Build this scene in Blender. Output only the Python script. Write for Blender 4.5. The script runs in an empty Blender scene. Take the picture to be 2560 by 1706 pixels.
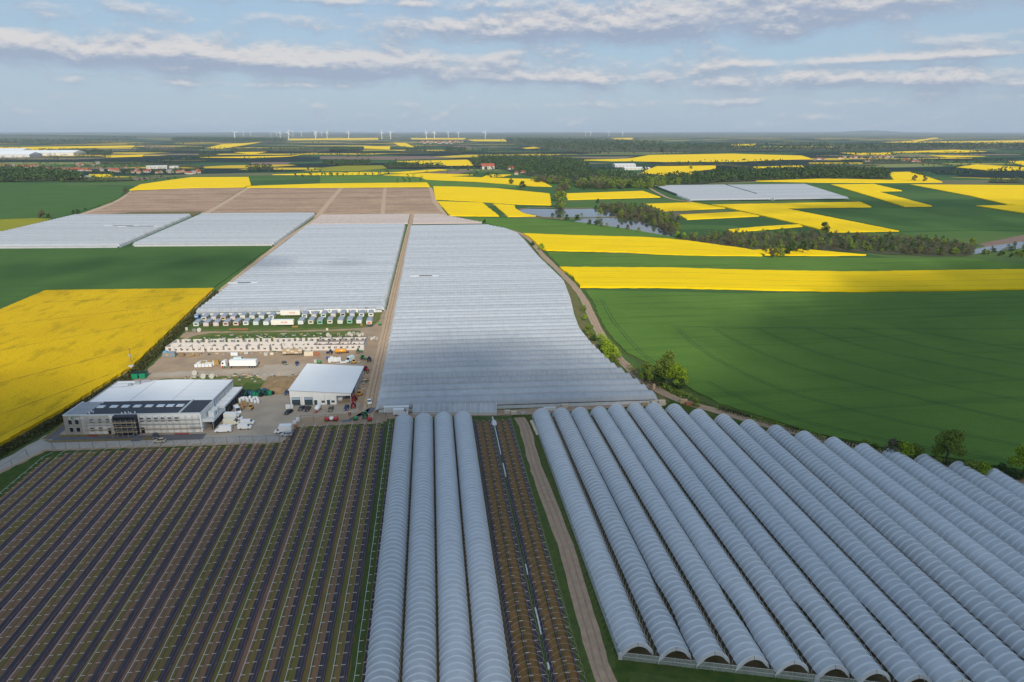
import bpy, bmesh, math, random
from mathutils import Vector, Matrix, noise
rad = math.radians
SC = bpy.context.scene
COL = SC.collection
R = random.Random(7)

# ------------------------------------------------------------------ camera
CAM_Z = 110.0
cam_data = bpy.data.cameras.new('drone_camera')
cam_data.sensor_width = 36.0
cam_data.lens = 36.0 * 1707.0 / 2560.0
cam_data.clip_start = 0.5
cam_data.clip_end = 200000.0
cam = bpy.data.objects.new('drone_camera', cam_data)
COL.objects.link(cam)
cam.location = (0, 0, CAM_Z)
cam.rotation_euler = (rad(90 - 17.034), 0, rad(-6.65))
SC.camera = cam

# ------------------------------------------------------------------ light
SUN_EL, SUN_AZ = 31.0, 176.0      # compass-like: 0 = +Y, 90 = +X; the sun stands behind the camera
SUN_STRENGTH, SKY_STRENGTH, EXPOSURE = 4.3, 0.118, 0.0
HAZE_DENSITY = 3.0e-5
sun_data = bpy.data.lights.new('sun', 'SUN')
sun_data.energy = SUN_STRENGTH
sun_data.angle = rad(0.53)
sun_data.color = (1.0, 0.93, 0.80)
sun = bpy.data.objects.new('sun', sun_data)
COL.objects.link(sun)
sdir = Vector((math.sin(rad(SUN_AZ)) * math.cos(rad(SUN_EL)), math.cos(rad(SUN_AZ)) * math.cos(rad(SUN_EL)), math.sin(rad(SUN_EL))))
sun.rotation_euler = sdir.to_track_quat('Z', 'Y').to_euler()

SC.view_settings.view_transform = 'Standard'
SC.view_settings.look = 'None'
SC.view_settings.gamma = 1.0
SC.view_settings.exposure = EXPOSURE
SC.view_settings.use_curve_mapping = False
SC.cycles.max_bounces = 5
SC.cycles.diffuse_bounces = 2
SC.cycles.glossy_bounces = 2
SC.cycles.transmission_bounces = 3
SC.cycles.transparent_max_bounces = 32
SC.cycles.volume_bounces = 0
SC.cycles.use_denoising = True

# ------------------------------------------------------------------ world: daylight sky with broken cloud
world = bpy.data.worlds.new('World')
SC.world = world
world.use_nodes = True
WN, WL = world.node_tree.nodes, world.node_tree.links
WN.clear()

def wmath(op, a, b=None, c=None, clamp=False):
    n = WN.new('ShaderNodeMath'); n.operation = op; n.use_clamp = clamp
    for i, v in enumerate((a, b, c)):
        if v is None: continue
        if isinstance(v, (int, float)): n.inputs[i].default_value = v
        else: WL.new(v, n.inputs[i])
    return n.outputs[0]

def wsmooth(x, lo, hi):
    n = WN.new('ShaderNodeMapRange'); n.interpolation_type = 'SMOOTHSTEP'
    n.inputs['From Min'].default_value = lo; n.inputs['From Max'].default_value = hi
    WL.new(x, n.inputs['Value'])
    return n.outputs['Result']

def build_sky():
    tc = WN.new('ShaderNodeTexCoord')
    sep = WN.new('ShaderNodeSeparateXYZ'); WL.new(tc.outputs['Generated'], sep.inputs[0])
    dx, dy, dz = sep.outputs
    az = wmath('ARCTAN2', dx, dy)                 # 0 along the rows, positive to the right
    sky = WN.new('ShaderNodeTexSky'); sky.sky_type = 'NISHITA'
    sky.sun_disc = False
    sky.sun_elevation = rad(SUN_EL); sky.sun_rotation = rad(SUN_AZ)
    sky.air_density = 1.25; sky.dust_density = 1.2; sky.ozone_density = 1.6; sky.altitude = 150
    def density(dz_, tag):
        comb = WN.new('ShaderNodeCombineXYZ')
        WL.new(wmath('MULTIPLY', dx, 12.0), comb.inputs[0]); WL.new(wmath('MULTIPLY', dy, 12.0), comb.inputs[1])
        WL.new(wmath('MULTIPLY', dz_, 32.0), comb.inputs[2])
        n1 = WN.new('ShaderNodeTexNoise'); n1.inputs['Scale'].default_value = 1.0; n1.inputs['Detail'].default_value = 7.0
        n1.inputs['Roughness'].default_value = 0.64; n1.inputs['Distortion'].default_value = 0.15
        WL.new(comb.outputs[0], n1.inputs['Vector'])
        d = n1.outputs['Fac']
        # banks of cloud: (azimuth, elevation, half width, half height, weight)
        for (a0, e0, wa, we, k) in ((-0.48, 0.092, 0.44, 0.017, 0.36), (-0.10, 0.086, 0.28, 0.016, 0.30), (0.55, 0.150, 0.50, 0.024, 0.36),
                                    (0.20, 0.128, 0.26, 0.016, 0.33), (0.52, 0.060, 0.26, 0.013, 0.32), (0.16, 0.070, 0.20, 0.0085, 0.22), (0.60, 0.085, 0.22, 0.005, 0.24),
                                    (0.34, 0.036, 0.30, 0.006, 0.16), (-0.22, 0.058, 0.16, 0.005, 0.16), (0.9, 0.10, 0.25, 0.01, 0.2), (-0.1, 0.16, 0.2, 0.006, 0.15)):
            u = wmath('DIVIDE', wmath('SUBTRACT', az, a0), wa)
            v = wmath('DIVIDE', wmath('SUBTRACT', dz_, e0), we)
            q = wmath('ADD', wmath('MULTIPLY', u, u), wmath('MULTIPLY', v, v))
            g = wmath('EXPONENT', wmath('MULTIPLY', q, -1.0))
            d = wmath('MULTIPLY_ADD', g, k, d)
        # broken cloud everywhere else above the frame
        hi = wsmooth(dz_, 0.20, 0.34)
        return wmath('MULTIPLY_ADD', hi, 0.03, d)
    d0 = density(dz, 'a')
    d1 = density(wmath('ADD', dz, 0.007), 'b')
    cover = wsmooth(d0, 0.46, 0.80)
    lit = wsmooth(wmath('SUBTRACT', d0, d1), -0.09, 0.19)
    veil = wmath('MULTIPLY', wsmooth(dz, 0.16, 0.0), 1.0)
    ccol = WN.new('ShaderNodeMix'); ccol.data_type = 'RGBA'
    WL.new(lit, ccol.inputs['Factor'])
    ccol.inputs['A'].default_value = (2.85, 3.4, 4.5, 1); ccol.inputs['B'].default_value = (6.3, 6.0, 5.9, 1)
    # thin veil of high cloud that pales the blue
    base = WN.new('ShaderNodeMix'); base.data_type = 'RGBA'
    base.inputs['Factor'].default_value = 0.75
    WL.new(sky.outputs[0], base.inputs['A']); base.inputs['B'].default_value = (2.75, 4.05, 5.7, 1)
    mixc = WN.new('ShaderNodeMix'); mixc.data_type = 'RGBA'
    WL.new(wmath('MULTIPLY', cover, 0.88), mixc.inputs['Factor'])
    WL.new(base.outputs['Result'], mixc.inputs['A']); WL.new(ccol.outputs['Result'], mixc.inputs['B'])
    # milky layer, thickest low down
    v1 = WN.new('ShaderNodeTexNoise'); v1.inputs['Scale'].default_value = 3.0; v1.inputs['Detail'].default_value = 5.0
    cv_ = WN.new('ShaderNodeCombineXYZ'); WL.new(dx, cv_.inputs[0]); WL.new(dy, cv_.inputs[1]); WL.new(wmath('MULTIPLY', dz, 5.0), cv_.inputs[2]); WL.new(cv_.outputs[0], v1.inputs['Vector'])
    milk = wmath('ADD', wmath('MULTIPLY', wsmooth(v1.outputs['Fac'], 0.40, 0.70), 0.20), wmath('MULTIPLY', wmath('EXPONENT', wmath('MULTIPLY', wmath('ABSOLUTE', dz), -22.0)), 0.42))
    mm = WN.new('ShaderNodeMix'); mm.data_type = 'RGBA'; WL.new(milk, mm.inputs['Factor']); WL.new(mixc.outputs['Result'], mm.inputs['A']); mm.inputs['B'].default_value = (4.0, 4.75, 5.6, 1)
    mixc = mm
    bg = WN.new('ShaderNodeBackground'); bg.inputs['Strength'].default_value = SKY_STRENGTH
    WL.new(mixc.outputs['Result'], bg.inputs['Color'])
    out = WN.new('ShaderNodeOutputWorld'); WL.new(bg.outputs[0], out.inputs['Surface'])
build_sky()

# ------------------------------------------------------------------ materials
MATS = {}
def mat(name, col, rough=0.8, var=0.0, scale=1.0, col2=None, bump=0.0, bscale=None, spec=0.3, metal=0.0, detail=4.0, stretch=(1, 1, 1), island=None, emit=None, contrast=(0.3, 0.7)):
    """plain surface with procedural colour variation; island = (dark, light) colours per leaf / piece"""
    if name in MATS: return MATS[name]
    m = bpy.data.materials.new(name); m.use_nodes = True
    N, L = m.node_tree.nodes, m.node_tree.links
    b = N['Principled BSDF']
    b.inputs['Roughness'].default_value = rough; b.inputs['Metallic'].default_value = metal
    b.inputs['Specular IOR Level'].default_value = spec
    b.inputs['Base Color'].default_value = (*col, 1)
    tc = N.new('ShaderNodeTexCoord'); mp = N.new('ShaderNodeMapping'); mp.inputs['Scale'].default_value = stretch
    L.new(tc.outputs['Object'], mp.inputs[0])
    if island:
        g = N.new('ShaderNodeNewGeometry'); mx = N.new('ShaderNodeMix'); mx.data_type = 'RGBA'
        mx.inputs['A'].default_value = (*island[0], 1); mx.inputs['B'].default_value = (*island[1], 1)
        L.new(g.outputs['Random Per Island'], mx.inputs['Factor']); L.new(mx.outputs['Result'], b.inputs['Base Color'])
    elif col2 or var:
        c2 = col2 or tuple(max(0, c * (1 - var)) for c in col)
        c1 = col if col2 else tuple(min(1, c * (1 + var)) for c in col)
        n = N.new('ShaderNodeTexNoise'); n.inputs['Scale'].default_value = scale; n.inputs['Detail'].default_value = detail
        n.inputs['Roughness'].default_value = 0.6
        L.new(mp.outputs[0], n.inputs['Vector'])
        mr = N.new('ShaderNodeMapRange'); mr.inputs['From Min'].default_value = contrast[0]; mr.inputs['From Max'].default_value = contrast[1]
        L.new(n.outputs['Fac'], mr.inputs['Value'])
        mx = N.new('ShaderNodeMix'); mx.data_type = 'RGBA'
        mx.inputs['A'].default_value = (*c1, 1); mx.inputs['B'].default_value = (*c2, 1)
        L.new(mr.outputs['Result'], mx.inputs['Factor']); L.new(mx.outputs['Result'], b.inputs['Base Color'])
    if bump:
        n2 = N.new('ShaderNodeTexNoise'); n2.inputs['Scale'].default_value = bscale or scale * 3; n2.inputs['Detail'].default_value = 3.0
        L.new(mp.outputs[0], n2.inputs['Vector'])
        bp = N.new('ShaderNodeBump'); bp.inputs['Strength'].default_value = 1.0; bp.inputs['Distance'].default_value = bump
        L.new(n2.outputs['Fac'], bp.inputs['Height']); L.new(bp.outputs[0], b.inputs['Normal'])
    if emit:
        b.inputs['Emission Color'].default_value = (*col, 1); b.inputs['Emission Strength'].default_value = emit
    MATS[name] = m
    return m

# ------------------------------------------------------------------ mesh helpers
class MB:
    """collects faces; build() links them as one mesh object"""
    def __init__(s): s.v = []; s.f = []; s.mi = []; s.cur = 0
    def face(s, idx): s.f.append(tuple(idx)); s.mi.append(s.cur)
    def quad(s, a, b, c, d):
        n = len(s.v); s.v += [tuple(a), tuple(b), tuple(c), tuple(d)]; s.face((n, n + 1, n + 2, n + 3)); return s
    def poly(s, pts):
        n = len(s.v); s.v += [tuple(p) for p in pts]; s.face(range(n, n + len(pts))); return s
    def box(s, x0, x1, y0, y1, z0, z1, taper=0.0, rz=0.0, at=None):
        n = len(s.v); t = taper
        P = [(x0, y0, z0), (x1, y0, z0), (x1, y1, z0), (x0, y1, z0), (x0 + t, y0 + t, z1), (x1 - t, y0 + t, z1), (x1 - t, y1 - t, z1), (x0 + t, y1 - t, z1)]
        if rz or at:
            c, q = math.cos(rz), math.sin(rz); ax, ay, az = at or (0, 0, 0)
            P = [(ax + c * x - q * y, ay + q * x + c * y, az + z) for x, y, z in P]
        s.v += P
        for f in ((3, 2, 1, 0), (4, 5, 6, 7), (0, 1, 5, 4), (1, 2, 6, 5), (2, 3, 7, 6), (3, 0, 4, 7)): s.face([n + i for i in f])
        return s
    def extrude_profile(s, prof, y0, y1, axis='y'):
        """closed profile of (x, z) pulled along y"""
        n = len(s.v); k = len(prof)
        for y in (y0, y1):
            for x, z in prof: s.v.append((x, y, z) if axis == 'y' else (y, x, z))
        for i in range(k):
            j = (i + 1) % k; s.face((n + i, n + j, n + k + j, n + k + i))
        s.face([n + i for i in range(k)][::-1]); s.face([n + k + i for i in range(k)])
        return s
    def tube(s, pts, r, k=5, closed_ends=True, radii=None):
        n0 = len(s.v); m = len(pts)
        for i, p in enumerate(pts):
            p = Vector(p)
            a = Vector(pts[max(0, i - 1)]); b = Vector(pts[min(m - 1, i + 1)])
            t = (b - a).normalized() if (b - a).length > 1e-9 else Vector((0, 0, 1))
            u = t.cross(Vector((0, 0, 1)))
            if u.length < 1e-3: u = t.cross(Vector((1, 0, 0)))
            u.normalize(); w = t.cross(u)
            rr = radii[i] if radii else r
            for j in range(k):
                an = 2 * math.pi * j / k
                s.v.append(tuple(p + u * (rr * math.cos(an)) + w * (rr * math.sin(an))))
        for i in range(m - 1):
            for j in range(k):
                j2 = (j + 1) % k
                s.face((n0 + i * k + j, n0 + i * k + j2, n0 + (i + 1) * k + j2, n0 + (i + 1) * k + j))
        if closed_ends:
            s.face([n0 + j for j in range(k)][::-1]); s.face([n0 + (m - 1) * k + j for j in range(k)])
        return s
    def cyl(s, c, r, h, k=12, axis='z'):
        x, y, z = c
        d = {'z': (0, 0, h), 'x': (h, 0, 0), 'y': (0, h, 0)}[axis]
        return s.tube([(x, y, z), (x + d[0], y + d[1], z + d[2])], r, k)
    def blob(s, c, r, seed=0, sq=(1, 1, 1), jit=0.25, lo=True):
        """rough lump, 20 or 80 faces"""
        t = (1 + 5 ** .5) / 2
        V = [(-1, t, 0), (1, t, 0), (-1, -t, 0), (1, -t, 0), (0, -1, t), (0, 1, t), (0, -1, -t), (0, 1, -t), (t, 0, -1), (t, 0, 1), (-t, 0, -1), (-t, 0, 1)]
        F = [(0, 11, 5), (0, 5, 1), (0, 1, 7), (0, 7, 10), (0, 10, 11), (1, 5, 9), (5, 11, 4), (11, 10, 2), (10, 7, 6), (7, 1, 8), (3, 9, 4), (3, 4, 2), (3, 2, 6), (3, 6, 8), (3, 8, 9), (4, 9, 5), (2, 4, 11), (6, 2, 10), (8, 6, 7), (9, 8, 1)]
        rr = random.Random(seed); n = len(s.v)
        for p in V:
            q = Vector(p).normalized() * (r * (1 + rr.uniform(-jit, jit)))
            s.v.append((c[0] + q.x * sq[0], c[1] + q.y * sq[1], c[2] + q.z * sq[2]))
        for f in F: s.face([n + i for i in f])
        return s
    def mesh(s, name, *mats, smooth=False):
        me = bpy.data.meshes.new(name); me.from_pydata(s.v, [], s.f)
        for m in mats: me.materials.append(m)
        if len(mats) > 1: me.polygons.foreach_set('material_index', s.mi)
        if smooth: me.polygons.foreach_set('use_smooth', [True] * len(me.polygons))
        me.update()
        return me
    def build(s, name, *mats, parent=None, smooth=False, loc=None, rz=0.0):
        return put(name, s.mesh(name, *mats, smooth=smooth), parent, loc, rz)

def put(name, me, parent=None, loc=None, rz=0.0, scale=None):
    o = bpy.data.objects.new(name, me); COL.objects.link(o)
    if parent is not None: o.parent = parent
    if loc is not None: o.location = loc
    if rz: o.rotation_euler = (0, 0, rz)
    if scale is not None: o.scale = scale
    return o

def tag(o, label=None, cat=None, group=None, kind=None):
    if label: o['label'] = label
    if cat: o['category'] = cat
    if group: o['group'] = group
    if kind: o['kind'] = kind
    return o

def thing(name, label, cat, loc=(0, 0, 0), rz=0.0, group=None):
    o = bpy.data.objects.new(name, None); COL.objects.link(o)
    o.location = loc; o.rotation_euler = (0, 0, rz)
    return tag(o, label, cat, group)

def copy_tree(o, parent=None):
    c = o.copy(); COL.objects.link(c)
    if parent is not None: c.parent = parent
    for ch in o.children: copy_tree(ch, c)
    return c

_ONES = 'zeroth first second third fourth fifth sixth seventh eighth ninth tenth eleventh twelfth thirteenth fourteenth fifteenth sixteenth seventeenth eighteenth nineteenth'.split()
_TENS = {2: 'twent', 3: 'thirt', 4: 'fort', 5: 'fift', 6: 'sixt', 7: 'sevent', 8: 'eight', 9: 'ninet'}
def ordinal(n):
    if n < 20: return _ONES[n]
    t, u = divmod(n, 10)
    return _TENS[t] + 'ieth' if u == 0 else _TENS[t] + 'y-' + _ONES[u]

def inside(p, poly):
    x, y = p; c = False; j = len(poly) - 1
    for i in range(len(poly)):
        xi, yi = poly[i]; xj, yj = poly[j]
        if (yi > y) != (yj > y) and x < (xj - xi) * (y - yi) / (yj - yi) + xi: c = not c
        j = i
    return c

def interp(pts, y):
    """x on a polyline of (x, y) sorted by y"""
    for (xa, ya), (xb, yb) in zip(pts, pts[1:]):
        if ya <= y <= yb: return xa + (xb - xa) * (y - ya) / (yb - ya)
    return pts[0][0] if y < pts[0][1] else pts[-1][0]

def rough_edge(poly, step, amp, seed=0):
    """resample a polygon outline and let it wander a little"""
    rr = random.Random(seed); out = []
    for i in range(len(poly)):
        a = Vector(poly[i]); b = Vector(poly[(i + 1) % len(poly)])
        n = max(1, int((b - a).length / step)); d = (b - a)
        nrm = Vector((-d.y, d.x)).normalized() if d.length > 0 else Vector((0, 0))
        for k in range(n):
            p = a + d * (k / n)
            if k: p = p + nrm * rr.uniform(-amp, amp)
            out.append((p.x, p.y))
    return out

def ribbon(path, width, z, seed=0, wob=0.0):
    rr = random.Random(seed); L = []; Rr = []
    for i, p in enumerate(path):
        a = Vector(path[max(0, i - 1)]); b = Vector(path[min(len(path) - 1, i + 1)])
        t = (b - a).normalized(); n = Vector((-t.y, t.x))
        w = width[i] if isinstance(width, (list, tuple)) else width
        l = Vector(p) + n * (w / 2 + rr.uniform(-wob, wob)); r = Vector(p) - n * (w / 2 + rr.uniform(-wob, wob))
        L.append((l.x, l.y, z)); Rr.append((r.x, r.y, z))
    m = MB()
    for i in range(len(path) - 1): m.quad(L[i], Rr[i], Rr[i + 1], L[i + 1])
    return m

def resample(path, step):
    out = []
    for a, b in zip(path, path[1:]):
        a, b = Vector(a), Vector(b); n = max(1, int((b - a).length / step))
        out += [tuple(a + (b - a) * (k / n)) for k in range(n)]
    out.append(tuple(path[-1]))
    return out

def smooth_path(path, it=2):
    for _ in range(it):
        q = [path[0]]
        for a, b in zip(path, path[1:]):
            q += [(a[0] * .75 + b[0] * .25, a[1] * .75 + b[1] * .25), (a[0] * .25 + b[0] * .75, a[1] * .25 + b[1] * .75)]
        q.append(path[-1]); path = q
    return path

# ------------------------------------------------------------------ ground: one sheet out to the horizon
def ground_material():
    m = bpy.data.materials.new('countryside'); m.use_nodes = True
    N, L = m.node_tree.nodes, m.node_tree.links
    b = N['Principled BSDF']; b.inputs['Roughness'].default_value = 0.95; b.inputs['Specular IOR Level'].default_value = 0.1
    tc = N.new('ShaderNodeTexCoord')
    def noise_(scale, detail=5, vec=None):
        n = N.new('ShaderNodeTexNoise'); n.inputs['Scale'].default_value = scale; n.inputs['Detail'].default_value = detail
        L.new(vec or tc.outputs['Object'], n.inputs['Vector']); return n.outputs['Fac']
    def mixc(f, a, c):
        n = N.new('ShaderNodeMix'); n.data_type = 'RGBA'
        if isinstance(f, float): n.inputs['Factor'].default_value = f
        else: L.new(f, n.inputs['Factor'])
        for k, v in (('A', a), ('B', c)):
            if isinstance(v, tuple): n.inputs[k].default_value = (*v, 1)
            else: L.new(v, n.inputs[k])
        return n.outputs['Result']
    def rng(x, lo, hi):
        n = N.new('ShaderNodeMapRange'); n.inputs['From Min'].default_value = lo; n.inputs['From Max'].default_value = hi
        L.new(x, n.inputs['Value']); return n.outputs['Result']
    # near: rough meadow grass
    near = mixc(rng(noise_(0.35), .35, .65), (0.075, 0.105, 0.022), (0.040, 0.075, 0.016))
    near = mixc(rng(noise_(0.06), .55, .72), near, (0.125, 0.105, 0.045))
    # middle: green corn
    mid = mixc(rng(noise_(0.004, 3), .35, .65), (0.072, 0.140, 0.036), (0.044, 0.102, 0.030))
    mpm = N.new('ShaderNodeMapping'); mpm.inputs['Rotation'].default_value = (0, 0, rad(-9)); mpm.inputs['Scale'].default_value = (1 / 330, 1 / 120, 1)
    L.new(tc.outputs['Object'], mpm.inputs[0])
    vm = N.new('ShaderNodeTexVoronoi'); vm.distance = 'CHEBYCHEV'; vm.inputs['Scale'].default_value = 1.0; L.new(mpm.outputs[0], vm.inputs['Vector'])
    sm = N.new('ShaderNodeSeparateColor'); L.new(vm.outputs['Color'], sm.inputs[0])
    tone = N.new('ShaderNodeValToRGB'); tone.color_ramp.interpolation = 'CONSTANT'
    tone.color_ramp.elements[0].color = (.048, .112, .034, 1); tone.color_ramp.elements[1].position = .3; tone.color_ramp.elements[1].color = (.082, .150, .040, 1)
    for pp, cc in ((.5, (.036, .090, .030)), (.7, (.105, .150, .048)), (.84, (.058, .128, .034)), (.93, (.20, .165, .10))):
        e = tone.color_ramp.elements.new(pp); e.color = (*cc, 1)
    L.new(sm.outputs[0], tone.inputs[0]); mid = mixc(.62, mid, tone.outputs['Color'])
    # far: patchwork of fields
    mp = N.new('ShaderNodeMapping'); mp.inputs['Rotation'].default_value = (0, 0, rad(14)); mp.inputs['Scale'].default_value = (1 / 480, 1 / 210, 1)
    L.new(tc.outputs['Object'], mp.inputs[0])
    vo = N.new('ShaderNodeTexVoronoi'); vo.distance = 'CHEBYCHEV'; vo.inputs['Scale'].default_value = 1.0
    L.new(mp.outputs[0], vo.inputs['Vector'])
    sp = N.new('ShaderNodeSeparateColor'); L.new(vo.outputs['Color'], sp.inputs[0])
    cr = N.new('ShaderNodeValToRGB'); cr.color_ramp.interpolation = 'CONSTANT'
    cols = [(0, (.036, .090, .036)), (.14, (.014, .032, .026)), (.36, (.050, .105, .042)), (.46, (.012, .028, .024)), (.66, (.58, .40, .03)), (.73, (.026, .060, .032)),
            (.82, (.20, .165, .10)), (.88, (.62, .44, .03)), (.93, (.20, .22, .08))]
    cr.color_ramp.elements[0].color = (*cols[0][1], 1); cr.color_ramp.elements[1].position = cols[1][0]; cr.color_ramp.elements[1].color = (*cols[1][1], 1)
    for p, c in cols[2:]:
        e = cr.color_ramp.elements.new(p); e.color = (*c, 1)
    L.new(sp.outputs[0], cr.inputs[0])
    ln = N.new('ShaderNodeVectorMath'); ln.operation = 'LENGTH'; L.new(tc.outputs['Object'], ln.inputs[0])
    wob = N.new('ShaderNodeMath'); wob.operation = 'MULTIPLY_ADD'; L.new(noise_(0.0012, 2), wob.inputs[0]); wob.inputs[1].default_value = 1800.0; L.new(ln.outputs['Value'], wob.inputs[2])
    c = mixc(rng(ln.outputs['Value'], 290.0, 330.0), near, mid)
    c = mixc(rng(wob.outputs[0], 3000.0, 3020.0), c, cr.outputs['Color'])
    L.new(c, b.inputs['Base Color'])
    bp = N.new('ShaderNodeBump'); bp.inputs['Distance'].default_value = 0.25; L.new(noise_(1.6), bp.inputs['Height']); L.new(bp.outputs[0], b.inputs['Normal'])
    return m
MB().quad((-47500, -2900, 0), (47500, -2900, 0), (47500, 59500, 0), (-47500, 59500, 0)).build('ground', ground_material())['kind'] = 'structure'

# crops
def crop_material(name, c1, c2, c3, rows=(0.18, 1.4), row_dir=0.0, fleck=2.2, bump=0.35, rough=0.9):
    """standing crop: drifts of tone, faint drill rows, fine flecks"""
    m = bpy.data.materials.new(name); m.use_nodes = True
    N, L = m.node_tree.nodes, m.node_tree.links
    b = N['Principled BSDF']; b.inputs['Roughness'].default_value = rough; b.inputs['Specular IOR Level'].default_value = 0.12
    tc = N.new('ShaderNodeTexCoord')
    mp = N.new('ShaderNodeMapping'); mp.inputs['Rotation'].default_value = (0, 0, row_dir); mp.inputs['Scale'].default_value = (rows[0] * 0.08, rows[1] * 0.35, 1)
    L.new(tc.outputs['Object'], mp.inputs[0])
    def noise_(scale, detail, vec):
        n = N.new('ShaderNodeTexNoise'); n.inputs['Scale'].default_value = scale; n.inputs['Detail'].default_value = detail; n.inputs['Roughness'].default_value = 0.62
        L.new(vec, n.inputs['Vector']); return n.outputs['Fac']
    def mixc(f, lo, hi, a, c):
        r = N.new('ShaderNodeMapRange'); r.inputs['From Min'].default_value = lo; r.inputs['From Max'].default_value = hi; L.new(f, r.inputs['Value'])
        n = N.new('ShaderNodeMix'); n.data_type = 'RGBA'; L.new(r.outputs['Result'], n.inputs['Factor'])
        for k, v in (('A', a), ('B', c)):
            if isinstance(v, tuple): n.inputs[k].default_value = (*v, 1)
            else: L.new(v, n.inputs[k])
        return n.outputs['Result']
    c = mixc(noise_(0.02, 5, tc.outputs['Object']), .3, .7, c1, c2)
    c = mixc(noise_(1.0, 4, mp.outputs[0]), .52, .78, c, c3)
    f = noise_(fleck, 3, tc.outputs['Object'])
    c = mixc(f, .54, .85, c, c3)
    L.new(c, b.inputs['Base Color'])
    bp = N.new('ShaderNodeBump'); bp.inputs['Distance'].default_value = bump; L.new(f, bp.inputs['Height']); L.new(bp.outputs[0], b.inputs['Normal'])
    return m
M_rape = crop_material('rape_in_flower', (0.90, 0.615, 0.0), (0.85, 0.56, 0.0), (0.66, 0.45, 0.003), rows=(0.16, 1.3), row_dir=rad(4), fleck=1.3)
M_rape_near = crop_material('rape_in_flower_near', (0.68, 0.44, 0.003), (0.60, 0.375, 0.003), (0.33, 0.23, 0.005), rows=(1.6, 0.13), row_dir=rad(0), fleck=1.1, bump=0.5)
M_rape_pale = crop_material('rape_past_flower', (0.30, 0.28, 0.02), (0.24, 0.24, 0.02), (0.16, 0.19, 0.02))
M_wheat = crop_material('green_wheat', (0.120, 0.215, 0.034), (0.086, 0.168, 0.027), (0.056, 0.122, 0.021), rows=(0.12, 0.5), row_dir=rad(8), fleck=1.4, bump=0.35)
M_wheat_dark = crop_material('dark_wheat', (0.070, 0.145, 0.032), (0.054, 0.120, 0.027), (0.038, 0.090, 0.022), row_dir=rad(6), bump=0.2)
M_plough = crop_material('ploughed_soil', (0.46, 0.31, 0.205), (0.32, 0.215, 0.145), (0.12, 0.09, 0.08), rows=(0.010, 0.11), row_dir=rad(3), fleck=0.12, bump=0.15)
M_soil_olive = mat('olive_soil', (0.15, 0.115, 0.04), 0.95, 0.2, 0.2)
M_track = mat('sandy_track', (0.52, 0.375, 0.25), 0.95, col2=(0.38, 0.27, 0.18), scale=0.5, bump=0.05, bscale=2.5)
M_track_grey = mat('stony_track', (0.43, 0.30, 0.205), 0.95, col2=(0.31, 0.22, 0.155), scale=0.45, bump=0.05, bscale=2.0)
M_rut = mat('wheel_rut', (0.29, 0.205, 0.145), 0.95, 0.15, 0.8)
M_verge = mat('verge_grass', (0.085, 0.115, 0.022), 0.95, col2=(0.045, 0.072, 0.016), scale=0.55, bump=0.15, bscale=3.0)
M_verge_dry = mat('dry_verge', (0.17, 0.145, 0.055), 0.95, col2=(0.095, 0.105, 0.028), scale=0.25, bump=0.1, bscale=2.5)

def field(name, poly, m, h, edge=0.0, seed=0, z0=-0.1):
    if edge: poly = rough_edge(poly, edge * 6, edge, seed)
    a = sum(p[0] * q[1] - q[0] * p[1] for p, q in zip(poly, poly[1:] + poly[:1]))
    if a < 0: poly = poly[::-1]
    mb = MB(); mb.poly([(x, y, h) for x, y in poly])
    for (x0, y0), (x1, y1) in zip(poly, poly[1:] + poly[:1]): mb.quad((x0, y0, z0), (x1, y1, z0), (x1, y1, h), (x0, y0, h))
    o = mb.build(name, m); o['kind'] = 'structure'
    return o

for i, (poly, m, h) in enumerate([
    # wheat to the right of the track, and the strips behind it
    ([(108.8,474.6), (215.3,451), (341.6,441.8), (424.7,437.7), (539.4,430.1), (308.5,154.6), (196.8,187.2), (165.9,204.7), (143.3,223), (128.3,242.3), (117.7,256.6), (112,277), (105.3,306.6), (98.3,328.3), (97.5,351.8), (99.5,384.8), (105.5,432.9)], M_wheat, 0.45),
    ([(107.7,640), (180.6,622), (227.5,607.3), (355.4,581.1), (488.1,557.7), (513.2,519.5), (491,503.2), (395.9,513), (329.6,514.3), (270.5,527.6), (205.7,547.1), (107.2,565.4)], M_wheat, 0.43),
    ([(41.9,927.3), (134.4,899.6), (186.6,855.1), (228.6,792.7), (258.4,726.8), (261.7,711.7), (209.8,725.6), (102.7,768.8), (91.1,804.7), (76.3,841.2)], M_wheat, 0.41),
    ([(-535,707.1), (-421.6,720.5), (-296.8,710.6), (-160,700.2), (-161.1,515.1), (-280.6,521.8), (-236.2,290.4)], M_wheat_dark, 0.47),
    ([(-1319.5,1801.1), (-975.5,1720.2), (-789.4,1618), (-636.7,1535.5), (-605.4,1472.3), (-529.8,1252.2), (-504.8,1081.7), (-495.7,1000.5), (-524.2,973), (-549.8,951.8), (-663.3,886.1)], M_wheat_dark, 0.39),
    ([(540.6,959.8), (658.9,971.4), (711.2,971.9), (762.7,976.9), (824,958.7), (817,869.1), (820.1,769.2), (745.3,696.4), (689.1,728.4), (579.9,738.5), (540,739.3), (539.6,916.4)], M_wheat_dark, 0.37),
    ([(840.4,1405.8), (716.2,982.4), (668.9,979), (696.2,1056.2), (691.5,1096.1), (798.2,1410.8)], M_wheat_dark, 0.35),
    ([(-290.3,1906.4), (-129.1,1887.6), (-23.3,1773.5), (-11.5,1691.5), (96.4,1595.2), (181.1,1482.7), (175,1432.7), (119.1,1447.4), (2.3,1477.8), (-7.6,1597.5), (-245.9,1605.8)], M_wheat, 0.36)]):
    field('wheat_field', poly, m, h, 0.6, i)

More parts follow.
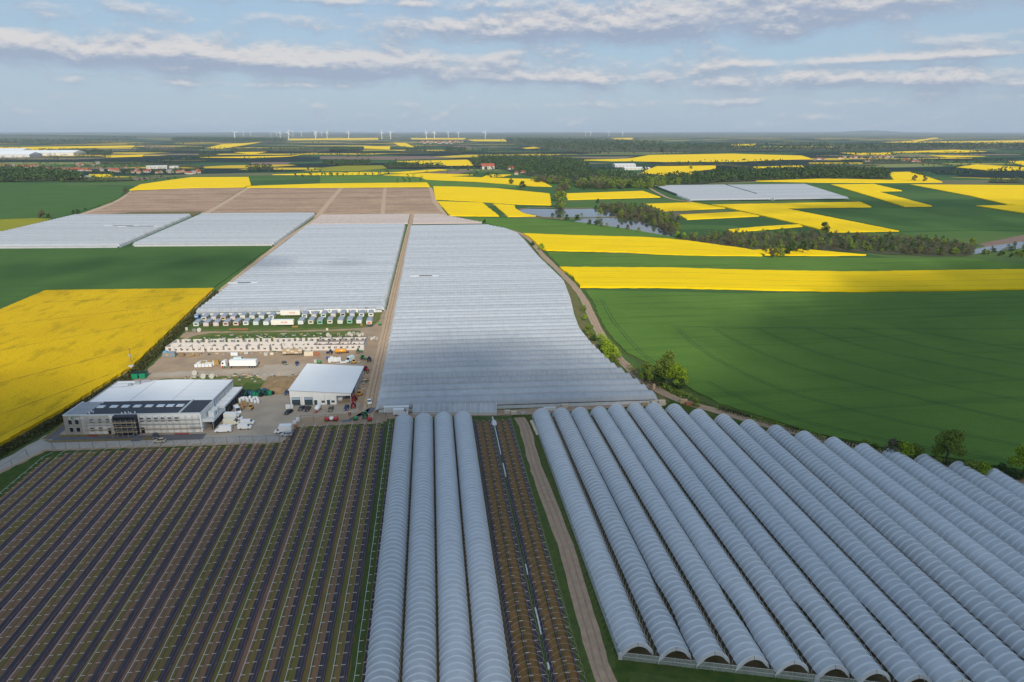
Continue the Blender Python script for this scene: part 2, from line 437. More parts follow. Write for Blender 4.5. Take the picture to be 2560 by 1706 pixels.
HEDGEROWS, RAPE_ALL = [], []
for i, (poly, m, h) in enumerate([
    ([(100.9,761.7), (161.5,738.1), (225,719.3), (247.7,705.6), (265.5,689.6), (284.9,659.9), (303.4,633.2), (308.1,620.1), (301.8,594.6), (254.1,600.1), (214.4,612.2), (182.7,629.5), (109,647.7), (104.8,659.1), (105.3,703), (104.3,730)], M_rape, 1.3),
    ([(303.6,624.2), (337.3,629.3), (362.2,620), (377.8,606.7), (399.5,587.3), (353,590.2), (306.3,598.2)], M_rape, 1.2),
    ([(105.6,560.1), (160.8,551.7), (192.5,547.3), (264,527.7), (335.4,513), (413.8,509.6), (486.3,505.7), (565.1,499.8), (488.6,428.2), (424.9,438.1), (361.8,441.9), (294.9,447.8), (242.2,457.9), (168.1,475.2), (106.9,483.3), (108.9,515.6)], M_rape, 1.35),
    ([(5.4,1469), (55.9,1454.8), (131.2,1405.8), (217.9,1270.4), (185.8,1067), (137.4,1084.5), (68.5,1142.2), (7.5,1184)], M_rape, 1.3),
    ([(9.7,1146.5), (81.6,1115.3), (90.7,930.3), (25,943.3)], M_rape, 1.25),
    ([(97.3,1096.3), (128.3,1069.1), (124.1,1018.8), (128,958.7), (140.4,926.3), (102.1,923.8)], M_rape, 1.2),
    ([(-23.1,1761.5), (31.1,1816.6), (189.7,1707.4), (256.2,1671.4), (251.7,1440.3), (213.8,1457.3), (97.3,1610.2), (-11.5,1691.5)], M_rape, 1.3),
    ([(246,1267.1), (406.5,1306.4), (398.9,1178.1), (228.8,1150)], M_rape, 1.25),
    ([(337.9,1065.9), (421.1,1080.7), (437.6,992.9), (333.6,965.7), (331.6,980.1)], M_rape, 1.2),
    ([(338.5,915.7), (438.3,941.7), (441.9,891.2), (330.6,865.2)], M_rape, 1.3),
    ([(436.4,1042.5), (693.7,1056.5), (665.8,983.8), (524.1,982.8), (534.2,732.3), (449.6,733.3), (451.6,797.4), (447.3,894.1), (444.7,950.8), (442,1003.3)], M_rape, 1.25),
    ([(342.8,766.1), (395.2,787), (449.3,800.6), (445.2,783.9), (341,747.2)], M_rape, 1.2),
    ([(862.5,1425.5), (963.2,1427.3), (908,1255.1), (850.5,1247.6), (765.5,983.4), (718.5,982.1)], M_rape, 1.3),
    ([(1034,1405.5), (1260.7,1356.8), (1422.3,1320.7), (1038.3,956.1), (923.2,985.8), (901.9,995.3), (955,1137.1)], M_rape, 1.25),
    ([(836.3,979.7), (917.4,979.4), (1027.7,946), (839.1,766.9), (827.8,880.9)], M_rape, 1.2),
    ([(751,1549.3), (961.2,1611.7), (1089.2,1541.5), (1153.3,1462.1), (1033.6,1461.5), (868.1,1490.5)], M_rape, 1.3),
    ([(1283.3,1844.5), (1356.5,1859.1), (1273.8,1684.6), (1160.3,1471.2), (1096.1,1551.5)], M_rape, 1.25),
    ([(1682.9,2084.5), (1901.5,2264), (1907.8,2068.2), (2000.7,1970.8), (1847.4,1817.5), (1742.6,1886.6), (1648.5,1922.9)], M_rape, 1.2),
    ([(771.6,2262.3), (964.5,2293.6), (874.7,2083.7), (733.4,1947.4), (692.8,1739.5), (615.7,1800.8), (580,1889.2)], M_rape, 1.3),
    ([(1065.9,3362.2), (1562.3,3549.6), (1775.2,3212.1), (1631.1,2872.8), (1186.7,2592.1), (885.5,2599.2), (742.2,2731.4)], M_rape, 1.25),
    ([(607.4,1962.1), (747.2,2265.1), (824.4,2256.1), (662.6,1808.9), (609.9,1781.5)], M_rape, 1.2),
    ([(599.1,2809.6), (825.8,2914.4), (1104.3,3357.8), (1234.3,3389.1), (975.7,2674.4), (701.8,2691.7)], M_rape, 1.3),
    ([(1045.6,2188.9), (1253.3,2259.9), (1203.7,2150.3), (1015.8,2104.3)], M_rape, 1.25),
    ([(2228.6,3636.1), (2466.8,3552), (2274.2,3267.8), (2125.9,3332.8)], M_rape, 1.2),
    ([(2625.8,3769), (3337.4,4175.4), (3213.2,3764), (2872.6,3589.8)], M_rape, 1.3),
    ([(2420.2,3204.3), (2584.9,3031.7), (2292.6,2905.9)], M_rape, 1.25),
    ([(2226.2,2499.5), (2316.9,2518), (2550.6,2520.6), (2221.8,2191.9), (2002.7,2172.6)], M_rape, 1.2),
    ([(-587,1444), (-624.5,1598.8), (-612.6,1729.2), (-596,1840.2), (-456,1836), (-379.5,1539.4), (-381.8,1497.6), (-486.5,1493.6)], M_rape, 1.3),
    ([(-375.3,1521.8), (-270,1566.5), (-241.9,1577), (-8.1,1587.7), (-0.8,1461.4), (-226.2,1471.3), (-376.6,1488.8)], M_rape, 1.25),
    ([(-418.8,1934.9), (-305.4,2007.2), (-197.2,2024.8), (-112,2007.2), (-135.6,1915.7), (-291.5,1913.3)], M_rape, 1.2),
    ([(-359.8,2246), (-286.2,2417.6), (-159.8,2424.7), (-133.8,2238.3), (-204.8,2105.3), (-315.5,2101.8)], M_rape_pale, 1.3),
    ([(-128.3,2774), (151.3,2893.5), (162.3,2409.4), (16.4,2404.2), (-54.1,2589.6)], M_rape, 1.25),
    ([(-123.1,1886.9), (-8.4,1950.5), (113.1,1866.1), (-15.7,1784.7)], M_rape, 1.2),
    ([(-118.7,1985.4), (28.2,2155.4), (50.3,2109.2), (-66.9,1950.1)], M_rape, 1.3),
    ([(129.3,1755.7), (186.5,1785.9), (215,1861.1), (154.1,1868.2)], M_rape, 1.25),
    ([(-1557.3,5173.5), (-1875.4,6732.4), (-1857.9,7243.4), (-1861.7,8304.5), (-1572.8,6323.2), (-1401.5,5019)], M_rape, 1.2),
    ([(-1092.4,4141), (-922.2,4182.7), (-896.2,3734.1)], M_rape, 1.3),
    ([(-1028.4,3312.3), (-658.2,3473.9), (-621.8,4086.1), (-642,3387), (-771.4,3207.1)], M_rape, 1.25),
    ([(-3299.5,5376.7), (-3156.7,5656.9), (-2456.4,6288.4), (-2177.9,5542.8), (-2449.7,5277.6), (-2456.9,4890.4), (-2900.1,5193.7)], M_rape, 1.2),
    ([(-1521.4,3510.4), (-1426.7,3747), (-1320,3445.5), (-1437.5,3360)], M_rape, 1.3),
    ([(-912.2,2006.2), (-848.9,1998.8), (-794.4,1863.4), (-861.1,1908)], M_rape, 1.25),
    ([(-372.3,7563.5), (-238,7342.5), (-98.5,5197.6), (-236.8,5771.6)], M_rape, 1.2),
    ([(-523.8,5805), (-300.6,5599.5), (-256.8,4674), (-442.7,4951.8)], M_rape, 1.3),
    ([(-2287.8,12096.9), (-959.1,13741.1), (-736.8,10535.7), (-1876.8,9914)], M_rape, 1.25),
    ([(-386.3,14401.7), (716,13545.8), (514.2,10597.2), (-259.2,10903)], M_rape, 1.2),
    ([(548.5,10385.9), (1124.1,10741.8), (947.5,8360.3), (533,8684.9)], M_rape, 1.3),
    ([(1553.3,6579.5), (1732.3,6392), (1519.8,5629.2), (1385.8,5840.4)], M_rape, 1.25),
    ([(3430.7,13229.3), (4069.8,13882.2), (2941.7,10106.8), (2783.9,10548.2)], M_rape, 1.2),
    ([(649.4,4963.4), (935.6,5634.9), (866.9,5085), (650.9,4735.9)], M_rape, 1.3),
    ([(2766.7,6271.4), (3066.1,6403.1), (2638.8,5562.5), (2423.6,5461.4)], M_rape, 1.25),
    ([(5819.7,8068.5), (10363.6,13541.9), (9171.5,11902.6), (5451,7452), (8609.4,9054.6), (6443,6768.9), (4854.4,7171.3)], M_rape, 1.2),
    ([(-620.4,949.2), (-520,975.9), (-494.5,966.3), (-482.3,875.6), (-487.9,840.1), (-484.4,732.4)], M_rape_pale, 1.25)]):
    field('rapeseed_field', poly, m, h, 0.9, i + 20)
    RAPE_ALL.append(poly)
    if min(q[1] for q in poly) > 1150 and (i * 7) % 3: HEDGEROWS.append(poly)
# the near rapeseed field along the farm road
rape_near = field('rapeseed_field', [(-159.3,508.7), (-147.1,330.9), (-153.9,275.7), (-159.5,247.3), (-162.4,190.1), (-258.3,220.7), (-284,293.1), (-270.4,388.1), (-276.7,458.9), (-277.5,515.3)], M_rape_near, 1.35, 0.35, 77)

M_tram = mat('crop_tramline', (0.040, 0.080, 0.018), 0.95, 0.2, 0.5)
M_tram_y = mat('rape_tramline', (0.24, 0.16, 0.008), 0.95, 0.25, 0.3)
M_tram_y2 = mat('rape_tramline_faint', (0.50, 0.36, 0.008), 0.95, 0.25, 0.3)
for i, (path, z) in enumerate((([(118.8,538.9), (191.9,526.5), (272.8,506), (329.7,493.4), (405.7,490.5), (533.4,483)], 1.372), ([(112.5,515.2), (183.8,503.4), (262.1,485.2), (317.5,474.3), (389.9,470.3), (512.4,462.8)], 1.372), ([(112.2,497.1), (177.8,486.2), (253.7,468.8), (307.5,458.4), (376.7,453.4), (493.9,445.1)], 1.372),
                              ([(112,725.8), (171,705.9), (230.6,684.3), (279.6,643.4), (299.2,617.6)], 1.322), ([(109.2,687.3), (162.6,670.3), (219.6,650.4), (270.9,622.7), (299.7,605.6)], 1.322), ([(454.9,1021.9), (574.5,1021.7), (675.1,1019.4)], 1.272), ([(482.5,966.6), (492.1,871.4), (500,747.8)], 1.272))):
    ribbon(resample(path, 8.0), 0.8, z, i, 0.3).build('tramline', M_tram_y2)['kind'] = 'structure'
TRAMS = [[(113.4,444.9), (110,415.1), (106.7,386.6), (106.4,363), (105.2,337), (105.9,322.8), (106.9,312.4), (112.7,294), (113.6,291.4)],
         [(140.3,370.5), (137.5,332.7), (144.3,284.7), (161.6,248.1), (211.2,203), (245.2,179.1)], [(160.7,365.4), (165.7,320.4), (181.2,281.5), (228.8,222.4), (270.2,185.8)],
         [(186.2,363.3), (192.7,321.7), (213.9,281.3), (247.5,242.9), (293.8,204.6)], [(214.4,360.9), (226.8,317.7), (268.1,265.5), (316.8,223)], [(242.2,357.7), (260.9,313.8), (286.3,285.5), (343.7,244.5)],
         [(122.9,281.3), (134.1,246.6), (149.5,227.5), (169.5,209.7), (200,190.7)], [(267.4,354.8), (305.8,307), (362.1,259.3)], [(137.4,373.7), (191.7,363.6), (339.9,344.5), (455.2,333.8)]]
for i, t in enumerate(TRAMS):
    t = resample(smooth_path(t), 6.0)
    for k, w in enumerate((-0.95, 0.95)):
        tt = []
        for j, p in enumerate(t):
            a = Vector(t[max(0, j - 1)]); b = Vector(t[min(len(t) - 1, j + 1)]); d = (b - a).normalized()
            tt.append((p[0] - d.y * w, p[1] + d.x * w))
        ribbon(tt, 0.48, 0.475, i * 2 + k, 0.1).build('tramline', M_tram)['kind'] = 'structure'
for i, (a, b) in enumerate([[(-154.6,366.8), (-216.6,289.9)], [(-160.1,425), (-251.6,343.1)], [(-152.7,320.5), (-189,247.9)], [(-161,464), (-272.5,409.5)], [(-154.4,287.4), (-171.8,221.7)], [(-160.2,489.3), (-258.9,475.4)]]):
    ribbon(resample([a, b], 5.0), 0.55, 1.372, i, 0.2).build('tramline', M_tram_y)['kind'] = 'structure'

for i, poly in enumerate([[(-478.4,1016.4), (-492.6,1123.3), (-522.1,1251.3), (-573.6,1427.9), (-488.3,1489.8), (-377.7,1480.9), (-319.2,1016.5), (-376.9,1046.5)],
                          [(-310.4,1004.2), (-366.4,1471.6), (-182.4,1458.2), (-159,997.8), (-218.6,1004.8)],
                          [(-151.6,985.7), (-177.3,1453.6), (-93.2,1447.8), (-67,968.5)], [(-66.3,972.1), (-91.8,1447.6), (-3.5,1437.3), (2.1,1137.1), (15.9,958.8)]]):
    field('ploughed_field', poly, M_plough, 0.25, 0.8, i)
field('ploughed_field', [(-470.1,1004.6), (-419.1,1047.5), (-324.4,1044.4), (-324.3,980.5)], M_soil_olive, 0.28, 0.6, 5)
M_plough_far = crop_material('ploughed_soil_far', (0.24, 0.165, 0.13), (0.20, 0.14, 0.115), (0.15, 0.11, 0.095))
for i, poly in enumerate([[(-753.1,1846.6), (-655.9,1909.6), (-688.4,1748.7)], [(-33.7,1960.7), (119.4,2118.4), (118.3,2059.4), (74,1905.2)], [(-2327.9,6141.6), (-1892.2,5727.7), (-1696.2,5009.5), (-1998.1,5320.1)],
                          [(-506.6,3371.2), (-11.6,3355.5), (122.2,3102.9), (-135.1,2926.9), (-461.3,3064.5)], [(-669.4,2753.1), (-525.8,2763.8), (-497.4,2555.5), (-631.7,2595)], [(178.4,5723.2), (288.6,5968.3), (335.3,4952.9), (214.4,4875.2)], [(556.5,638.2), (600.6,661.2), (656.2,692.2), (793.6,743.3), (751,701.9), (619.2,651.5), (547.7,619.6)]]):
    field('ploughed_field', poly, M_plough_far, 0.3, 0.6, i + 9)

# tracks
def track(path, w, m, z=0.06, step=5.0, wob=0.25, seed=0, ruts=False):
    p = resample(smooth_path(path), step)
    o = ribbon(p, w, z, seed, wob).build('dirt_track', m); o['kind'] = 'structure'
    if ruts:
        for s in (-0.85, 0.85):
            q = []
            for j, a in enumerate(p):
                u = Vector(p[max(0, j - 1)]); v = Vector(p[min(len(p) - 1, j + 1)]); d = (v - u).normalized(); q.append((a[0] - d.y * s, a[1] + d.x * s))
            ribbon(q, 0.5, z + 0.006, seed + 3, 0.12).build('wheel_rut', M_rut, parent=o)
    return o
track([(-28.6, 258), (-28.4, 400), (-28.2, 600), (-27.0, 853), (-26.5, 975)], 5.0, M_track, ruts=True)
track([(32.3,251.8), (33.4,242.2), (32.9,227.2), (32.6,212.2), (32.7,202.4)] + [(34.0, 165), (33.4, 140), (32.8, 122), (32.6, 112), (34.5, 107), (42, 104), (56, 100.5), (90, 92)], 4.3, M_track_grey, seed=2, ruts=True)
track([(-21, 259.5), (10, 258.8), (24, 257.5), (36, 257.0), (60, 259.5), (96, 261.5)], 6.0, M_track_grey, z=0.055, seed=3)
track([(88.3,832.9), (104.8,740.3), (101.3,641.2), (103.4,539.4), (104.1,475.1), (99.9,427.6), (95.1,385.3), (92.8,360.8), (91.2,332), (92.6,308.1), (95.3,281.7), (102.3,261.4), (114.5,248.9), (125.1,235.7), (143.6,217.5), (162.3,199.7), (190.3,180.1), (223.5,160.6)], 5.0, M_track_grey, z=0.07, seed=4, ruts=True)
track([(-152.9,488.4), (-154.7,558.3), (-156.2,696), (-156.3,783.4), (-152,921.5), (-156.4,997.5)], 4.5, M_track, z=0.07, seed=5)
track([(-309.6,964.9), (-334.8,1189.2), (-371.5,1480.2)], 9.0, M_track, z=0.27, seed=6)
track([(-152.9,946.6), (-165.4,1156.6), (-181.2,1458)], 8.0, M_track, z=0.28, seed=7)
track([(-67.5,968.5), (-92.7,1447.7)], 6.0, M_track, z=0.27, seed=8)
track([(-478.5,984.6), (-494.3,1101.6), (-518.8,1237.2), (-572.7,1424.2)], 10.0, M_track, z=0.2, seed=9)
track([(-1.6,1445.1), (2.7,1248.2), (6.9,1124), (12.7,1021.4), (17.9,954.9)], 9.0, M_track, z=0.2, seed=10)
track([(447.3,1409.1), (417.5,1231), (404.4,1143.3), (423.8,1087.9)], 6.0, M_track_grey, z=0.5, seed=11)
# grass strips beside the tracks
for i, (path, w, m) in enumerate([
    ([(97.1,775.1), (94.5,618), (96.9,533), (98.5,475.8), (91.8,417), (86.1,372.2), (84.9,335), (87,303.6), (90.5,279.5), (96.2,260.6)], 5.5, M_verge_dry),
    ([(105.6,628.5), (109.7,544.1), (110.1,478.7), (105,427), (98.5,375.4), (97.4,333.6), (103.7,301.7), (109.1,269.2), (118.2,253.2), (128.2,238.4), (145.5,220.8), (164.3,202.5), (194.3,184.4), (230.3,166.4)], 4.0, M_verge),
    ([(-20.0, 254), (-19.6, 200), (-19.0, 150), (-19, 95)], 3.6, M_verge), ([(30.2, 252), (30.4, 200), (29.8, 160), (29.0, 105)], 3.2, M_verge),
    ([(36.6, 240), (36.4, 200), (35.9, 160), (35.0, 116)], 2.6, M_verge), ([(38, 113), (60, 106.5), (95, 96)], 3.6, M_verge)]):
    ribbon(resample(path, 3.0), w, 0.035 + i * 0.004, i, 0.4).build('grass_verge', m)['kind'] = 'structure'
# bare soil under the covered tunnels
M_bed = mat('bed_soil', (0.16, 0.10, 0.055), 0.95, col2=(0.07, 0.075, 0.025), scale=0.3, bump=0.08, bscale=2.0)
field('bed_soil', [(-17.2, 95), (14.8, 95), (14.8, 252), (-17.2, 252)], M_bed, 0.03)
field('bed_soil', [(38.5, 120.2), (100, 102.6), (210, 71), (215, 165), (188, 176), (96, 252), (38.5, 252)], M_bed, 0.031)

# water
M_water = mat('pond_water', (0.035, 0.055, 0.075), 0.06, 0.1, 0.01, bump=0.02, bscale=0.8, spec=0.9)
for poly in ([(127,1008), (140.7,1023.1), (192.8,1012.1), (239.2,1011.6), (241,987.1), (255.4,948.7), (246.2,914), (229.8,907.7), (193.5,911.9), (150.7,918.6), (139.8,943.1), (128.5,970.7)],
             [(194.2,888.2), (227.1,896.8), (244.4,899.6), (241,869.1), (266.6,844.1), (268.3,790.2), (268.3,742.5), (261.9,718.7), (254.5,726.5), (234.1,780.5), (211.3,808.4), (193,844.2), (178,860.2)],
             [(513,602.4), (547.7,619.6), (602.2,643), (616.6,648.7), (706.6,676.9), (676.6,646.9), (579.9,608.3), (517,587), (500.6,580.5)]):
    a = sum(p[0] * q[1] - q[0] * p[1] for p, q in zip(poly, poly[1:] + poly[:1]))
    if a < 0: poly = poly[::-1]
    poly = rough_edge(poly, 12, 2.0, 3)
    o = MB().poly([(x, y, 0.25) for x, y in poly]).build('pond_water', M_water); o['kind'] = 'structure'
M_reed = mat('reed_bank', (0.30, 0.215, 0.12), 0.95, 0.25, 0.1)
for i, path in enumerate(([(127.9,1014.7), (147.3,1031.4), (177.1,1034), (194.2,1019.8), (239.7,1018.6)], [(139,938.1), (147.9,918.9), (159.2,905.5), (168.9,885)], [(220.6,910.4), (231.7,907.5), (244.9,909.2)])):
    ribbon(resample(path, 8), 5, 0.6, i, 1.5).build('reed_bank', M_reed)['kind'] = 'structure'

# ------------------------------------------------------------------ polytunnels
def film_material(name, col, stripe=0.0, period=2.5, translucent=0.25, rough=0.42, axis=0, grime=0.20, wide=0.16, gutter=0.0):
    """polythene: pale, slightly see-through, with stripes over the hoops"""
    m = bpy.data.materials.new(name); m.use_nodes = True
    N, L = m.node_tree.nodes, m.node_tree.links
    b = N['Principled BSDF']; b.inputs['Roughness'].default_value = rough; b.inputs['Specular IOR Level'].default_value = 0.45
    tc = N.new('ShaderNodeTexCoord'); oi = N.new('ShaderNodeObjectInfo')
    off = N.new('ShaderNodeVectorMath'); off.operation = 'ADD'; L.new(tc.outputs['Object'], off.inputs[0])
    sc = N.new('ShaderNodeVectorMath'); sc.operation = 'SCALE'; L.new(oi.outputs['Location'], sc.inputs[0]); sc.inputs['Scale'].default_value = 0.37
    L.new(sc.outputs[0], off.inputs[1])
    n = N.new('ShaderNodeTexNoise'); n.inputs['Scale'].default_value = 0.28; n.inputs['Detail'].default_value = 7; n.inputs['Roughness'].default_value = 0.65
    L.new(off.outputs[0], n.inputs['Vector'])
    mr = N.new('ShaderNodeMapRange'); mr.inputs['From Min'].default_value = .3; mr.inputs['From Max'].default_value = .7; L.new(n.outputs['Fac'], mr.inputs['Value'])
    mx = N.new('ShaderNodeMix'); mx.data_type = 'RGBA'; L.new(mr.outputs['Result'], mx.inputs['Factor'])
    mx.inputs['A'].default_value = (*col, 1); mx.inputs['B'].default_value = (*(c * (1 - grime) for c in col), 1)
    c = mx.outputs['Result']
    # each tunnel's film has its own age
    rnd = N.new('ShaderNodeMapRange'); rnd.inputs['To Min'].default_value = 0.86; rnd.inputs['To Max'].default_value = 1.05; L.new(oi.outputs['Random'], rnd.inputs['Value'])
    mu = N.new('ShaderNodeMix'); mu.data_type = 'RGBA'; mu.blend_type = 'MULTIPLY'; mu.inputs['Factor'].default_value = 1.0
    L.new(c, mu.inputs['A']); L.new(rnd.outputs['Result'], mu.inputs['B']); c = mu.outputs['Result']
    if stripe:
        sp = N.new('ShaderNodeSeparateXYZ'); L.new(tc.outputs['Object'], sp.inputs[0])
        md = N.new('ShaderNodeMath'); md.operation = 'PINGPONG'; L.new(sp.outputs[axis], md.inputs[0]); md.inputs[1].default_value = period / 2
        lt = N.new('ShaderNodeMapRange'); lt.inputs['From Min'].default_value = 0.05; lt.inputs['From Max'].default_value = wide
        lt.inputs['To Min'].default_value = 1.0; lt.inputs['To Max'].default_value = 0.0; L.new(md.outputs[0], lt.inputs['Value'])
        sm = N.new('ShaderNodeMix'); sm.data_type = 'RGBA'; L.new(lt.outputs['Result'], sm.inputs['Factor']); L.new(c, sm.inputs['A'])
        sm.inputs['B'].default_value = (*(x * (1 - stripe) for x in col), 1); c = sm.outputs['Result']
    if gutter:  # painted valley shade: film darkens towards both edges so crests stand out
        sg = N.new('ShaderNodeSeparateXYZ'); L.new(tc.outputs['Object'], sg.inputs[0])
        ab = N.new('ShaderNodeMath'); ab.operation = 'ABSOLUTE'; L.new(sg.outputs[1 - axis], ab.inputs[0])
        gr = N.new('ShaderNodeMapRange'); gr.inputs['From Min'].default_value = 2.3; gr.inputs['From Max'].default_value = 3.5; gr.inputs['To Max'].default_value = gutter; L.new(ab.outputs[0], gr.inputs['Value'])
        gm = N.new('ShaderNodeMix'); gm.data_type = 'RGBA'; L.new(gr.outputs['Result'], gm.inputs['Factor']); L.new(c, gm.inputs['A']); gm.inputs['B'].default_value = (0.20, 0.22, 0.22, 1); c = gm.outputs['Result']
    L.new(c, b.inputs['Base Color'])
    n2 = N.new('ShaderNodeTexNoise'); n2.inputs['Scale'].default_value = 1.3; n2.inputs['Detail'].default_value = 4; L.new(off.outputs[0], n2.inputs['Vector'])
    bp = N.new('ShaderNodeBump'); bp.inputs['Distance'].default_value = 0.05; L.new(n2.outputs['Fac'], bp.inputs['Height']); L.new(bp.outputs[0], b.inputs['Normal'])
    tr = N.new('ShaderNodeBsdfTranslucent'); L.new(c, tr.inputs['Color'])
    mix = N.new('ShaderNodeMixShader'); mix.inputs[0].default_value = translucent
    L.new(b.outputs[0], mix.inputs[1]); L.new(tr.outputs[0], mix.inputs[2]); L.new(mix.outputs[0], N['Material Output'].inputs['Surface'])
    return m
def clear_material(name, col, see=0.55, rough=0.25):
    m = bpy.data.materials.new(name); m.use_nodes = True
    N, L = m.node_tree.nodes, m.node_tree.links
    b = N['Principled BSDF']; b.inputs['Base Color'].default_value = (*col, 1); b.inputs['Roughness'].default_value = rough
    tp = N.new('ShaderNodeBsdfTransparent'); tc = N.new('ShaderNodeTexCoord')
    n = N.new('ShaderNodeTexNoise'); n.inputs['Scale'].default_value = 0.7; n.inputs['Detail'].default_value = 4; L.new(tc.outputs['Object'], n.inputs['Vector'])
    mr = N.new('ShaderNodeMapRange'); mr.inputs['To Min'].default_value = see - 0.18; mr.inputs['To Max'].default_value = see + 0.18; L.new(n.outputs['Fac'], mr.inputs['Value'])
    mix = N.new('ShaderNodeMixShader'); L.new(mr.outputs['Result'], mix.inputs[0]); L.new(b.outputs[0], mix.inputs[1]); L.new(tp.outputs[0], mix.inputs[2])
    L.new(mix.outputs[0], N['Material Output'].inputs['Surface'])
    return m
M_film = film_material('tunnel_film', (0.64, 0.68, 0.725), stripe=-0.12, period=2.0, axis=1, wide=0.42)  # lighter bands at the hoops paint in shading of the sagging film
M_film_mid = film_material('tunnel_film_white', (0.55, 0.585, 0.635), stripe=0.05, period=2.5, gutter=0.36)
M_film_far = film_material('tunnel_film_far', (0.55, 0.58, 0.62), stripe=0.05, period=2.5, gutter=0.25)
M_film_pink = film_material('thin_film_over_soil', (0.66, 0.55, 0.50), stripe=0.0)
M_end = film_material('end_film', (0.82, 0.84, 0.86), translucent=0.4)
M_clear = clear_material('clear_film', (0.50, 0.55, 0.54), see=0.6)
M_curtain = clear_material('side_curtain_film', (0.66, 0.70, 0.72), see=0.25)
M_hoop = mat('galvanised_hoop', (0.86, 0.88, 0.90), 0.5, 0.1, 3.0, spec=0.5)
M_hoop_bare = mat('bare_hoop', (0.40, 0.36, 0.30), 0.5, 0.2, 3.0, spec=0.5)
M_post = mat('galvanised_post', (0.50, 0.49, 0.47), 0.55, 0.15, 4.0)

HW, EAVE, RIDGE = 3.55, 1.55, 4.25
def arch(hwl, hwr, eave, ridge, n=12, A=rad(66)):
    """circular segment with a slight crease at the ridge"""
    P = []
    for i in range(n + 1):
        a = -A + 2 * A * i / n; u = math.sin(a) / math.sin(A)
        P.append((u * (hwl if u < 0 else hwr), eave + (ridge - eave) * (0.9 * (math.cos(a) - math.cos(A)) / (1 - math.cos(A)) + 0.1 * (1 - abs(u)))))
    return P

def cover_mesh(name, L, m, hwl=HW, hwr=HW, spacing=2.0, lift=None, seed=0, n=12, sub=3):
    """film over hoops, pulled tight at each hoop, sagging between; edges ripple; lift = (from, to, side, amount)"""
    rr = random.Random(seed); mb = MB(); rows = []
    ns = int(L / spacing) * sub
    eo = [rr.uniform(-0.05, 0.05) for _ in range(ns + 1)]; eo2 = [rr.uniform(-0.05, 0.05) for _ in range(ns + 1)]
    sagk = [rr.uniform(0.05, 0.13) for _ in range(ns // sub + 2)]
    for k in range(ns + 1):
        y = k * spacing / sub; ph = (k % sub) / sub
        sag = sagk[k // sub] * math.sin(math.pi * ph)
        l, r = hwl + eo[k], hwr + eo2[k]
        if lift:
            for (a, b, side, amt) in lift:
                if a < y < b:
                    w = amt * math.sin(math.pi * (y - a) / (b - a)) ** 0.7
                    if side < 0: l -= w
                    else: r -= w
        A = arch(l, r, EAVE, RIDGE, n); base = len(mb.v)
        for (x, z) in A:
            f = 1 - sag / 3.0
            mb.v.append((x * f, y, z - sag * (0.5 if z < 2 else 1.0)))
        rows.append(base)
    for a, b in zip(rows, rows[1:]):
        for i in range(n): mb.face((a + i, a + i + 1, b + i + 1, b + i))
    return mb.mesh(name, m, smooth=True)

hoop_mb = MB()
hoop_mb.tube([(-HW, 0, 0)] + [(x, 0, z + 0.035) for x, z in arch(HW, HW, EAVE, RIDGE, 12)] + [(HW, 0, 0)], 0.03, 4)
HOOP = hoop_mb.mesh('hoop', M_hoop)
hb = MB(); hb.tube([(-HW, 0, 0)] + [(x, 0, z) for x, z in arch(HW, HW, EAVE, RIDGE, 12)] + [(HW, 0, 0)], 0.026, 4)
HOOP_BARE = hb.mesh('hoop', M_hoop_bare)

def gable_mesh(closed):
    A = arch(HW, HW, EAVE, RIDGE, 12); mb = MB()
    if closed:
        for (x0, z0), (x1, z1) in zip(A, A[1:]):
            mb.quad((x0, 0, z0), (x1, 0, z1), (x1 * 0.93, 0.9, max(0.1, z1 * 0.45)), (x0 * 0.93, 0.9, max(0.1, z0 * 0.45)))
            mb.quad((x0 * 0.93, 0.9, max(0.1, z0 * 0.45)), (x1 * 0.93, 0.9, max(0.1, z1 * 0.45)), (x1 * 0.93, 1.0, 0.0), (x0 * 0.93, 1.0, 0.0))
    else:
        # crescent curtain hanging inside the arch, slit at the ridge
        for i, ((x0, z0), (x1, z1)) in enumerate(zip(A, A[1:])):
            k = 0.74; q = lambda x, z: (x * k, -0.35, EAVE + 0.25 + (z - EAVE) * 0.62)
            if i == 6: x0 += 0.10
            mb.quad((x0, -0.02, z0), q(x0, z0), q(x1, z1), (x1, -0.02, z1))
        for s in (-1, 1):
            mb.poly([(s * HW, -0.02, EAVE), (s * HW * 0.74, -0.35, EAVE + 0.25), (s * (HW + 0.28), -0.1, 0.55)])
    return mb.mesh('end_film', M_end)
GABLE_SHUT, GABLE_OPEN = gable_mesh(True), gable_mesh(False)

def tunnel(label, x, y0, y1, group, mesh, far_shut=True, near_open=False, spacing=2.0, m=None):
    t = thing('polytunnel', label, 'polytunnel', (x, y0, 0), 0.0, group)
    put('cover', mesh, t)
    n = int((y1 - y0) / spacing)
    for k in range(n + 1): put('hoop', HOOP, t, (0, k * spacing, 0))
    if far_shut: put('end_film', GABLE_SHUT, t, (0, int((y1 - y0) / spacing) * spacing, 0))
    if near_open: put('end_film', GABLE_OPEN, t)
    return t

# four covered tunnels in the middle of the foreground
for k in range(4):
    x = -13.5 + 7.7 * k
    me = cover_mesh('cover', 156.0, M_film, seed=k + 1)
    tunnel('Pale blue tunnel, %s of four counted from the berry rows' % ordinal(k + 1), x, 95, 251.3, 'four covered tunnels in the foreground', me)

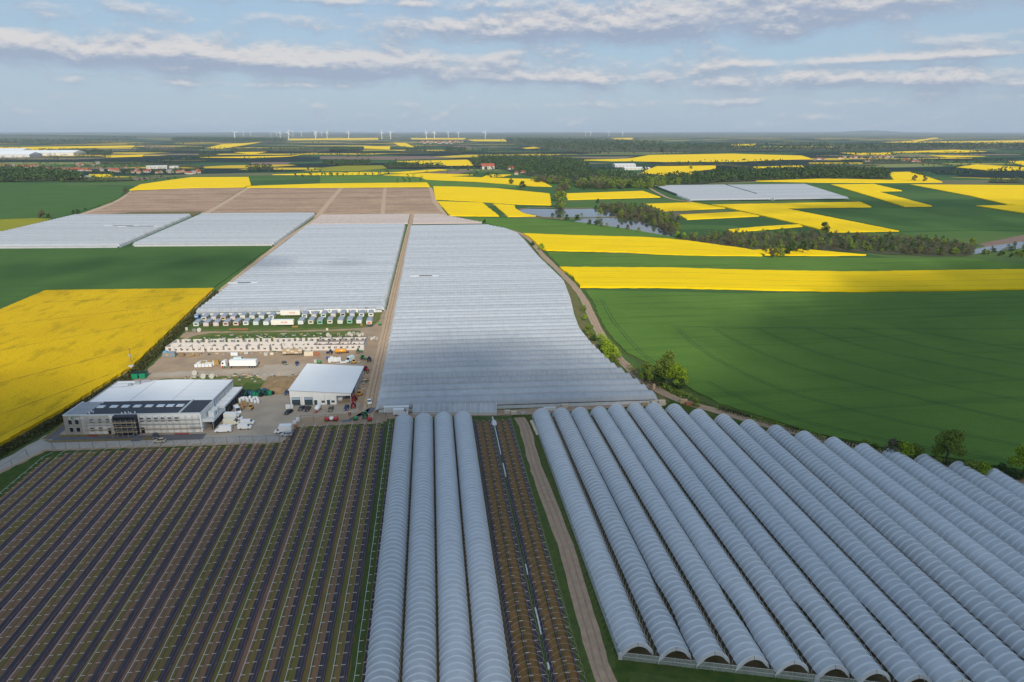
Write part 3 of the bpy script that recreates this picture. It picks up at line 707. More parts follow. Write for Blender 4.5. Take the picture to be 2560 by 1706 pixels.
# two frames without film
M_straw = mat('straw_bed', (0.235, 0.125, 0.045), 0.95, col2=(0.135, 0.085, 0.03), scale=0.5, bump=0.12, bscale=4.0)
M_mat = mat('woven_ground_cover', (0.034, 0.036, 0.052), 0.8, col2=(0.072, 0.062, 0.072), scale=0.25, bump=0.02, bscale=6.0)
M_bag = mat('grow_bags', (0.095, 0.062, 0.085), 0.75, col2=(0.16, 0.11, 0.13), scale=0.9, bump=0.05, bscale=3.0)
M_pipe = mat('white_pipe', (0.68, 0.69, 0.71), 0.5, 0.1, 0.5)
M_wire = mat('tan_wire', (0.30, 0.20, 0.13), 0.7, 0.15, 0.5)
M_stake = mat('row_stake', (0.13, 0.12, 0.11), 0.7, 0.2, 2.0)
M_bar = mat('post_crossbar', (0.60, 0.51, 0.44), 0.6, 0.15, 2.0)

def tpost(w, h, lean=0.0):
    mb = MB()
    mb.tube([(0, 0, -0.2), (lean, 0, h)], 0.022, 4); mb.cur = 1; mb.box(lean - w / 2, lean + w / 2, -0.055, 0.055, h - 0.03, h + 0.03)
    return mb.mesh('post', M_stake, M_bar)
TPOST = [tpost(0.9, 1.45), tpost(0.86, 1.4, 0.05), tpost(0.94, 1.5, -0.04)]

def ridge_strip(x0, x1, y0, y1, h, step=1.1, seed=0, jag=0.06):
    """low uneven ridge (bags, straw)"""
    rr = random.Random(seed); mb = MB(); prev = None
    n = int((y1 - y0) / step)
    for k in range(n + 1):
        y = y0 + k * step; j = rr.uniform(-jag, jag); hh = h * rr.uniform(0.7, 1.15)
        row = [(x0 + j, y, 0.02), (x0 + (x1 - x0) * .25 + j, y, hh), (x0 + (x1 - x0) * .75 + j, y, hh * rr.uniform(.85, 1.1)), (x1 + j, y, 0.02)]
        b = len(mb.v); mb.v += row
        if prev is not None:
            for i in range(3): mb.face((prev + i, prev + i + 1, b + i + 1, b + i))
        prev = b
    return mb

for k, xc in enumerate((17.35, 25.05)):
    t = thing('hoop_frame', ('Bare hoop frame over brown straw beds next to the covered tunnels', 'Bare hoop frame over brown straw beds along the sandy track')[k], 'tunnel frame', (xc, 96, 0), 0, 'bare tunnel frames without film')
    for j in range(78): put('hoop', HOOP_BARE, t, (0, 2.0 * j, 0))
    for s in (-1, 1):
        ridge_strip(s * 1.32 - 0.98, s * 1.32 + 0.98, 0, 154, 0.22, 1.3, k * 7 + s).build('straw_bed', M_straw, parent=t)
    MB().quad((-3.5, 0, .04), (-2.35, 0, .04), (-2.35, 154, .04), (-3.5, 154, .04)).quad((2.35, 0, .04), (3.5, 0, .04), (3.5, 154, .04), (2.35, 154, .04)).build('ground_cover', M_mat, parent=t)
    for xx in (-2.55, 0, 2.55):
        ridge_strip(xx - 0.17, xx + 0.17, 0, 154, 0.45, 0.7, int(xx * 10) + k, 0.05).build('grow_bags', M_bag, parent=t)
        for j in range(45): put('post', TPOST[j % 3], t, (xx + 0.1, 1.5 + 3.4 * j, 0))
# rolled film lying in the gutter between the bare frames
fm = MB()
for (a, b, w) in ((154.5, 150.2, .16), (137, 128, .20), (119, 117.2, .25), (253, 246.8, .3), (246, 219.5, .2), (212.5, 203, .22)):
    fm.tube([(21.6, a, 0.25), (21.65, (a + b) / 2, 0.3), (21.6, b, 0.25)], w, 6)
fm.blob((21.6, 246.5, 0.6), 1.1, 5, (1.0, 2.4, 0.6))
tag(fm.build('film_roll', M_pipe), 'Long white strip of rolled film lying between the bare hoop frames', 'film roll')

# large block of tunnels on the right
def far_end(x): return 251.5 if x < 93 else 251.5 - (x - 93) * 0.78
def near_end(x): return 119.5 - 0.285 * (x - 37.0)
for k in range(19):
    x = 41.2 + 7.75 * k
    y0, y1 = near_end(x), far_end(x)
    wide_left = (k % 2 == 1)
    hwl, hwr = (3.22, 3.80) if wide_left else (3.78, 3.18)
    lift = []
    if k: lift = [(9 + (k * 3) % 5, 24 + (k * 5) % 7, -1 if not wide_left else 1, 0.55)]
    me = cover_mesh('cover', y1 - y0, M_film, hwl, hwr, lift=lift, seed=30 + k)
    t = tunnel('Pale blue film tunnel, %s from the sandy track in the big slanting block' % ordinal(k + 1), x, y0, y1, 'tunnels of the big slanting block', me, near_open=True)
    if k == 0:
        MB().quad((-3.9, 0, 0.15), (-3.9, y1 - y0, 0.15), (-3.75, y1 - y0, 1.5), (-3.75, 0, 1.5)).build('side_curtain', M_curtain, parent=t)
        g = MB()
        for j in range(64): g.tube([(-3.8, 1 + 2 * j, 1.5), (-5.3, 0.6 + 2 * j, 0.05)], 0.028, 3)
        g.build('guy_ropes', M_wire, parent=t)['kind'] = 'stuff'
# low clear windbreak across the near ends
w = thing('film_windbreak', 'Low clear plastic windbreak across the open near ends of the slanting tunnel block', 'windbreak', (37.2, near_end(37.2) - 0.9, 0), math.atan(-0.285))
for j in range(12):
    a, b = j * 8.0, j * 8.0 + 7.9
    pan = MB()
    for q in range(4):
        u0, u1 = a + (b - a) * q / 4, a + (b - a) * (q + 1) / 4
        pan.quad((u0, R.uniform(-.05, .05), 0), (u1, R.uniform(-.05, .05), 0), (u1, R.uniform(.0, .1), 1.95), (u0, R.uniform(.0, .1), 1.95))
    pan.build('film_panel', M_clear, parent=w)
for j in range(25): MB().tube([(j * 4.0, 0.1, 0), (j * 4.0, 0.1, 2.0)], 0.045, 5).build('post', M_post, parent=w)
for z in (0.95, 1.97): MB().tube([(0, -0.06, z), (96, -0.06, z)], 0.05, 5).build('rail', M_post, parent=w)
MB().box(-0.05, 0.75, -0.12, -0.07, 0, 2.0).build('corner_sheet', M_end, parent=w)
MB().box(40.4, 41.5, -0.14, -0.08, 0, 2.0).build('joint_sheet', M_end, parent=w)

# ------------------------------------------------------------------ tunnels running across, behind the yard
PITCH = 7.5
def cross_cover(name, L, m, hw=3.58, eave=1.7, ridge=4.4, n=10, step=2.5, sub=2, seed=0):
    rr = random.Random(seed); mb = MB(); prev = None
    for k in range(int(L / step) * sub + 1):
        x = k * step / sub; sag = 0.06 * (k % sub) / max(1, sub - 1)
        b = len(mb.v)
        for (y, z) in arch(hw, hw, eave, ridge, n, rad(82)): mb.v.append((x, y, z - sag))
        if prev is not None:
            for i in range(n): mb.face((prev + i, b + i, b + i + 1, prev + i + 1))
        prev = b
    return mb.mesh(name, m, smooth=True)
def cross_end(m, flare=1.9, hw=3.64, eave=1.7, ridge=4.4, n=10):
    A = arch(hw, hw, eave, ridge, n, rad(82)); mb = MB()
    for (y0, z0), (y1, z1) in zip(A, A[1:]):
        mb.quad((0, y0, z0), (0, y1, z1), (-flare * .7, y1, z1 * .62), (-flare * .7, y0, z0 * .62))
        mb.quad((-flare * .7, y0, z0 * .62), (-flare * .7, y1, z1 * .62), (-flare, y1, 0), (-flare, y0, 0))
    return mb.mesh('end_film', m)
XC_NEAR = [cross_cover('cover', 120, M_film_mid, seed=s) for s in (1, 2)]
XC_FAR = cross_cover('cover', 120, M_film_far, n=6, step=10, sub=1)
XC_PINK = cross_cover('cover', 120, M_film_pink, n=6, step=10, sub=1, eave=0.9, ridge=3.0)
XE = cross_end(M_end)
def cross_tunnel(label, xl, xr, y, rz, group, me, ends=True):
    t = tag(put('polytunnel', me, None, (xl, y, 0), rz, ((xr - xl) / math.cos(rz) / 120.0, 1, 1)), label, 'polytunnel', group)
    if ends:
        s = 120.0 / (xr - xl)
        put('end_film', XE, t, (0, 0, 0), 0, (s, 1, 1))
        e = put('end_film', XE, t, (120, 0, 0), 0, (-s, 1, 1))
    return t
OPENINGS = []
MID_RIGHT = [(93.7, 258), (93.0, 268), (90.5, 284), (85.2, 309), (82.5, 345), (82.6, 374), (86.3, 408), (92.4, 450), (98.0, 502), (97.0, 538), (95.0, 600), (95.5, 700), (94.5, 754), (86, 790), (72.1, 815), (66, 830)]
for k in range(75):
    y = 267.0 + PITCH * k
    xr = interp(MID_RIGHT, y) - 1.9
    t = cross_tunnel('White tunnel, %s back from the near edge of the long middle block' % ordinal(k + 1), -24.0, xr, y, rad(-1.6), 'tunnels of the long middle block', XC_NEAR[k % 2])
    if k == 34: OPENINGS.append((t, 13.0, 23.0))
    if k == 0:
        MB().quad((0, -3.9, 0), (120, -3.9, 0), (120, -3.8, 1.45), (0, -3.8, 1.45)).build('side_curtain', M_curtain, parent=t)
for k in range(55):
    y = 437.0 + PITCH * k
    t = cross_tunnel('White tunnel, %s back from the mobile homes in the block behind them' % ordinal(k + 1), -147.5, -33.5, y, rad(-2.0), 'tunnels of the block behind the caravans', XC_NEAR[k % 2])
    if k == 10: OPENINGS.append((t, 5.0, 15.0))
    if k == 0:
        MB().quad((0, -3.9, 0), (120, -3.9, 0), (120, -3.8, 1.45), (0, -3.8, 1.45)).build('side_curtain', M_curtain, parent=t)
for k in range(13):
    y = 866 + 7.6 * k
    for xl, xr, s in ((-148, -29.5, 'left'), (-23.5, 62 - 4.2 * k, 'right')):
        cross_tunnel('Thin pinkish tunnel, %s row behind the white tunnels, %s of the lane' % (ordinal(k + 1), s), xl, xr, y + (-6 if s == 'right' else 0), rad(-2.0), 'thin film tunnels behind the white blocks', XC_PINK, ends=False)
for k in range(35):
    y = 719.5 + 7.5 * k
    for (xl, xr, s) in ((-476 if y > 812 else -560, -310 - 0.06 * (y - 716), 'far left'), (-297 - 0.05 * (y - 716), -160.5, 'middle left')):
        yy = y + (-0.075 * (xl + 310)) if s == 'far left' else y + 2
        t = cross_tunnel('White tunnel, %s back from the dark wheat in the %s block' % (ordinal(k + 1), s), xl, xr, yy if s == 'far left' else y + 6, rad(-4.3), 'tunnels of the two blocks beyond the dark wheat', XC_FAR)
        if s == 'far left' and k in (17, 18): OPENINGS.append((t, 92.0 - 14 * (k == 18), 116.0 - 20 * (k == 18)))
        if k == 0:
            MB().quad((0, -3.9, 0), (120, -3.9, 0), (120, -3.75, 1.6), (0, -3.75, 1.6)).build('side_curtain', M_end, parent=t)
for k in range(37):
    y = 1106 + 8.2 * k
    for (xl, xr, s) in ((426 + 0.12 * (y - 1106), 566 + 0.16 * (y - 1106), 'pond-side half'), (571 + 0.16 * (y - 1106), 703 + 0.30 * (y - 1106), 'outer half')):
        cross_tunnel('White tunnel, %s back in the %s of the block beyond the ponds' % (ordinal(k + 1), s), xl, xr, y, rad(1.2), 'tunnels of the far block beyond the ponds', XC_FAR, ends=k < 12)

# tunnels pulled open: dark sheet on the cover paints the unlit inside
M_inside_dark = mat('painted_dark_inside', (0.035, 0.038, 0.042), 0.9, 0.3, 0.4)
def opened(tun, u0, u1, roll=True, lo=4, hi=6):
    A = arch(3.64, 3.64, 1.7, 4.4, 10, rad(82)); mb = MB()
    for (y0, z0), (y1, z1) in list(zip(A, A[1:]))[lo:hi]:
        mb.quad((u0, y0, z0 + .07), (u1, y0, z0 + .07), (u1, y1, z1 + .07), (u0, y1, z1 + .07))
    mb.build('opening_dark_sheet', M_inside_dark, parent=tun)
    if roll: MB().tube([(u0 - 7, -1.6, 4.1), (u0 - 3, -1.7, 4.2), (u0, -1.6, 4.1)], .55, 6).tube([(u1, -1.2, 4.1), (u1 + 5, -1.4, 4.2)], .4, 6).build('bunched_film', M_end, parent=tun)
for tun, u0, u1 in OPENINGS: opened(tun, u0, u1)

# ------------------------------------------------------------------ berry rows on the left
M_strip = [mat('olive_strip', (0.250, 0.155, 0.060), 0.95, col2=(0.135, 0.115, 0.032), scale=0.25, bump=0.1, bscale=3.0, stretch=(1, .35, 1), detail=7),
           mat('brown_strip', (0.275, 0.150, 0.092), 0.95, col2=(0.180, 0.110, 0.058), scale=0.25, bump=0.1, bscale=3.0, stretch=(1, .35, 1), detail=7),
           mat('green_strip', (0.115, 0.132, 0.024), 0.95, col2=(0.205, 0.135, 0.050), scale=0.25, bump=0.1, bscale=3.0, stretch=(1, .35, 1), detail=7)]
def left_limit(y): return -146.5 + max(0, 205 - y) * 0.0 if y > 205 else -160
for k in range(26):
    x0 = -19.2 - 4.74 * k
    ytop = 251.5 if x0 > -58.5 else 239.0
    if k == 25: ytop = 236
    ybot = 97.0 if x0 > -110 else 97 + 0
    L = ytop - ybot
    t = thing('berry_row', 'Berry row on dark ground cover, %s from the four covered tunnels' % ordinal(k + 1), 'berry row', (x0, ybot, 0), 0, 'berry rows on posts')
    rr = random.Random(900 + k)
    gm = M_strip[2] if k < 6 and rr.random() < .4 else M_strip[0] if rr.random() < .4 else M_strip[1]
    gm2 = M_strip[2] if k < 9 and rr.random() < .65 else M_strip[0] if rr.random() < .6 else M_strip[1]
    trim = rr.uniform(0.5, 3.5)
    MB().quad((0.05, 0, .012), (1.38, 0, .012), (1.38, L, .012), (0.05, L, .012)).build('soil_strip', gm, parent=t)
    MB().quad((3.06, 0, .012), (4.66, 0, .012), (4.66, L, .012), (3.06, L, .012)).build('grass_strip', gm2, parent=t)
    mm = MB(); prev = None
    for j in range(int((L - trim) / 3.0) + 1):
        y = j * 3.0; a, b = 1.42 + rr.uniform(-.07, .07), 3.02 + rr.uniform(-.08, .08)
        row = [(a, y, .045), ((a + b) / 2, y, .06 + rr.uniform(0, .03)), (b, y, .045)]; n0 = len(mm.v); mm.v += row
        if prev is not None:
            for i in range(2): mm.face((prev + i, prev + i + 1, n0 + i + 1, n0 + i))
        prev = n0
    mm.build('ground_cover', M_mat, parent=t)
    ridge_strip(2.66, 3.04, 0, L - trim, 0.50, 0.8, 400 + k, 0.05).build('grow_bags', M_bag, parent=t)
    pipe = [(rr.uniform(-.05, .05), j * 3.4, 1.52 + rr.uniform(-.02, .02)) for j in range(int(L / 3.4) + 1)] + [(0, L + 4.0, 0.3)]
    MB().tube(pipe, 0.05, 4).build('pipe', M_pipe, parent=t)
    MB().tube([(1.34, 0, .12), (1.34, L * .5, .14), (1.34, L, .12)], 0.06, 4).build('edge_wire', M_wire, parent=t)
    MB().tube([(2.5, 0, 1.3), (2.5, L, 1.3)], 0.022, 3).build('wire', M_wire, parent=t)
    n = int(L / 3.42)
    dy = rr.uniform(0, 1.0)
    for j in range(n):
        put('post', TPOST[(j + k) % 3], t, (0.45 + rr.uniform(-.04, .04), dy + 0.8 + 3.42 * j, 0), rr.uniform(-.08, .08))
        put('post', TPOST[(j * 2 + k) % 3], t, (2.02 + rr.uniform(-.04, .04), dy + 0.8 + 3.42 * j + 0.1, 0), rr.uniform(-.08, .08))

# ------------------------------------------------------------------ farm yard surfaces
M_yard = mat('dirt_yard', (0.39, 0.275, 0.175), 0.95, col2=(0.27, 0.20, 0.14), scale=0.12, bump=0.04, bscale=1.5, detail=7)
M_paved = mat('paved_yard', (0.43, 0.355, 0.275), 0.9, col2=(0.32, 0.26, 0.20), scale=0.10, bump=0.02, bscale=3.0, detail=7)
M_road = mat('concrete_road', (0.40, 0.365, 0.325), 0.9, col2=(0.31, 0.28, 0.245), scale=0.16, bump=0.02, bscale=3.0, detail=7)
M_grass = mat('yard_grass', (0.085, 0.135, 0.020), 0.95, col2=(0.19, 0.145, 0.06), scale=0.18, bump=0.12, bscale=3.0, contrast=(.42, .72))
M_grass_rich = mat('rich_grass', (0.045, 0.105, 0.014), 0.95, col2=(0.085, 0.110, 0.020), scale=0.3, bump=0.12, bscale=3.0)
M_sand = mat('sand_heap', (0.36, 0.235, 0.125), 0.95, col2=(0.22, 0.155, 0.075), scale=0.25, bump=0.2, bscale=1.2)
M_asphalt = mat('dark_paving', (0.125, 0.125, 0.135), 0.9, 0.15, 0.4)
M_lawn = mat('dry_lawn', (0.24, 0.165, 0.07), 0.95, col2=(0.15, 0.125, 0.05), scale=0.35)
def sheet(name, poly, m, z, edge=0.5, seed=0):
    a = sum(p[0] * q[1] - q[0] * p[1] for p, q in zip(poly, poly[1:] + poly[:1]))
    if a < 0: poly = poly[::-1]
    if edge: poly = rough_edge(poly, max(1.5, edge * 4), edge, seed)
    o = MB().poly([(x, y, z) for x, y in poly]).build(name, m); o['kind'] = 'structure'; return o
sheet('yard', [(-165, 205), (-147, 224.8), (-141, 241.5), (-58, 238.5), (-54.5, 252.5), (-20.5, 252.5), (-20.5, 262), (-25.5, 268), (-26.5, 434), (-148.6, 440), (-156, 505), (-158.5, 500), (-158.0, 300), (-158, 246), (-175, 205)], M_yard, 0.040, 0.4, 1)
sheet('yard', [(-165, 207), (-148, 226), (-142, 242.5), (-58, 239.5), (-54, 262), (-33, 264), (-33, 275), (-62, 276), (-67, 300), (-66, 318), (-62, 330), (-84, 331), (-86, 296), (-86, 256), (-141, 258), (-148, 268), (-148, 318), (-151, 330), (-155, 330), (-156, 250), (-172, 207)], M_paved, 0.046, 0.3, 2)
sheet('road', [(-165, 208.5), (-149, 227), (-143, 243.6), (-86, 241.6), (-60, 240.8), (-58, 246), (-86, 248.5), (-118, 249.5), (-140, 250.2), (-147.5, 255), (-149, 275), (-148.5, 320), (-153.5, 322), (-155.5, 248), (-171, 208.5)], M_road, 0.052, 0.25, 3)
sheet('dirt_track', [(-150, 318), (-86, 318.5), (-66, 318), (-60, 322), (-36, 324), (-36, 327), (-62, 328.5), (-100, 325.5), (-150, 325)], M_paved, 0.053, 0.6, 4)
for i, (poly, m) in enumerate([
    ([(-129, 298), (-90, 294.5), (-70, 295), (-69.5, 300), (-77, 306), (-84, 314), (-100, 316.5), (-128, 315.5), (-133, 308)], M_grass),
    ([(-86.5, 293), (-75, 292.5), (-71.5, 297), (-75, 302), (-87, 306)], M_grass_rich),
    ([(-137, 374), (-120, 372), (-60, 368), (-44, 368), (-41, 378), (-44, 387), (-90, 390), (-128, 392), (-136, 386)], M_grass),
    ([(-132, 379), (-105, 377), (-62, 374), (-50, 376), (-62, 384), (-108, 387), (-130, 386)], M_grass_rich),
    ([(-142, 396), (-110, 393), (-60, 391), (-37, 394), (-34, 408), (-33, 428), (-60, 431), (-147, 434), (-144, 410)], M_grass),
    ([(-143, 400), (-110, 398), (-70, 396), (-40, 399), (-37, 425), (-80, 429), (-145, 431)], M_grass_rich),
    ([(-152, 372), (-141, 372), (-139, 384), (-150, 386)], M_grass)]):
    sheet('yard_grass', poly, m, 0.058 + i * 0.004, 0.8, 30 + i)
for i, poly in enumerate(([(-146.0, 251.5), (-143.4, 251.5), (-143.4, 272), (-146.0, 272)], [(-143.4, 250.6), (-114, 249.0), (-114, 251.4), (-143.4, 253.4)], [(-114, 246.4), (-110.4, 246.2), (-110.4, 251.3), (-114, 251.6)], [(-110.4, 249.4), (-103, 249.0), (-103, 250.8), (-110.4, 251.2)], [(-103, 246.0), (-88, 245.2), (-88, 250.2), (-103, 250.9)])):
    sheet('path', poly, M_asphalt, 0.100 + .005 * i, 0.0)
for i, poly in enumerate(([(-147.6, 252), (-146.05, 252), (-146.05, 275), (-147.4, 275)], [(-147, 251.4), (-143.4, 249.0), (-114.1, 247.2), (-114.1, 248.9), (-143.4, 250.5)], [(-110.3, 247.0), (-103.1, 246.6), (-103.1, 248.9), (-110.3, 249.3)], [(-143.3, 253.5), (-120, 251.9), (-120, 253.2), (-140.6, 255.2), (-143.3, 255.6)])):
    sheet('lawn', poly, M_lawn, 0.130 + .005 * i, 0.0)
# heap of sandy soil between the buildings
hm_ = MB(); g = []
for j in range(15):
    row = []
    for i in range(17):
        x, y = -79 + i * 0.95, 289 + j * 1.75
        d = 1 - ((x + 71.5) / 7.2) ** 2 - ((y - 301) / 11.5) ** 2
        z = 1.9 * max(0, d) ** 0.8 + (0.55 * noise.noise(Vector((x / 2, y / 2, 3))) + .25 * noise.noise(Vector((x, y, 1)))) * (1 if d > 0 else 0)
        hm_.v.append((x, y, 0.05 + max(-0.02, z))); row.append(len(hm_.v) - 1)
    g.append(row)
for a, b in zip(g, g[1:]):
    for i in range(16): hm_.face((a[i], a[i + 1], b[i + 1], b[i]))
tag(hm_.build('soil_heap', M_sand, smooth=True), 'Low heap of orange sandy soil beside the white workshop shed', 'soil heap')

# ------------------------------------------------------------------ main building
M_white = mat('white_render', (0.70, 0.69, 0.67), 0.85, 0.06, 0.5)
M_beige = mat('beige_render', (0.335, 0.30, 0.255), 0.9, 0.08, 0.6)
M_beige2 = mat('light_beige_render', (0.46, 0.44, 0.395), 0.9, 0.08, 0.6)
M_roofwhite = mat('white_membrane', (0.72, 0.73, 0.74), 0.7, 0.03, 0.2)
M_roofdark = mat('dark_roofing_felt', (0.050, 0.056, 0.072), 0.85, 0.15, 0.6)
M_roofgrey = mat('grey_roofing', (0.27, 0.285, 0.32), 0.8, 0.1, 0.4)
M_glass = mat('dark_glass', (0.012, 0.016, 0.024), 0.08, spec=0.8)
M_sky = mat('rooflight_pane', (0.50, 0.60, 0.72), 0.15, spec=0.7)
M_metal = mat('grey_metal', (0.30, 0.31, 0.33), 0.5, 0.1, 1.0, spec=0.5)
M_panel = mat('pale_panel', (0.56, 0.59, 0.61), 0.6, 0.05, 0.5)
M_black = mat('black_rubber', (0.012, 0.012, 0.014), 0.7)
M_wood = mat('raw_timber', (0.42, 0.31, 0.19), 0.85, 0.2, 1.5)
M_wood_d = mat('old_timber', (0.24, 0.155, 0.085), 0.9, 0.25, 1.5)
M_scaf = mat('scaffold_tube', (0.42, 0.40, 0.36), 0.5, 0.1, 2.0)
M_green = mat('logo_green', (0.02, 0.30, 0.17), 0.6)
M_text = mat('sign_white', (0.80, 0.80, 0.78), 0.6)
M_red = mat('red_paint', (0.45, 0.03, 0.035), 0.5)
def text_mesh(s, size, m, depth=0.03, shear=0.0):
    cu = bpy.data.curves.new('lettering', 'FONT'); cu.body = s; cu.size = size; cu.extrude = depth; cu.shear = shear; cu.resolution_u = 2
    ob = bpy.data.objects.new('lettering', cu); COL.objects.link(ob)
    bpy.context.view_layer.update()
    me = bpy.data.meshes.new_from_object(ob); bpy.data.objects.remove(ob)
    me.materials.clear(); me.materials.append(m)
    return me

B = thing('packing_house', 'White two-storey packing house with dark front roof, scaffolded facade and big white hall', 'building', (-140.6, 255.7, 0), rad(-4.05))
W_, D_, H_ = 50.9, 13.8, 8.0
MB().box(0, W_, 0, D_, 0, 7.6).build('wall', M_white, parent=B)
MB().box(-0.04, 6.4, -0.05, 0.0, 0, 7.6).box(-0.04, 0.0, 0, D_, 0, 7.6).build('wall_panel', M_beige, parent=B)['label'] = 'grey-beige rendered corner'
MB().box(6.402, 8.2, -0.05, 0.0, 0, 7.6).box(8.2, 16.8, -0.05, 0.0, 4.1, 7.6).build('wall_panel', M_beige2, parent=B)
MB().box(0.3, 8.0, 0.3, D_, 7.6, 7.66).build('flat_roof', M_roofgrey, parent=B)
MB().box(8.0, W_ - 0.2, 0.3, D_, 7.6, 7.70).build('felt_roof', M_roofdark, parent=B)
for (a, b, c, d, z) in ((-.05, W_, -.06, .3, 8.0), (-.05, .3, .3, D_, 8.0), (W_ - .25, W_ + .03, .3, D_, 7.85), (42.6, 43.1, .3, D_, 8.15)):
    MB().box(a, b, c, d, 7.58, z).build('parapet', M_panel, parent=B)
for u in (9.9, 14.8, 19.2, 23.7, 28.2, 32.6, 36.3, 40.1):
    k = MB().box(u - 1.35, u + 1.35, 7.2, 9.3, 7.7, 8.0, 0.08).build('rooflight', M_panel, parent=B)
    for q in range(3): MB().box(u - 1.2 + q * .82, u - 1.2 + q * .82 + .76, 7.38, 9.12, 8.001, 8.04).build('pane', M_sky, parent=k)
for (u, v) in ((8.6, 2.0), (9.3, 1.3), (8.9, 3.2), (9.9, 2.6), (8.5, 12.2)): MB().cyl((u, v, 7.7), .22, .7, 8).build('roof_vent', M_panel, parent=B)
# cold store hall behind
MB().extrude_profile([(1.5, 0), (50.2, 0), (50.2, 7.2), (26, 7.9), (1.5, 7.2)], D_ + .01, 37.8).build('hall_wall', M_panel, parent=B)
for q in range(6):
    for s, (u0, z0, u1, z1) in enumerate(((1.3, 7.25, 26, 7.95), (26, 7.95, 50.4, 7.25))):
        v0, v1 = D_ + .05 + q * 4.0, D_ + .05 + q * 4.0 + 3.96
        MB().quad((u0, v0, z0 + .02), (u1, v0, z1 + .02), (u1, v1, z1 + .02), (u0, v1, z0 + .02)).build('roof_sheet', M_roofwhite, parent=B)
for u in (18.0, 34.5): MB().tube([(u, D_ + .1, 7.25 + .7 * (1 - abs(u - 26) / 24.5) + .07), (u, 37.7, 7.25 + .7 * (1 - abs(u - 26) / 24.5) + .07)], .05, 4).build('roof_cable', M_metal, parent=B)
MB().box(1.3, 1.7, D_, 37.9, 7.0, 7.55).box(50.1, 50.5, D_, 37.9, 6.9, 7.5).box(1.7, 50.1, 37.6, 37.95, 7.0, 7.6).build('gutter', M_metal, parent=B)
ac = MB()
for (u, v, w) in ((10, 35, 2.2), (13, 36, 3.0), (11.5, 33, 1.6), (9.0, 31.5, 1.4)): ac.box(u, u + w, v, v + 1.0, 7.5, 8.5)
ac.tube([(9, 31, 8.0), (12, 34, 8.2), (17, 36.5, 8.1)], .15, 5); ac.tube([(1.5, 30, 7.6), (9, 31, 7.8)], .08, 4); ac.tube([(1.5, 34, 7.6), (9.5, 34.5, 7.8)], .08, 4)
ac.build('cooling_unit', M_metal, parent=B)
# windows and doors of the front
def window(u, z, w, h, name='window'):
    f = MB().box(u - w / 2 - .08, u + w / 2 + .08, -.13, -.055, z - .08, z + h + .08).build('window', M_panel, parent=B)
    MB().box(u - w / 2, u + w / 2, -.16, -.131, z, z + h).build('pane', M_glass, parent=f)
for u in (2.3, 4.8):
    window(u, 4.2, 1.35, 1.75); window(u, 1.1, 1.35, 1.75)
for u in (10.2, 13.2, 16.2, 18.3):
    window(u, 4.75, 1.35, .62); window(u, 5.65, 1.35, .55)
for u in (9.9, 13.0): window(u, 1.2, 1.3, .65); window(u, 2.1, 1.3, .6)
for u in (28.8, 31.5, 34.1, 36.6, 39.2, 41.8): window(u, 4.75, 1.4, .7); window(u, 5.75, 1.4, .6)
for (u, w, h, m) in ((16.3, 1.3, 2.3, M_glass), (28.6, 1.4, 2.4, M_glass), (47.4, 2.0, 3.4, M_panel)):
    d = MB().box(u - w / 2, u + w / 2, -.14, -.055, 0, h).build('door', m, parent=B); MB().box(u + w / 2 - .25, u + w / 2 - .15, -.2, -.14, 1.0, 1.15).build('handle', M_metal, parent=d)
# glazed entrance bay
bay = MB().box(19.2, 27.4, -2.2, 0.0, 0.1, 7.9).build('entrance_bay', M_roofdark, parent=B)
for z in (0.4, 2.9, 5.4):
    for q in range(4): MB().box(19.5 + q * 1.98, 19.5 + q * 1.98 + 1.8, -2.26, -2.201, z, z + 2.1).build('pane', M_glass, parent=bay)
for (u, v) in ((21.5, -.6), (22.5, -.2), (23.1, -.9), (23.8, -.1), (24.9, -.8), (26.1, 0.0)): MB().cyl((u, v + 1.2, 7.9), .25, .55, 8).build('roof_vent', M_panel, parent=B)
# logo
lg = put('logo_lettering', text_mesh('Legued', 1.15, M_text), B, (4.15, -.09, 6.35)); lg.rotation_euler = (rad(90), 0, 0)
ring = MB(); 
for q in range(18):
    a0, a1 = rad(60 + q * 14), rad(60 + (q + 1) * 14)
    p = lambda a, r: (2.75 + r * math.cos(a), -.10, 6.55 + r * math.sin(a))
    ring.quad(p(a0, .70), p(a0, .50), p(a1, .50), p(a1, .70))
ring.build('logo_ring', M_text, parent=B)
MB().poly([(2.75, -.11, 6.6), (3.1, -.11, 6.45), (3.55, -.11, 6.9), (3.5, -.11, 7.35), (3.0, -.11, 7.25)]).build('logo_leaf', M_green, parent=B)
# loading docks along the right side
terr = MB().box(W_, W_ + 4.2, 1.0, 12.6, 3.7, 4.05).build('terrace', M_panel, parent=B)
MB().box(W_ + 4.1, W_ + 4.2, 1.0, 12.6, 4.051, 5.0).box(W_, W_ + 4.1, .95, 1.05, 4.051, 5.0).build('balustrade', M_panel, parent=terr)
for v in (5.0, 8.4): MB().box(W_ + .8, W_ + 3.0, v, v + 2.2, 4.06, 6.2).box(W_ + 1.0, W_ + 2.8, v - .03, v, 4.5, 5.9).build('air_handler', M_panel, parent=terr)
MB().box(W_ + 3.6, W_ + 3.8, 1.1, 1.3, 0, 3.7).box(W_ + 3.6, W_ + 3.8, 12.2, 12.4, 0, 3.7).build('terrace_post', M_metal, parent=terr)
def dock(v, u, w=2.6):
    d = MB().box(u, u + .55, v, v + w, 0.3, 3.55).build('dock_shelter', M_black, parent=B)
    MB().box(u + .551, u + .6, v + .35, v + w - .35, .9, 3.1).build('curtain', M_roofdark, parent=d)
for q in range(4): dock(1.6 + q * 2.75, W_ + 2.9)
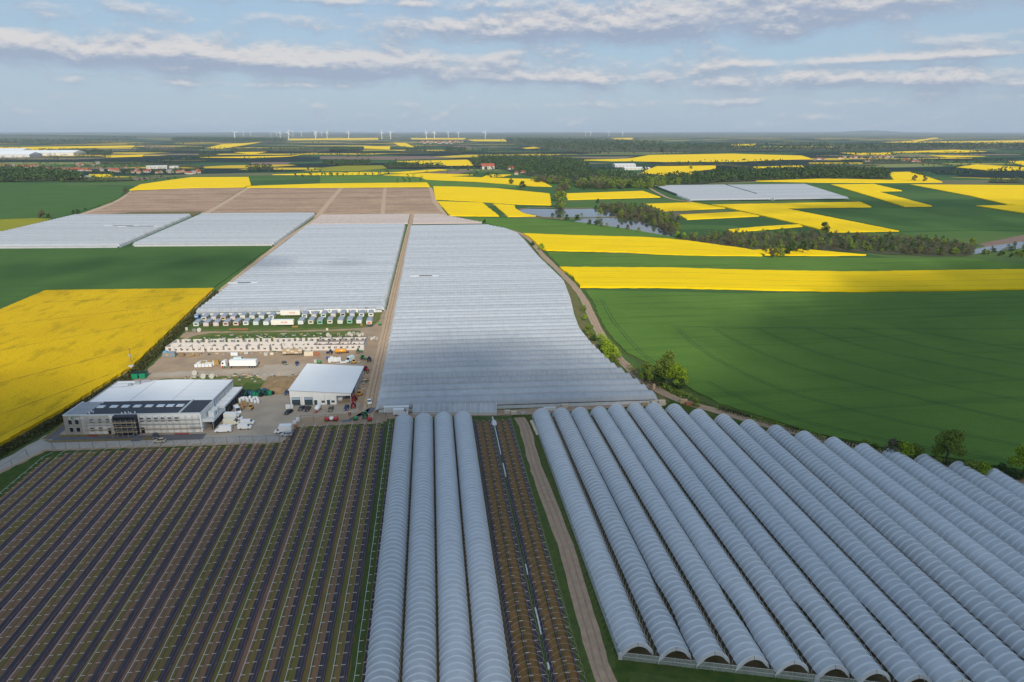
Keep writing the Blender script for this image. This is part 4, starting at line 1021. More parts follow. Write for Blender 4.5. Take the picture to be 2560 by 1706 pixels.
for q in range(4):
    v = 15.4 + q * 5.5
    hse = MB().box(W_ - .7, W_ + 3.3, v, v + 4.9, 0.8, 4.4).build('dock_house', M_panel, parent=B)
    MB().quad((W_ - .7, v - .05, 4.45), (W_ + 3.4, v - .05, 4.41), (W_ + 3.4, v + 4.95, 4.41), (W_ - .7, v + 4.95, 4.45)).build('roof_sheet', M_roofwhite, parent=hse)
    dock(v + .15, W_ + 3.31, 2.3); dock(v + 2.5, W_ + 3.31, 2.3)
for v in range(15, 37, 3): MB().box(50.35, 50.6, v, v + .3, 0, 7.0).build('pilaster', M_metal, parent=B)
sl = MB().box(46.2, 51.6, -1.2, -.06, 2.6, 2.75).build('canopy', M_panel, parent=B)
# scaffolding is its own thing
Sf = thing('scaffold', 'Steel scaffold with timber decks along the front of the packing house', 'scaffold', (-140.6, 255.7, 0), rad(-4.05))
for q in range(18):
    u = 8.6 + q * 2.45
    if 18.6 < u < 27.6: continue
    MB().tube([(u, -1.35, 0), (u, -1.35, 7.4)], .05, 4).build('standard', M_scaf, parent=Sf); MB().tube([(u, -.5, 0), (u, -.5, 7.2)], .05, 4).build('standard', M_scaf, parent=Sf)
for z in (1.95, 3.9, 5.6):
    for (a, b) in ((7.4, 18.4), (28.2, 50.5)):
        MB().box(a, b, -1.3, -.55, z, z + .09).build('deck', M_wood if z < 3 else M_scaf, parent=Sf); MB().tube([(a, -1.36, z + .95), (b, -1.36, z + .95)], .035, 4).build('ledger', M_scaf, parent=Sf)
for u in (18.8, 20.8, 22.8, 24.8, 26.8, 28.0):
    MB().tube([(u, -3.6, 0), (u, -3.6, 7.2)], .055, 4).build('standard', M_scaf, parent=Sf)
for z in (1.9, 3.8, 5.6):
    MB().box(18.6, 28.2, -3.5, -2.6, z, z + .12).build('deck', M_wood, parent=Sf); MB().tube([(18.6, -3.62, z + 1.0), (28.2, -3.62, z + 1.0)], .04, 4).build('ledger', M_scaf, parent=Sf)
for (a, b) in ((18.8, 22.8), (24.8, 28.0)):
    for z in (0, 1.9, 3.8): MB().tube([(a, -3.62, z + .1), (b, -3.62, z + 1.8)], .035, 4).build('brace', M_scaf, parent=Sf)
bl = MB()
for q in range(16): bl.box(41 + q * .34, 41.22 + q * .34, -1.9 - (q % 2) * .3, -1.6 - (q % 2) * .3, 0.05, .45)
for q in range(8): bl.box(9 + q * .45, 9.25 + q * .45, -1.9 - (q % 3) * .2, -1.6, 0.05, .35)
tag(bl.build('barrier_tape', M_red, loc=(-140.6, 255.7, 0), rz=rad(-4.05)), 'Red and white barrier pieces lying along the foot of the scaffold', 'barrier', kind='stuff')

# ------------------------------------------------------------------ workshop shed
Sh = thing('workshop_shed', 'White metal workshop shed with sloping roof, two dark roller doors and open bay', 'shed', (-61.6, 275.6, 0), rad(-3.6))
SW, SD = 25.3, 33.5
def zr(u): return 6.9 - 1.75 * u / SW
MB().extrude_profile([(0, 3.9), (SW, 3.9), (SW, zr(SW) - .12), (0, zr(0) - .12)], 0, .25).build('fascia', M_white, parent=Sh)
MB().box(0, .25, .25, SD, 0, 6.7).build('side_wall', M_panel, parent=Sh)
MB().box(0, SW, SD - .25, SD, 0, 5.0).build('back_wall', M_panel, parent=Sh)
MB().box(0.25, 19.0, .02, .25, 0, 3.9).build('front_wall', M_white, parent=Sh)
MB().box(19.0, 19.2, .25, SD - .3, 0, 4.6).build('inner_wall', M_panel, parent=Sh)
for q in range(7): MB().box(SW - .3, SW, .3 + q * 5.3, .6 + q * 5.3, 0, 4.9).build('post', M_metal, parent=Sh)
MB().box(SW - .2, SW - .05, 10, SD - .3, 0.3, 4.9).build('side_wall', M_metal, parent=Sh)
for q in range(8):
    v0, v1 = -.5 + q * 4.35, -.5 + q * 4.35 + 4.33
    MB().quad((-.4, v0, zr(-.4)), (SW + .4, v0, zr(SW + .4)), (SW + .4, v1, zr(SW + .4)), (-.4, v1, zr(-.4))).quad((-.4, v0, zr(-.4) - .12), (-.4, v1, zr(-.4) - .12), (SW + .4, v1, zr(SW + .4) - .12), (SW + .4, v0, zr(SW + .4) - .12)).build('roof_sheet', M_roofwhite, parent=Sh)
M_teal = mat('dark_teal_door', (0.035, 0.060, 0.075), 0.5, 0.1, 1.0)
for (a, b) in ((.7, 4.2), (5.9, 9.3)):
    d = MB().box(a, b, -.06, .02, 0, 3.55).build('roller_door', M_teal, parent=Sh)
    for z in (2.55, 3.05): MB().box(a + .1, b - .1, -.09, -.061, z, z + .3).build('pane', M_sky, parent=d)
for a in (9.9, 15.2):
    d = MB().box(a, a + 1.3, -.06, .02, 0, 2.15).build('door', M_teal, parent=Sh); MB().box(a + 1.0, a + 1.12, -.12, -.061, 1.0, 1.12).build('handle', M_panel, parent=d)
for a in (12.9, 17.0):
    f = MB().box(a, a + 1.5, -.05, .02, .85, 2.0).build('window', M_panel, parent=Sh)
    for q in range(2): MB().box(a + .08 + q * .7, a + .08 + q * .7 + .62, -.08, -.051, .95, 1.9).build('pane', M_glass, parent=f)
for a in (4.9, 9.55, 14.4): MB().tube([(a, -.06, 0), (a, -.06, 3.9)], .06, 5).build('downpipe', M_metal, parent=Sh)

# ------------------------------------------------------------------ house shell under construction
M_block = mat('aerated_block', (0.55, 0.505, 0.47), 0.95, 0.09, 0.8)
M_ring = mat('ring_beam', (0.115, 0.10, 0.11), 0.9, 0.2, 0.8)
Cn = thing('block_shell', 'Long roofless white block building under construction with rows of window openings', 'building', (-140.0, 357.2, 0), rad(-4.2))
CL, CD, CH = 102.5, 13.8, 3.0
def wall_with_openings(v, spacing, ow, z0, z1, skip=(), t=.3, start=2.2):
    """piers, spandrels and lintels of one long wall, each a piece"""
    u = 0.0; k = 0; x = start
    while x < CL - 2:
        MB().box(u, x - ow / 2, v, v + t, 0, CH + R.uniform(-.05, .05)).build('wall_pier', M_block, parent=Cn)
        if k not in skip:
            MB().box(x - ow / 2, x + ow / 2, v + .005, v + t - .005, 0, z0).build('spandrel', M_block, parent=Cn)
            if R.random() < .55 or x > 70: MB().box(x - ow / 2, x + ow / 2, v + .005, v + t - .005, z1, CH).build('lintel', M_block, parent=Cn)
        u = x + ow / 2; x += spacing; k += 1
    MB().box(u, CL, v, v + t, 0, CH).build('wall_pier', M_block, parent=Cn)
wall_with_openings(0, 3.05, 1.35, .95, 2.35, skip=(6, 17))
wall_with_openings(CD - .3, 3.05, 1.35, .95, 2.35)
wall_with_openings(7.4, 5.2, 1.1, 0.02, 2.2, t=.25, start=4)
wall_with_openings(5.6, 6.1, 1.1, 0.02, 2.2, t=.25, start=5)
for e in (0, CL - .3): MB().box(e, e + .3, .31, CD - .31, 0, CH).build('gable_wall', M_block, parent=Cn)
for q in range(17):
    u = 5.7 + q * 5.85
    MB().box(u, u + .22, .31, 5.59, 0, CH - .1 - (q % 3) * .2).build('cross_wall', M_block, parent=Cn)
    MB().box(u + 2, u + 2.22, 7.66, CD - .31, 0, CH - .1).build('cross_wall', M_block, parent=Cn)
for v in (0.0, 5.6, 7.4, CD - .3): MB().box(77, CL + .02, v - .03, v + .33, CH + .06, CH + .28).build('ring_beam', M_ring, parent=Cn)
for u in (77, 83.2, 89, 95, CL - .3): MB().box(u, u + .3, .34, CD - .34, CH + .07, CH + .27).build('ring_beam', M_ring, parent=Cn)
MB().box(.3, CL - .3, .3, CD - .3, .03, .12).build('floor_slab', M_paved, parent=Cn)
pr = MB()
for q in range(26): x = R.uniform(84, 94); y = R.uniform(2, 7); pr.tube([(x, y, .1), (x + R.uniform(-.3, .3), y, 3.2)], .06, 4)
tag(pr.build('formwork_props', M_wood, parent=Cn), kind='stuff')

# ------------------------------------------------------------------ mobile homes
M_mh_roof = mat('mobile_home_roof', (0.30, 0.33, 0.385), 0.6, 0.12, 0.7)
MH = {'cream': (0.62, 0.58, 0.47), 'tan': (0.58, 0.44, 0.32), 'pink': (0.62, 0.46, 0.38), 'white': (0.70, 0.69, 0.66), 'green': (0.20, 0.42, 0.27), 'grey': (0.44, 0.44, 0.43), 'mint': (0.55, 0.61, 0.52), 'blue': (0.02, 0.10, 0.28)}
M_mhside = mat('mobile_home_side', (0.22, 0.22, 0.23), 0.7, 0.15, 0.8)
def mobile_home(pos, colour, label, L=8.6, W=3.0, rz=0.0, H=2.5):
    c = MH[colour]; m = mat('cladding_' + colour, c, 0.7, 0.06, 0.6); md = mat('cladding_trim_' + colour, tuple(x * .6 for x in c), 0.7)  # darker cladding tone for trim band and window frames
    t = thing('mobile_home', label, 'mobile home', (pos[0], pos[1], 0), rz, 'mobile homes below the white tunnels')
    MB().box(-W / 2, W / 2, 0, L, .45, H).build('body', m, parent=t)
    MB().box(-W / 2 - .02, W / 2 + .02, -.03, L + .03, .95, 1.05).build('trim_band', md, parent=t)
    r = MB().extrude_profile([(-W / 2 - .12, H), (W / 2 + .12, H), (W / 2 + .12, H + .1), (0, H + .42), (-W / 2 - .12, H + .1)], -.12, L + .12).build('roof', M_mh_roof, parent=t)
    f = MB().box(-1.0, 1.0, -.05, -.001, 1.25, 2.1).build('window', md, parent=t); MB().box(-.9, .9, -.07, -.051, 1.32, 2.03).build('pane', M_sky if R.random() < .5 else M_glass, parent=f)
    for v in (1.4, 5.4):
        f = MB().box(W / 2 + .001, W / 2 + .05, v, v + 1.3, 1.2, 2.0).build('window', md, parent=t); MB().box(W / 2 + .051, W / 2 + .07, v + .1, v + 1.2, 1.28, 1.92).build('pane', M_glass, parent=f)
    MB().box(W / 2 + .001, W / 2 + .05, 3.5, 4.4, .5, 2.2).build('door', m, parent=t)
    MB().box(-W / 2 + .15, W / 2 - .15, .2, L - .2, .02, .45).build('skirting', M_roofdark, parent=t)
    return t
BACK = [(-139.4,418.9), (-134,419.8), (-128.1,418.6), (-122.4,418.5), (-117.3,421), (-111.4,419.8), (-105.6,419.1), (-99.7,418.4), (-79.9,418.7), (-74.2,418.6), (-68.5,418.4), (-62.6,418.8), (-56.9,419.2), (-51,418), (-45.3,417.3), (-39.5,417.2)]
BC = 'cream tan tan pink cream cream cream white white pink mint pink grey grey white white'.split()
FRONT = [(-140.1,406.6), (-134.2,405.5), (-128.5,405.3), (-122.9,405.1), (-117.2,405.4), (-111.6,405.7), (-105.7,405), (-99.7,404.3), (-79.6,403.6), (-73.7,403.7), (-68.3,402.6), (-62.5,403.2), (-56.4,402.2), (-50.8,402.1), (-45.3,401.6), (-39.2,398.9)]
FC = 'mint pink pink pink pink white mint white white cream green cream cream green white white'.split()
CW = {'cream': 'Cream', 'tan': 'Tan', 'pink': 'Pinkish', 'white': 'White', 'green': 'Green', 'grey': 'Grey', 'mint': 'Pale green'}
for k, (p, c) in enumerate(zip(BACK, BC)): mobile_home(p, c, '%s mobile home, %s from the farm road in the back row by the tunnels' % (CW[c], ordinal(k + 1)), L=7.8 + R.uniform(-.4, .6), rz=rad(R.uniform(-2, 2)), H=2.5)
for k, (p, c) in enumerate(zip(FRONT, FC)):
    t = mobile_home(p, c, '%s mobile home, %s from the farm road in the front row' % (CW[c], ordinal(k + 1)), L=8.2 + R.uniform(-.4, .6), rz=rad(R.uniform(-2, 2)), H=2.55)
    if k == 15: MB().box(-1.0, 1.1, -.09, -.075, .7, 1.9).build('painted_panel', mat('orange_paint', (.55, .2, .08), .7, .2, 2), parent=t)
mobile_home((-145.4,424.2), 'blue', 'Small dark blue cabin at the farm-road end of the mobile homes', L=4.5, W=2.6)
for k, (p, w) in enumerate((((-75.2,427.8), 10), ((-64.4,429.3), 10.5), ((-54.1,428.4), 10.5), ((-45.8,427.5), 6.5), ((-40.8,426.9), 6.5))):
    t = thing('cabin_unit', 'Long white cabin unit against the tunnel side, %s from the lettered trailers' % ordinal(k + 1), 'cabin', (p[0], p[1] + 1, 0), 0, 'white cabin units behind the mobile homes')
    MB().box(-w / 2, w / 2, 0, 2.6, .2, 2.7).build('body', mat('cladding_white', MH['white'], .7, .06, .6), parent=t); MB().box(-w / 2 - .1, w / 2 + .1, -.1, 2.7, 2.7, 2.85).build('roof', M_mh_roof, parent=t)
    for q in range(int(w / 2.2)):
        f = MB().box(-w / 2 + .5 + q * 2.2, -w / 2 + 1.5 + q * 2.2, -.05, -.001, .9 if q % 2 else .25, 2.0).build('window' if q % 2 else 'door', M_mhside, parent=t)
M_trailer = mat('trailer_body', (0.70, 0.66, 0.58), 0.6, 0.06, 0.5)
for k, (p, L, nm) in enumerate((((-96.3, 402.3), 13.0, 'front'), ((-95.4, 424.6), 12.0, 'back'))):
    t = thing('box_trailer', 'Long cream box trailer with red lettering in the %s row of mobile homes' % nm, 'trailer', (p[0], p[1], 0), rad(-4), 'lettered trailers parked among the mobile homes')
    MB().box(0, L, 0, 2.5, .9, 3.7).build('body', M_trailer, parent=t)
    MB().box(-.04, L + .04, -.04, 2.54, 3.7, 3.78).build('roof', M_roofwhite, parent=t)
    MB().box(.4, L - .4, .5, 2.0, .6, .9).build('chassis', M_black, parent=t)
    for q in range(3):
        for v in (.15, 2.05): MB().cyl((L - 4.2 + q * 1.25, v, .5), .5, .3, 12, 'y').build('wheel', M_black, parent=t)
    for q in (1.6, 2.1): MB().box(q, q + .15, .3, .5, 0, .9).build('support_leg', M_metal, parent=t)
    lt = put('lettering', text_mesh('MTOR', 1.35, M_red, .02, .35), t, (L * .42, -.03, 1.9)); lt.rotation_euler = (rad(90), 0, 0)

# ------------------------------------------------------------------ vehicles
M_tyre = mat('tyre', (0.015, 0.015, 0.016), 0.8); M_rim = mat('wheel_rim', (0.40, 0.40, 0.42), 0.35, metal=0.6)
M_lamp = mat('headlamp', (0.75, 0.76, 0.78), 0.15, spec=0.8); M_tail = mat('tail_lamp', (0.30, 0.01, 0.01), 0.3)
M_under = mat('underbody', (0.02, 0.02, 0.022), 0.8)
def paint(name, c): return mat('paint_' + name, c, 0.28, spec=0.6)
PAINT = {'white': paint('white', (.74, .74, .73)), 'cream': paint('cream', (.68, .65, .52)), 'black': paint('black', (.012, .012, .014)), 'blue': paint('blue', (.02, .035, .11)), 'grey': paint('grey', (.06, .065, .07)),
         'silver': paint('silver', (.42, .46, .52)), 'beige': paint('beige', (.50, .46, .36)), 'red': paint('red', (.42, .02, .02)), 'orange': paint('orange', (.62, .26, .02)), 'yellow': paint('yellow', (.66, .36, .05)),
         'green': paint('green', (.03, .22, .06)), 'olive': paint('olive', (.13, .13, .09)), 'aqua': paint('aqua', (.55, .68, .68))}
def wheel_mesh(r, w):
    mb = MB(); mb.cyl((0, -w / 2, 0), r, w, 14, 'y'); ty = mb.mesh('tyre', M_tyre)
    mb2 = MB(); mb2.cyl((0, -w / 2 - .012, 0), r * .58, w + .024, 10, 'y'); return ty, mb2.mesh('rim', M_rim)
WHEELS = {}
def wheels(t, r, w, spots):
    if (r, w) not in WHEELS: WHEELS[(r, w)] = wheel_mesh(r, w)
    ty, ri = WHEELS[(r, w)]
    for (x, y) in spots:
        o = put('wheel', ty, t, (x, y, r)); put('rim', ri, o)
def shell(prof, hw, tuck=0.0, z_t=0.9):
    """side profile (x, z) pulled across the width, drawn in above z_t"""
    mb = MB(); n = len(prof)
    for s in (-1, 1):
        for x, z in prof: mb.v.append((x, s * (hw - tuck * max(0, z - z_t)), z))
    for i in range(n):
        j = (i + 1) % n; mb.face((i, j, n + j, n + i))
    mb.face(list(range(n))[::-1]); mb.face(list(range(n, 2 * n)))
    return mb
def car(pos, rz, colour, label, estate=False, group='cars parked in the farm yard'):
    t = thing('car', label, 'car', (pos[0], pos[1], .06), rad(rz), group)
    back = [(-2.1, .3), (-2.15, .75), (-2.05, .98)] if not estate else [(-2.1, .3), (-2.15, .8), (-2.1, 1.0)]
    shell(back + [(-1.6, 1.0), (.75, .98), (1.75, .84), (2.05, .68), (2.1, .3)], .87).build('body', PAINT[colour], parent=t, smooth=False)
    x_ = -1.95 if estate else -1.7
    shell([(x_, .98), (x_ + .35, 1.42), (-.1, 1.46), (.25, 1.40), (.95, .96)], .80, .22, .98).build('windows', M_glass, parent=t)
    shell([(x_ + .30, 1.425), (-.1, 1.475), (.30, 1.405), (.1, 1.43)], .70, .1, 1.4).build('roof', PAINT[colour], parent=t)
    for s in (-1, 1):
        MB().box(2.02, 2.11, s * .62 - .17, s * .62 + .17, .55, .70).build('headlight', M_lamp, parent=t)
        MB().box(-2.16, -2.1, s * .66 - .13, s * .66 + .13, .7, .88).build('tail_light', M_tail, parent=t)
    wheels(t, .32, .2, ((1.32, .78), (1.32, -.78), (-1.3, .78), (-1.3, -.78)))
    return t
def van(pos, rz, colour, label, L=5.9, H=2.45, glazed=False, group='white vans parked by the loading docks', W=.98):
    t = thing('van', label, 'van', (pos[0], pos[1], .06), rad(rz), group); h = L / 2
    shell([(-h, .35), (-h, H - .08), (-h + .1, H), (h - 1.95, H), (h - 1.55, H - .1), (h - .75, 1.25), (h - .1, 1.05), (h, .8), (h, .35)], W, .07, 1.1).build('body', PAINT[colour], parent=t)
    m = MB(); m.quad((h - 1.50, W - .16, H - .20), (h - 1.50, -W + .16, H - .20), (h - .76, -W + .1, 1.32), (h - .76, W - .1, 1.32)); m.v = [(x + .03, y, z + .02) for x, y, z in m.v]; m.build('windscreen', M_glass, parent=t)
    for s in (-1, 1):
        MB().poly([(h - 1.95, s * (W - .045), 1.35), (h - .98, s * (W - .02), 1.35), (h - 1.5, s * (W - .075), H - .32), (h - 1.95, s * (W - .075), H - .32)]).build('side_window', M_glass, parent=t)
        if glazed:
            for q in range(2): MB().poly([(h - 3.25 - q * 1.35, s * (W - .035), 1.35), (h - 2.1 - q * 1.35, s * (W - .035), 1.35), (h - 2.1 - q * 1.35, s * (W - .075), H - .32), (h - 3.25 - q * 1.35, s * (W - .075), H - .32)]).build('side_window', M_glass, parent=t)
        MB().box(h - .05, h + .02, s * .72 - .16, s * .72 + .16, .75, .98).build('headlight', M_lamp, parent=t)
        MB().box(-h - .02, -h + .02, s * .85 - .08, s * .85 + .08, .9, 1.5).build('tail_light', M_tail, parent=t)
    MB().box(-h + .2, h - .2, -W + .1, W - .1, .22, .36).build('underbody', M_under, parent=t)
    wheels(t, .35, .22, ((h - 1.0, W - .1), (h - 1.0, -W + .1), (-h + 1.15, W - .1), (-h + 1.15, -W + .1)))
    return t
def box_truck(pos, rz, label, L=7.0, Hb=3.1):
    t = thing('box_van', label, 'truck', (pos[0], pos[1], .06), rad(rz), 'box vans in the farm yard'); h = L / 2
    MB().box(-h, h - 2.0, -1.08, 1.08, .85, Hb).build('cargo_box', PAINT['white'], parent=t)
    MB().box(-h - .03, h - 1.97, -1.11, 1.11, Hb, Hb + .06).build('box_roof', M_roofwhite, parent=t)
    shell([(h - 1.95, .4), (h - 1.95, 2.25), (h - 1.45, 2.28), (h - .75, 1.3), (h - .1, 1.05), (h, .4)], .95, .07, 1.1).build('cab', PAINT['white'], parent=t)
    MB().quad((h - 1.42, .8, 2.2), (h - 1.42, -.8, 2.2), (h - .72, -.86, 1.36), (h - .72, .86, 1.36)).build('windscreen', M_glass, parent=t)
    for s in (-1, 1):
        MB().poly([(h - 1.85, s * .945, 1.35), (h - .95, s * .96, 1.35), (h - 1.42, s * .89, 2.1), (h - 1.85, s * .89, 2.1)]).build('side_window', M_glass, parent=t)
        MB().box(h - .05, h + .02, s * .7 - .15, s * .7 + .15, .75, .95).build('headlight', M_lamp, parent=t)
    MB().box(-h + .1, h - .3, -.6, .6, .4, .86).build('chassis', M_under, parent=t)
    wheels(t, .36, .24, ((h - 1.0, .85), (h - 1.0, -.85), (-h + 1.4, .85), (-h + 1.4, -.85)))
    return t
van((-82,251.4), 180, 'white', 'White panel van nearest the fence, nose towards the packing house', L=6.2, H=2.6)
van((-80.7,258), -4, 'cream', 'Cream high-roof van parked between the box van and the white minibuses', L=6.0, H=2.65)
box_truck((-81.1,262.3), -8, 'White box van with its nose to the yard beside the loading docks')
van((-81.7,270.2), -62, 'white', 'White van facing the camera, parked closest to the cardboard stacks', L=5.2, H=2.6)
van((-74.6,257.6), -3, 'white', 'White minibus with dark side windows, further from the fence', L=5.0, H=1.95, glazed=True, group='white minibuses in the yard')
van((-74.6,253.3), -2, 'white', 'White minibus with dark side windows, nearer the fence', L=5.0, H=1.95, glazed=True, group='white minibuses in the yard')
box_truck((-59,247.6), 178, 'White box van parked by the corner of the berry rows', L=6.6, Hb=3.3)
car((-57.4,245.1), 180, 'silver', 'Silver estate car in front of the box van at the row corner', estate=True)
car((-60.8,266.9), -115, 'black', 'Black car standing alone by the white sacks left of the shed doors')
car((-56.2,270.4), -105, 'grey', 'Dark grey hatchback in front of the first roller door')
car((-53.6,269.6), -100, 'black', 'Black saloon in front of the second roller door')
car((-44.1,268.2), -98, 'olive', 'Dark olive pickup car in front of the shed windows', estate=True)
car((-37.7,268.8), -92, 'blue', 'Dark blue car in front of the open bay of the shed')
car((-28.9,274.3), -80, 'white', 'White car against the end wall of the long tunnel block')
car((-74.7,330.8), -60, 'olive', 'Muddy jeep on the open dirt behind the shed', estate=True)
car((-68.5,329.3), -80, 'blue', 'Blue car alone on the dirt behind the shed, beside the jeep')
car((-65.6,289.5), -95, 'blue', 'Dark blue car tucked against the left wall of the shed')
car((-106.1,249.1), -70, 'grey', 'Dark grey car parked under the packing house entrance')
car((-102.9,244.6), 176, 'beige', 'Beige hatchback driving on the concrete road in front of the packing house', group='cars on the farm road')
van((-43.1,331.6), -118, 'aqua', 'Pale aqua van among the pallets behind the shed', L=5.6, H=2.5, group='vans behind the shed')
van((-98.1,337.7), 4, 'aqua', 'Light blue van half hidden behind the articulated lorry', L=5.2, H=2.3, group='vans behind the shed')
van((-15.2,260.1), -2, 'white', 'White camper van in front of the site hut beside the tunnels', L=6.0, H=2.6, group='campers by the tunnels')
# articulated lorry
t = thing('articulated_lorry', 'White articulated lorry with long trailer on the dirt road', 'lorry', (-94.6, 328.0, .06), rad(-5.5))
MB().box(-5.2, 7.6, -1.25, 1.25, 1.15, 4.0).build('trailer_box', PAINT['white'], parent=t)
MB().box(-5.25, 7.65, -1.28, 1.28, 4.0, 4.06).build('trailer_roof', M_roofwhite, parent=t)
MB().box(-5.0, 7.4, -.5, .5, .8, 1.15).build('chassis', M_under, parent=t)
shell([(-9.3, .5), (-9.35, 1.9), (-9.1, 3.2), (-8.6, 3.7), (-7.2, 3.8), (-7.0, .5)], 1.2).build('cab', PAINT['white'], parent=t)
MB().quad((-9.36, 1.05, 2.0), (-9.36, -1.05, 2.0), (-9.14, -1.0, 3.1), (-9.14, 1.0, 3.1)).build('windscreen', M_glass, parent=t)
for s in (-1, 1):
    MB().box(-8.9, -8.0, s * 1.205 - .01, s * 1.205 + .01, 2.1, 3.0).build('side_window', M_glass, parent=t); MB().box(-9.38, -9.3, s * .85 - .2, s * .85 + .2, .8, 1.05).build('headlight', M_lamp, parent=t)
MB().box(-9.2, -8.1, -1.26, -1.21, .55, 1.3).build('red_panel', PAINT['red'], parent=t); MB().box(-8.0, -7.1, -1.26, -1.21, .55, 1.3).build('green_panel', PAINT['green'], parent=t)
wheels(t, .5, .3, [(x, s * 1.05) for x in (-8.4, -5.0, 3.6, 4.9, 6.2) for s in (-1, 1)])
# tractors and machines
def tractor(pos, rz, colour, label):
    t = thing('tractor', label, 'tractor', (pos[0], pos[1], .05), rad(rz), 'tractors and machines in the yard')
    shell([(.1, .8), (.1, 1.35), (1.7, 1.25), (1.9, 1.1), (1.9, .7)], .38).build('bonnet', PAINT[colour], parent=t)
    MB().box(-1.0, .15, -.6, .6, .7, 1.25).build('body', M_under, parent=t); MB().box(-.95, .1, -.58, .58, 1.26, 2.25, .12).build('cab_glass', M_glass, parent=t); MB().box(-.95, .1, -.6, .6, 2.25, 2.38).build('cab_roof', PAINT[colour], parent=t)
    wheels(t, .72, .42, ((-.6, .85), (-.6, -.85))); wheels(t, .46, .3, ((1.35, .75), (1.35, -.75)))
    for s in (-1, 1): MB().box(-1.2, .1, s * .85 - .22, s * .85 + .22, 1.42, 1.5).build('mudguard', PAINT[colour], parent=t)
    return t
for (p, rz, c, l) in (((-35.1,270.2), -85, 'red', 'Red tractor by the open corner of the shed'), ((-35.4,277.9), -100, 'red', 'Red tractor beside the open side of the shed, behind the first'), ((-29.3,259.1), -90, 'green', 'Dark green tractor at the head of the berry rows'),
                      ((-54.7,344.8), 170, 'blue', 'Dark tractor hitched before the orange tanker'), ((-39.9,344.9), 10, 'green', 'Small green tractor at the corner of the block shell'), ((-33.8,316.2), -60, 'red', 'Red tractor behind the shed by the sandy lane'),
                      ((-36.8,333.6), -40, 'green', 'Dark green tractor parked behind the shed near the lane'), ((-33.5,330.5), -90, 'grey', 'Grey tractor closest to the sandy lane behind the shed')):
    tractor(p, rz, c, l)
def loader(pos, rz, colour, label):
    t = thing('loader', label, 'loader', (pos[0], pos[1], .05), rad(rz), 'tractors and machines in the yard')
    MB().box(-1.2, .9, -.6, .6, .5, 1.2, .08).build('body', PAINT[colour], parent=t); MB().box(-.6, .5, -.5, .5, 1.2, 2.1, .1).build('cab_glass', M_glass, parent=t); MB().box(-.65, .55, -.55, .55, 2.1, 2.2).build('cab_roof', PAINT[colour], parent=t)
    for s in (-1, 1): MB().tube([(0, s * .5, 1.2), (1.1, s * .5, 1.0), (1.7, s * .5, .4)], .08, 4).build('arm', PAINT[colour], parent=t)
    MB().box(1.6, 2.0, -.75, .75, .15, .7).build('bucket', M_metal, parent=t); wheels(t, .4, .3, ((-.8, .65), (-.8, -.65), (.6, .65), (.6, -.65)))
loader((-77.1,273.1), -100, 'yellow', 'Yellow loader in front of the white sacks at the docks')
loader((-33.9,283.7), 40, 'orange', 'Orange loader beside the open side of the shed')
loader((-40.8,327.9), 15, 'yellow', 'Yellow loader behind the shed roof')
# orange tanker
t = thing('tank_trailer', 'Orange tank trailer in front of the block shell', 'trailer', (*(-49.2,344.9), .05), rad(2))
MB().tube([(-2.9, 0, 1.55), (-2.5, 0, 1.55), (2.5, 0, 1.55), (2.9, 0, 1.55)], 1.0, 14, True, [.75, 1.05, 1.05, .75]).build('tank', PAINT['orange'], parent=t, smooth=True)
MB().box(-2.8, 4.2, -.5, .5, .55, .75).build('chassis', M_under, parent=t); wheels(t, .5, .35, ((-1.2, .95), (-1.2, -.95), (-.1, .95), (-.1, -.95)))
# boat-like caravan on a red stand, and round sprayer tanks
t = thing('boat_trailer', 'White boat on a red trailer in front of the shed', 'boat', (*(-49.2,269.1), .05), rad(80))
MB().tube([(-2.6, 0, 1.5), (-2.0, 0, 1.5), (.6, 0, 1.5), (1.9, 0, 1.45), (2.6, 0, 1.3)], 1, 10, True, [.5, 1.0, 1.0, .7, .1]).build('hull', PAINT['white'], parent=t, smooth=True)
MB().box(-3.6, 2.2, -.12, .12, .4, .55).box(-3.2, -2.6, -.7, .7, .3, .42).build('trailer_frame', PAINT['red'], parent=t); wheels(t, .32, .2, ((.4, 1.0), (.4, -1.0)))
def sprayer(pos, colour, label, r=.95):
    t = thing('sprayer', label, 'sprayer', (pos[0], pos[1], .05), R.uniform(0, 3), 'round sprayer tanks at the head of the rows')
    MB().tube([(0, 0, .5), (0, 0, .7), (0, 0, 1.5), (0, 0, 1.7)], r, 12, True, [r * .75, r, r, r * .4]).build('tank', PAINT[colour], parent=t, smooth=True)
    MB().box(-1.3, 1.3, -.1, .1, .3, .5).build('frame', M_under, parent=t); wheels(t, .3, .2, ((0, r * .8), (0, -r * .8)))
for (p, c, l) in (((-44.1,257), 'red', 'Red sprayer tank nearest the boat end of the rows'), ((-40.5,256.8), 'red', 'Red sprayer tank beside the purple crate'), ((-32.8,256.7), 'green', 'Bright green sprayer tank at the head of the rows'),
                  ((-27.2,255.2), 'red', 'Bright red sprayer tank next to the green tractor'), ((-42.3,257.3), 'white', 'White sprayer tank between two red ones'), ((-32.6,397), 'green', 'Green round tank at the lane end of the mobile homes'), ((-57.8,329.5), 'green', 'Green round bin behind the shed')):
    sprayer(p, c, l)
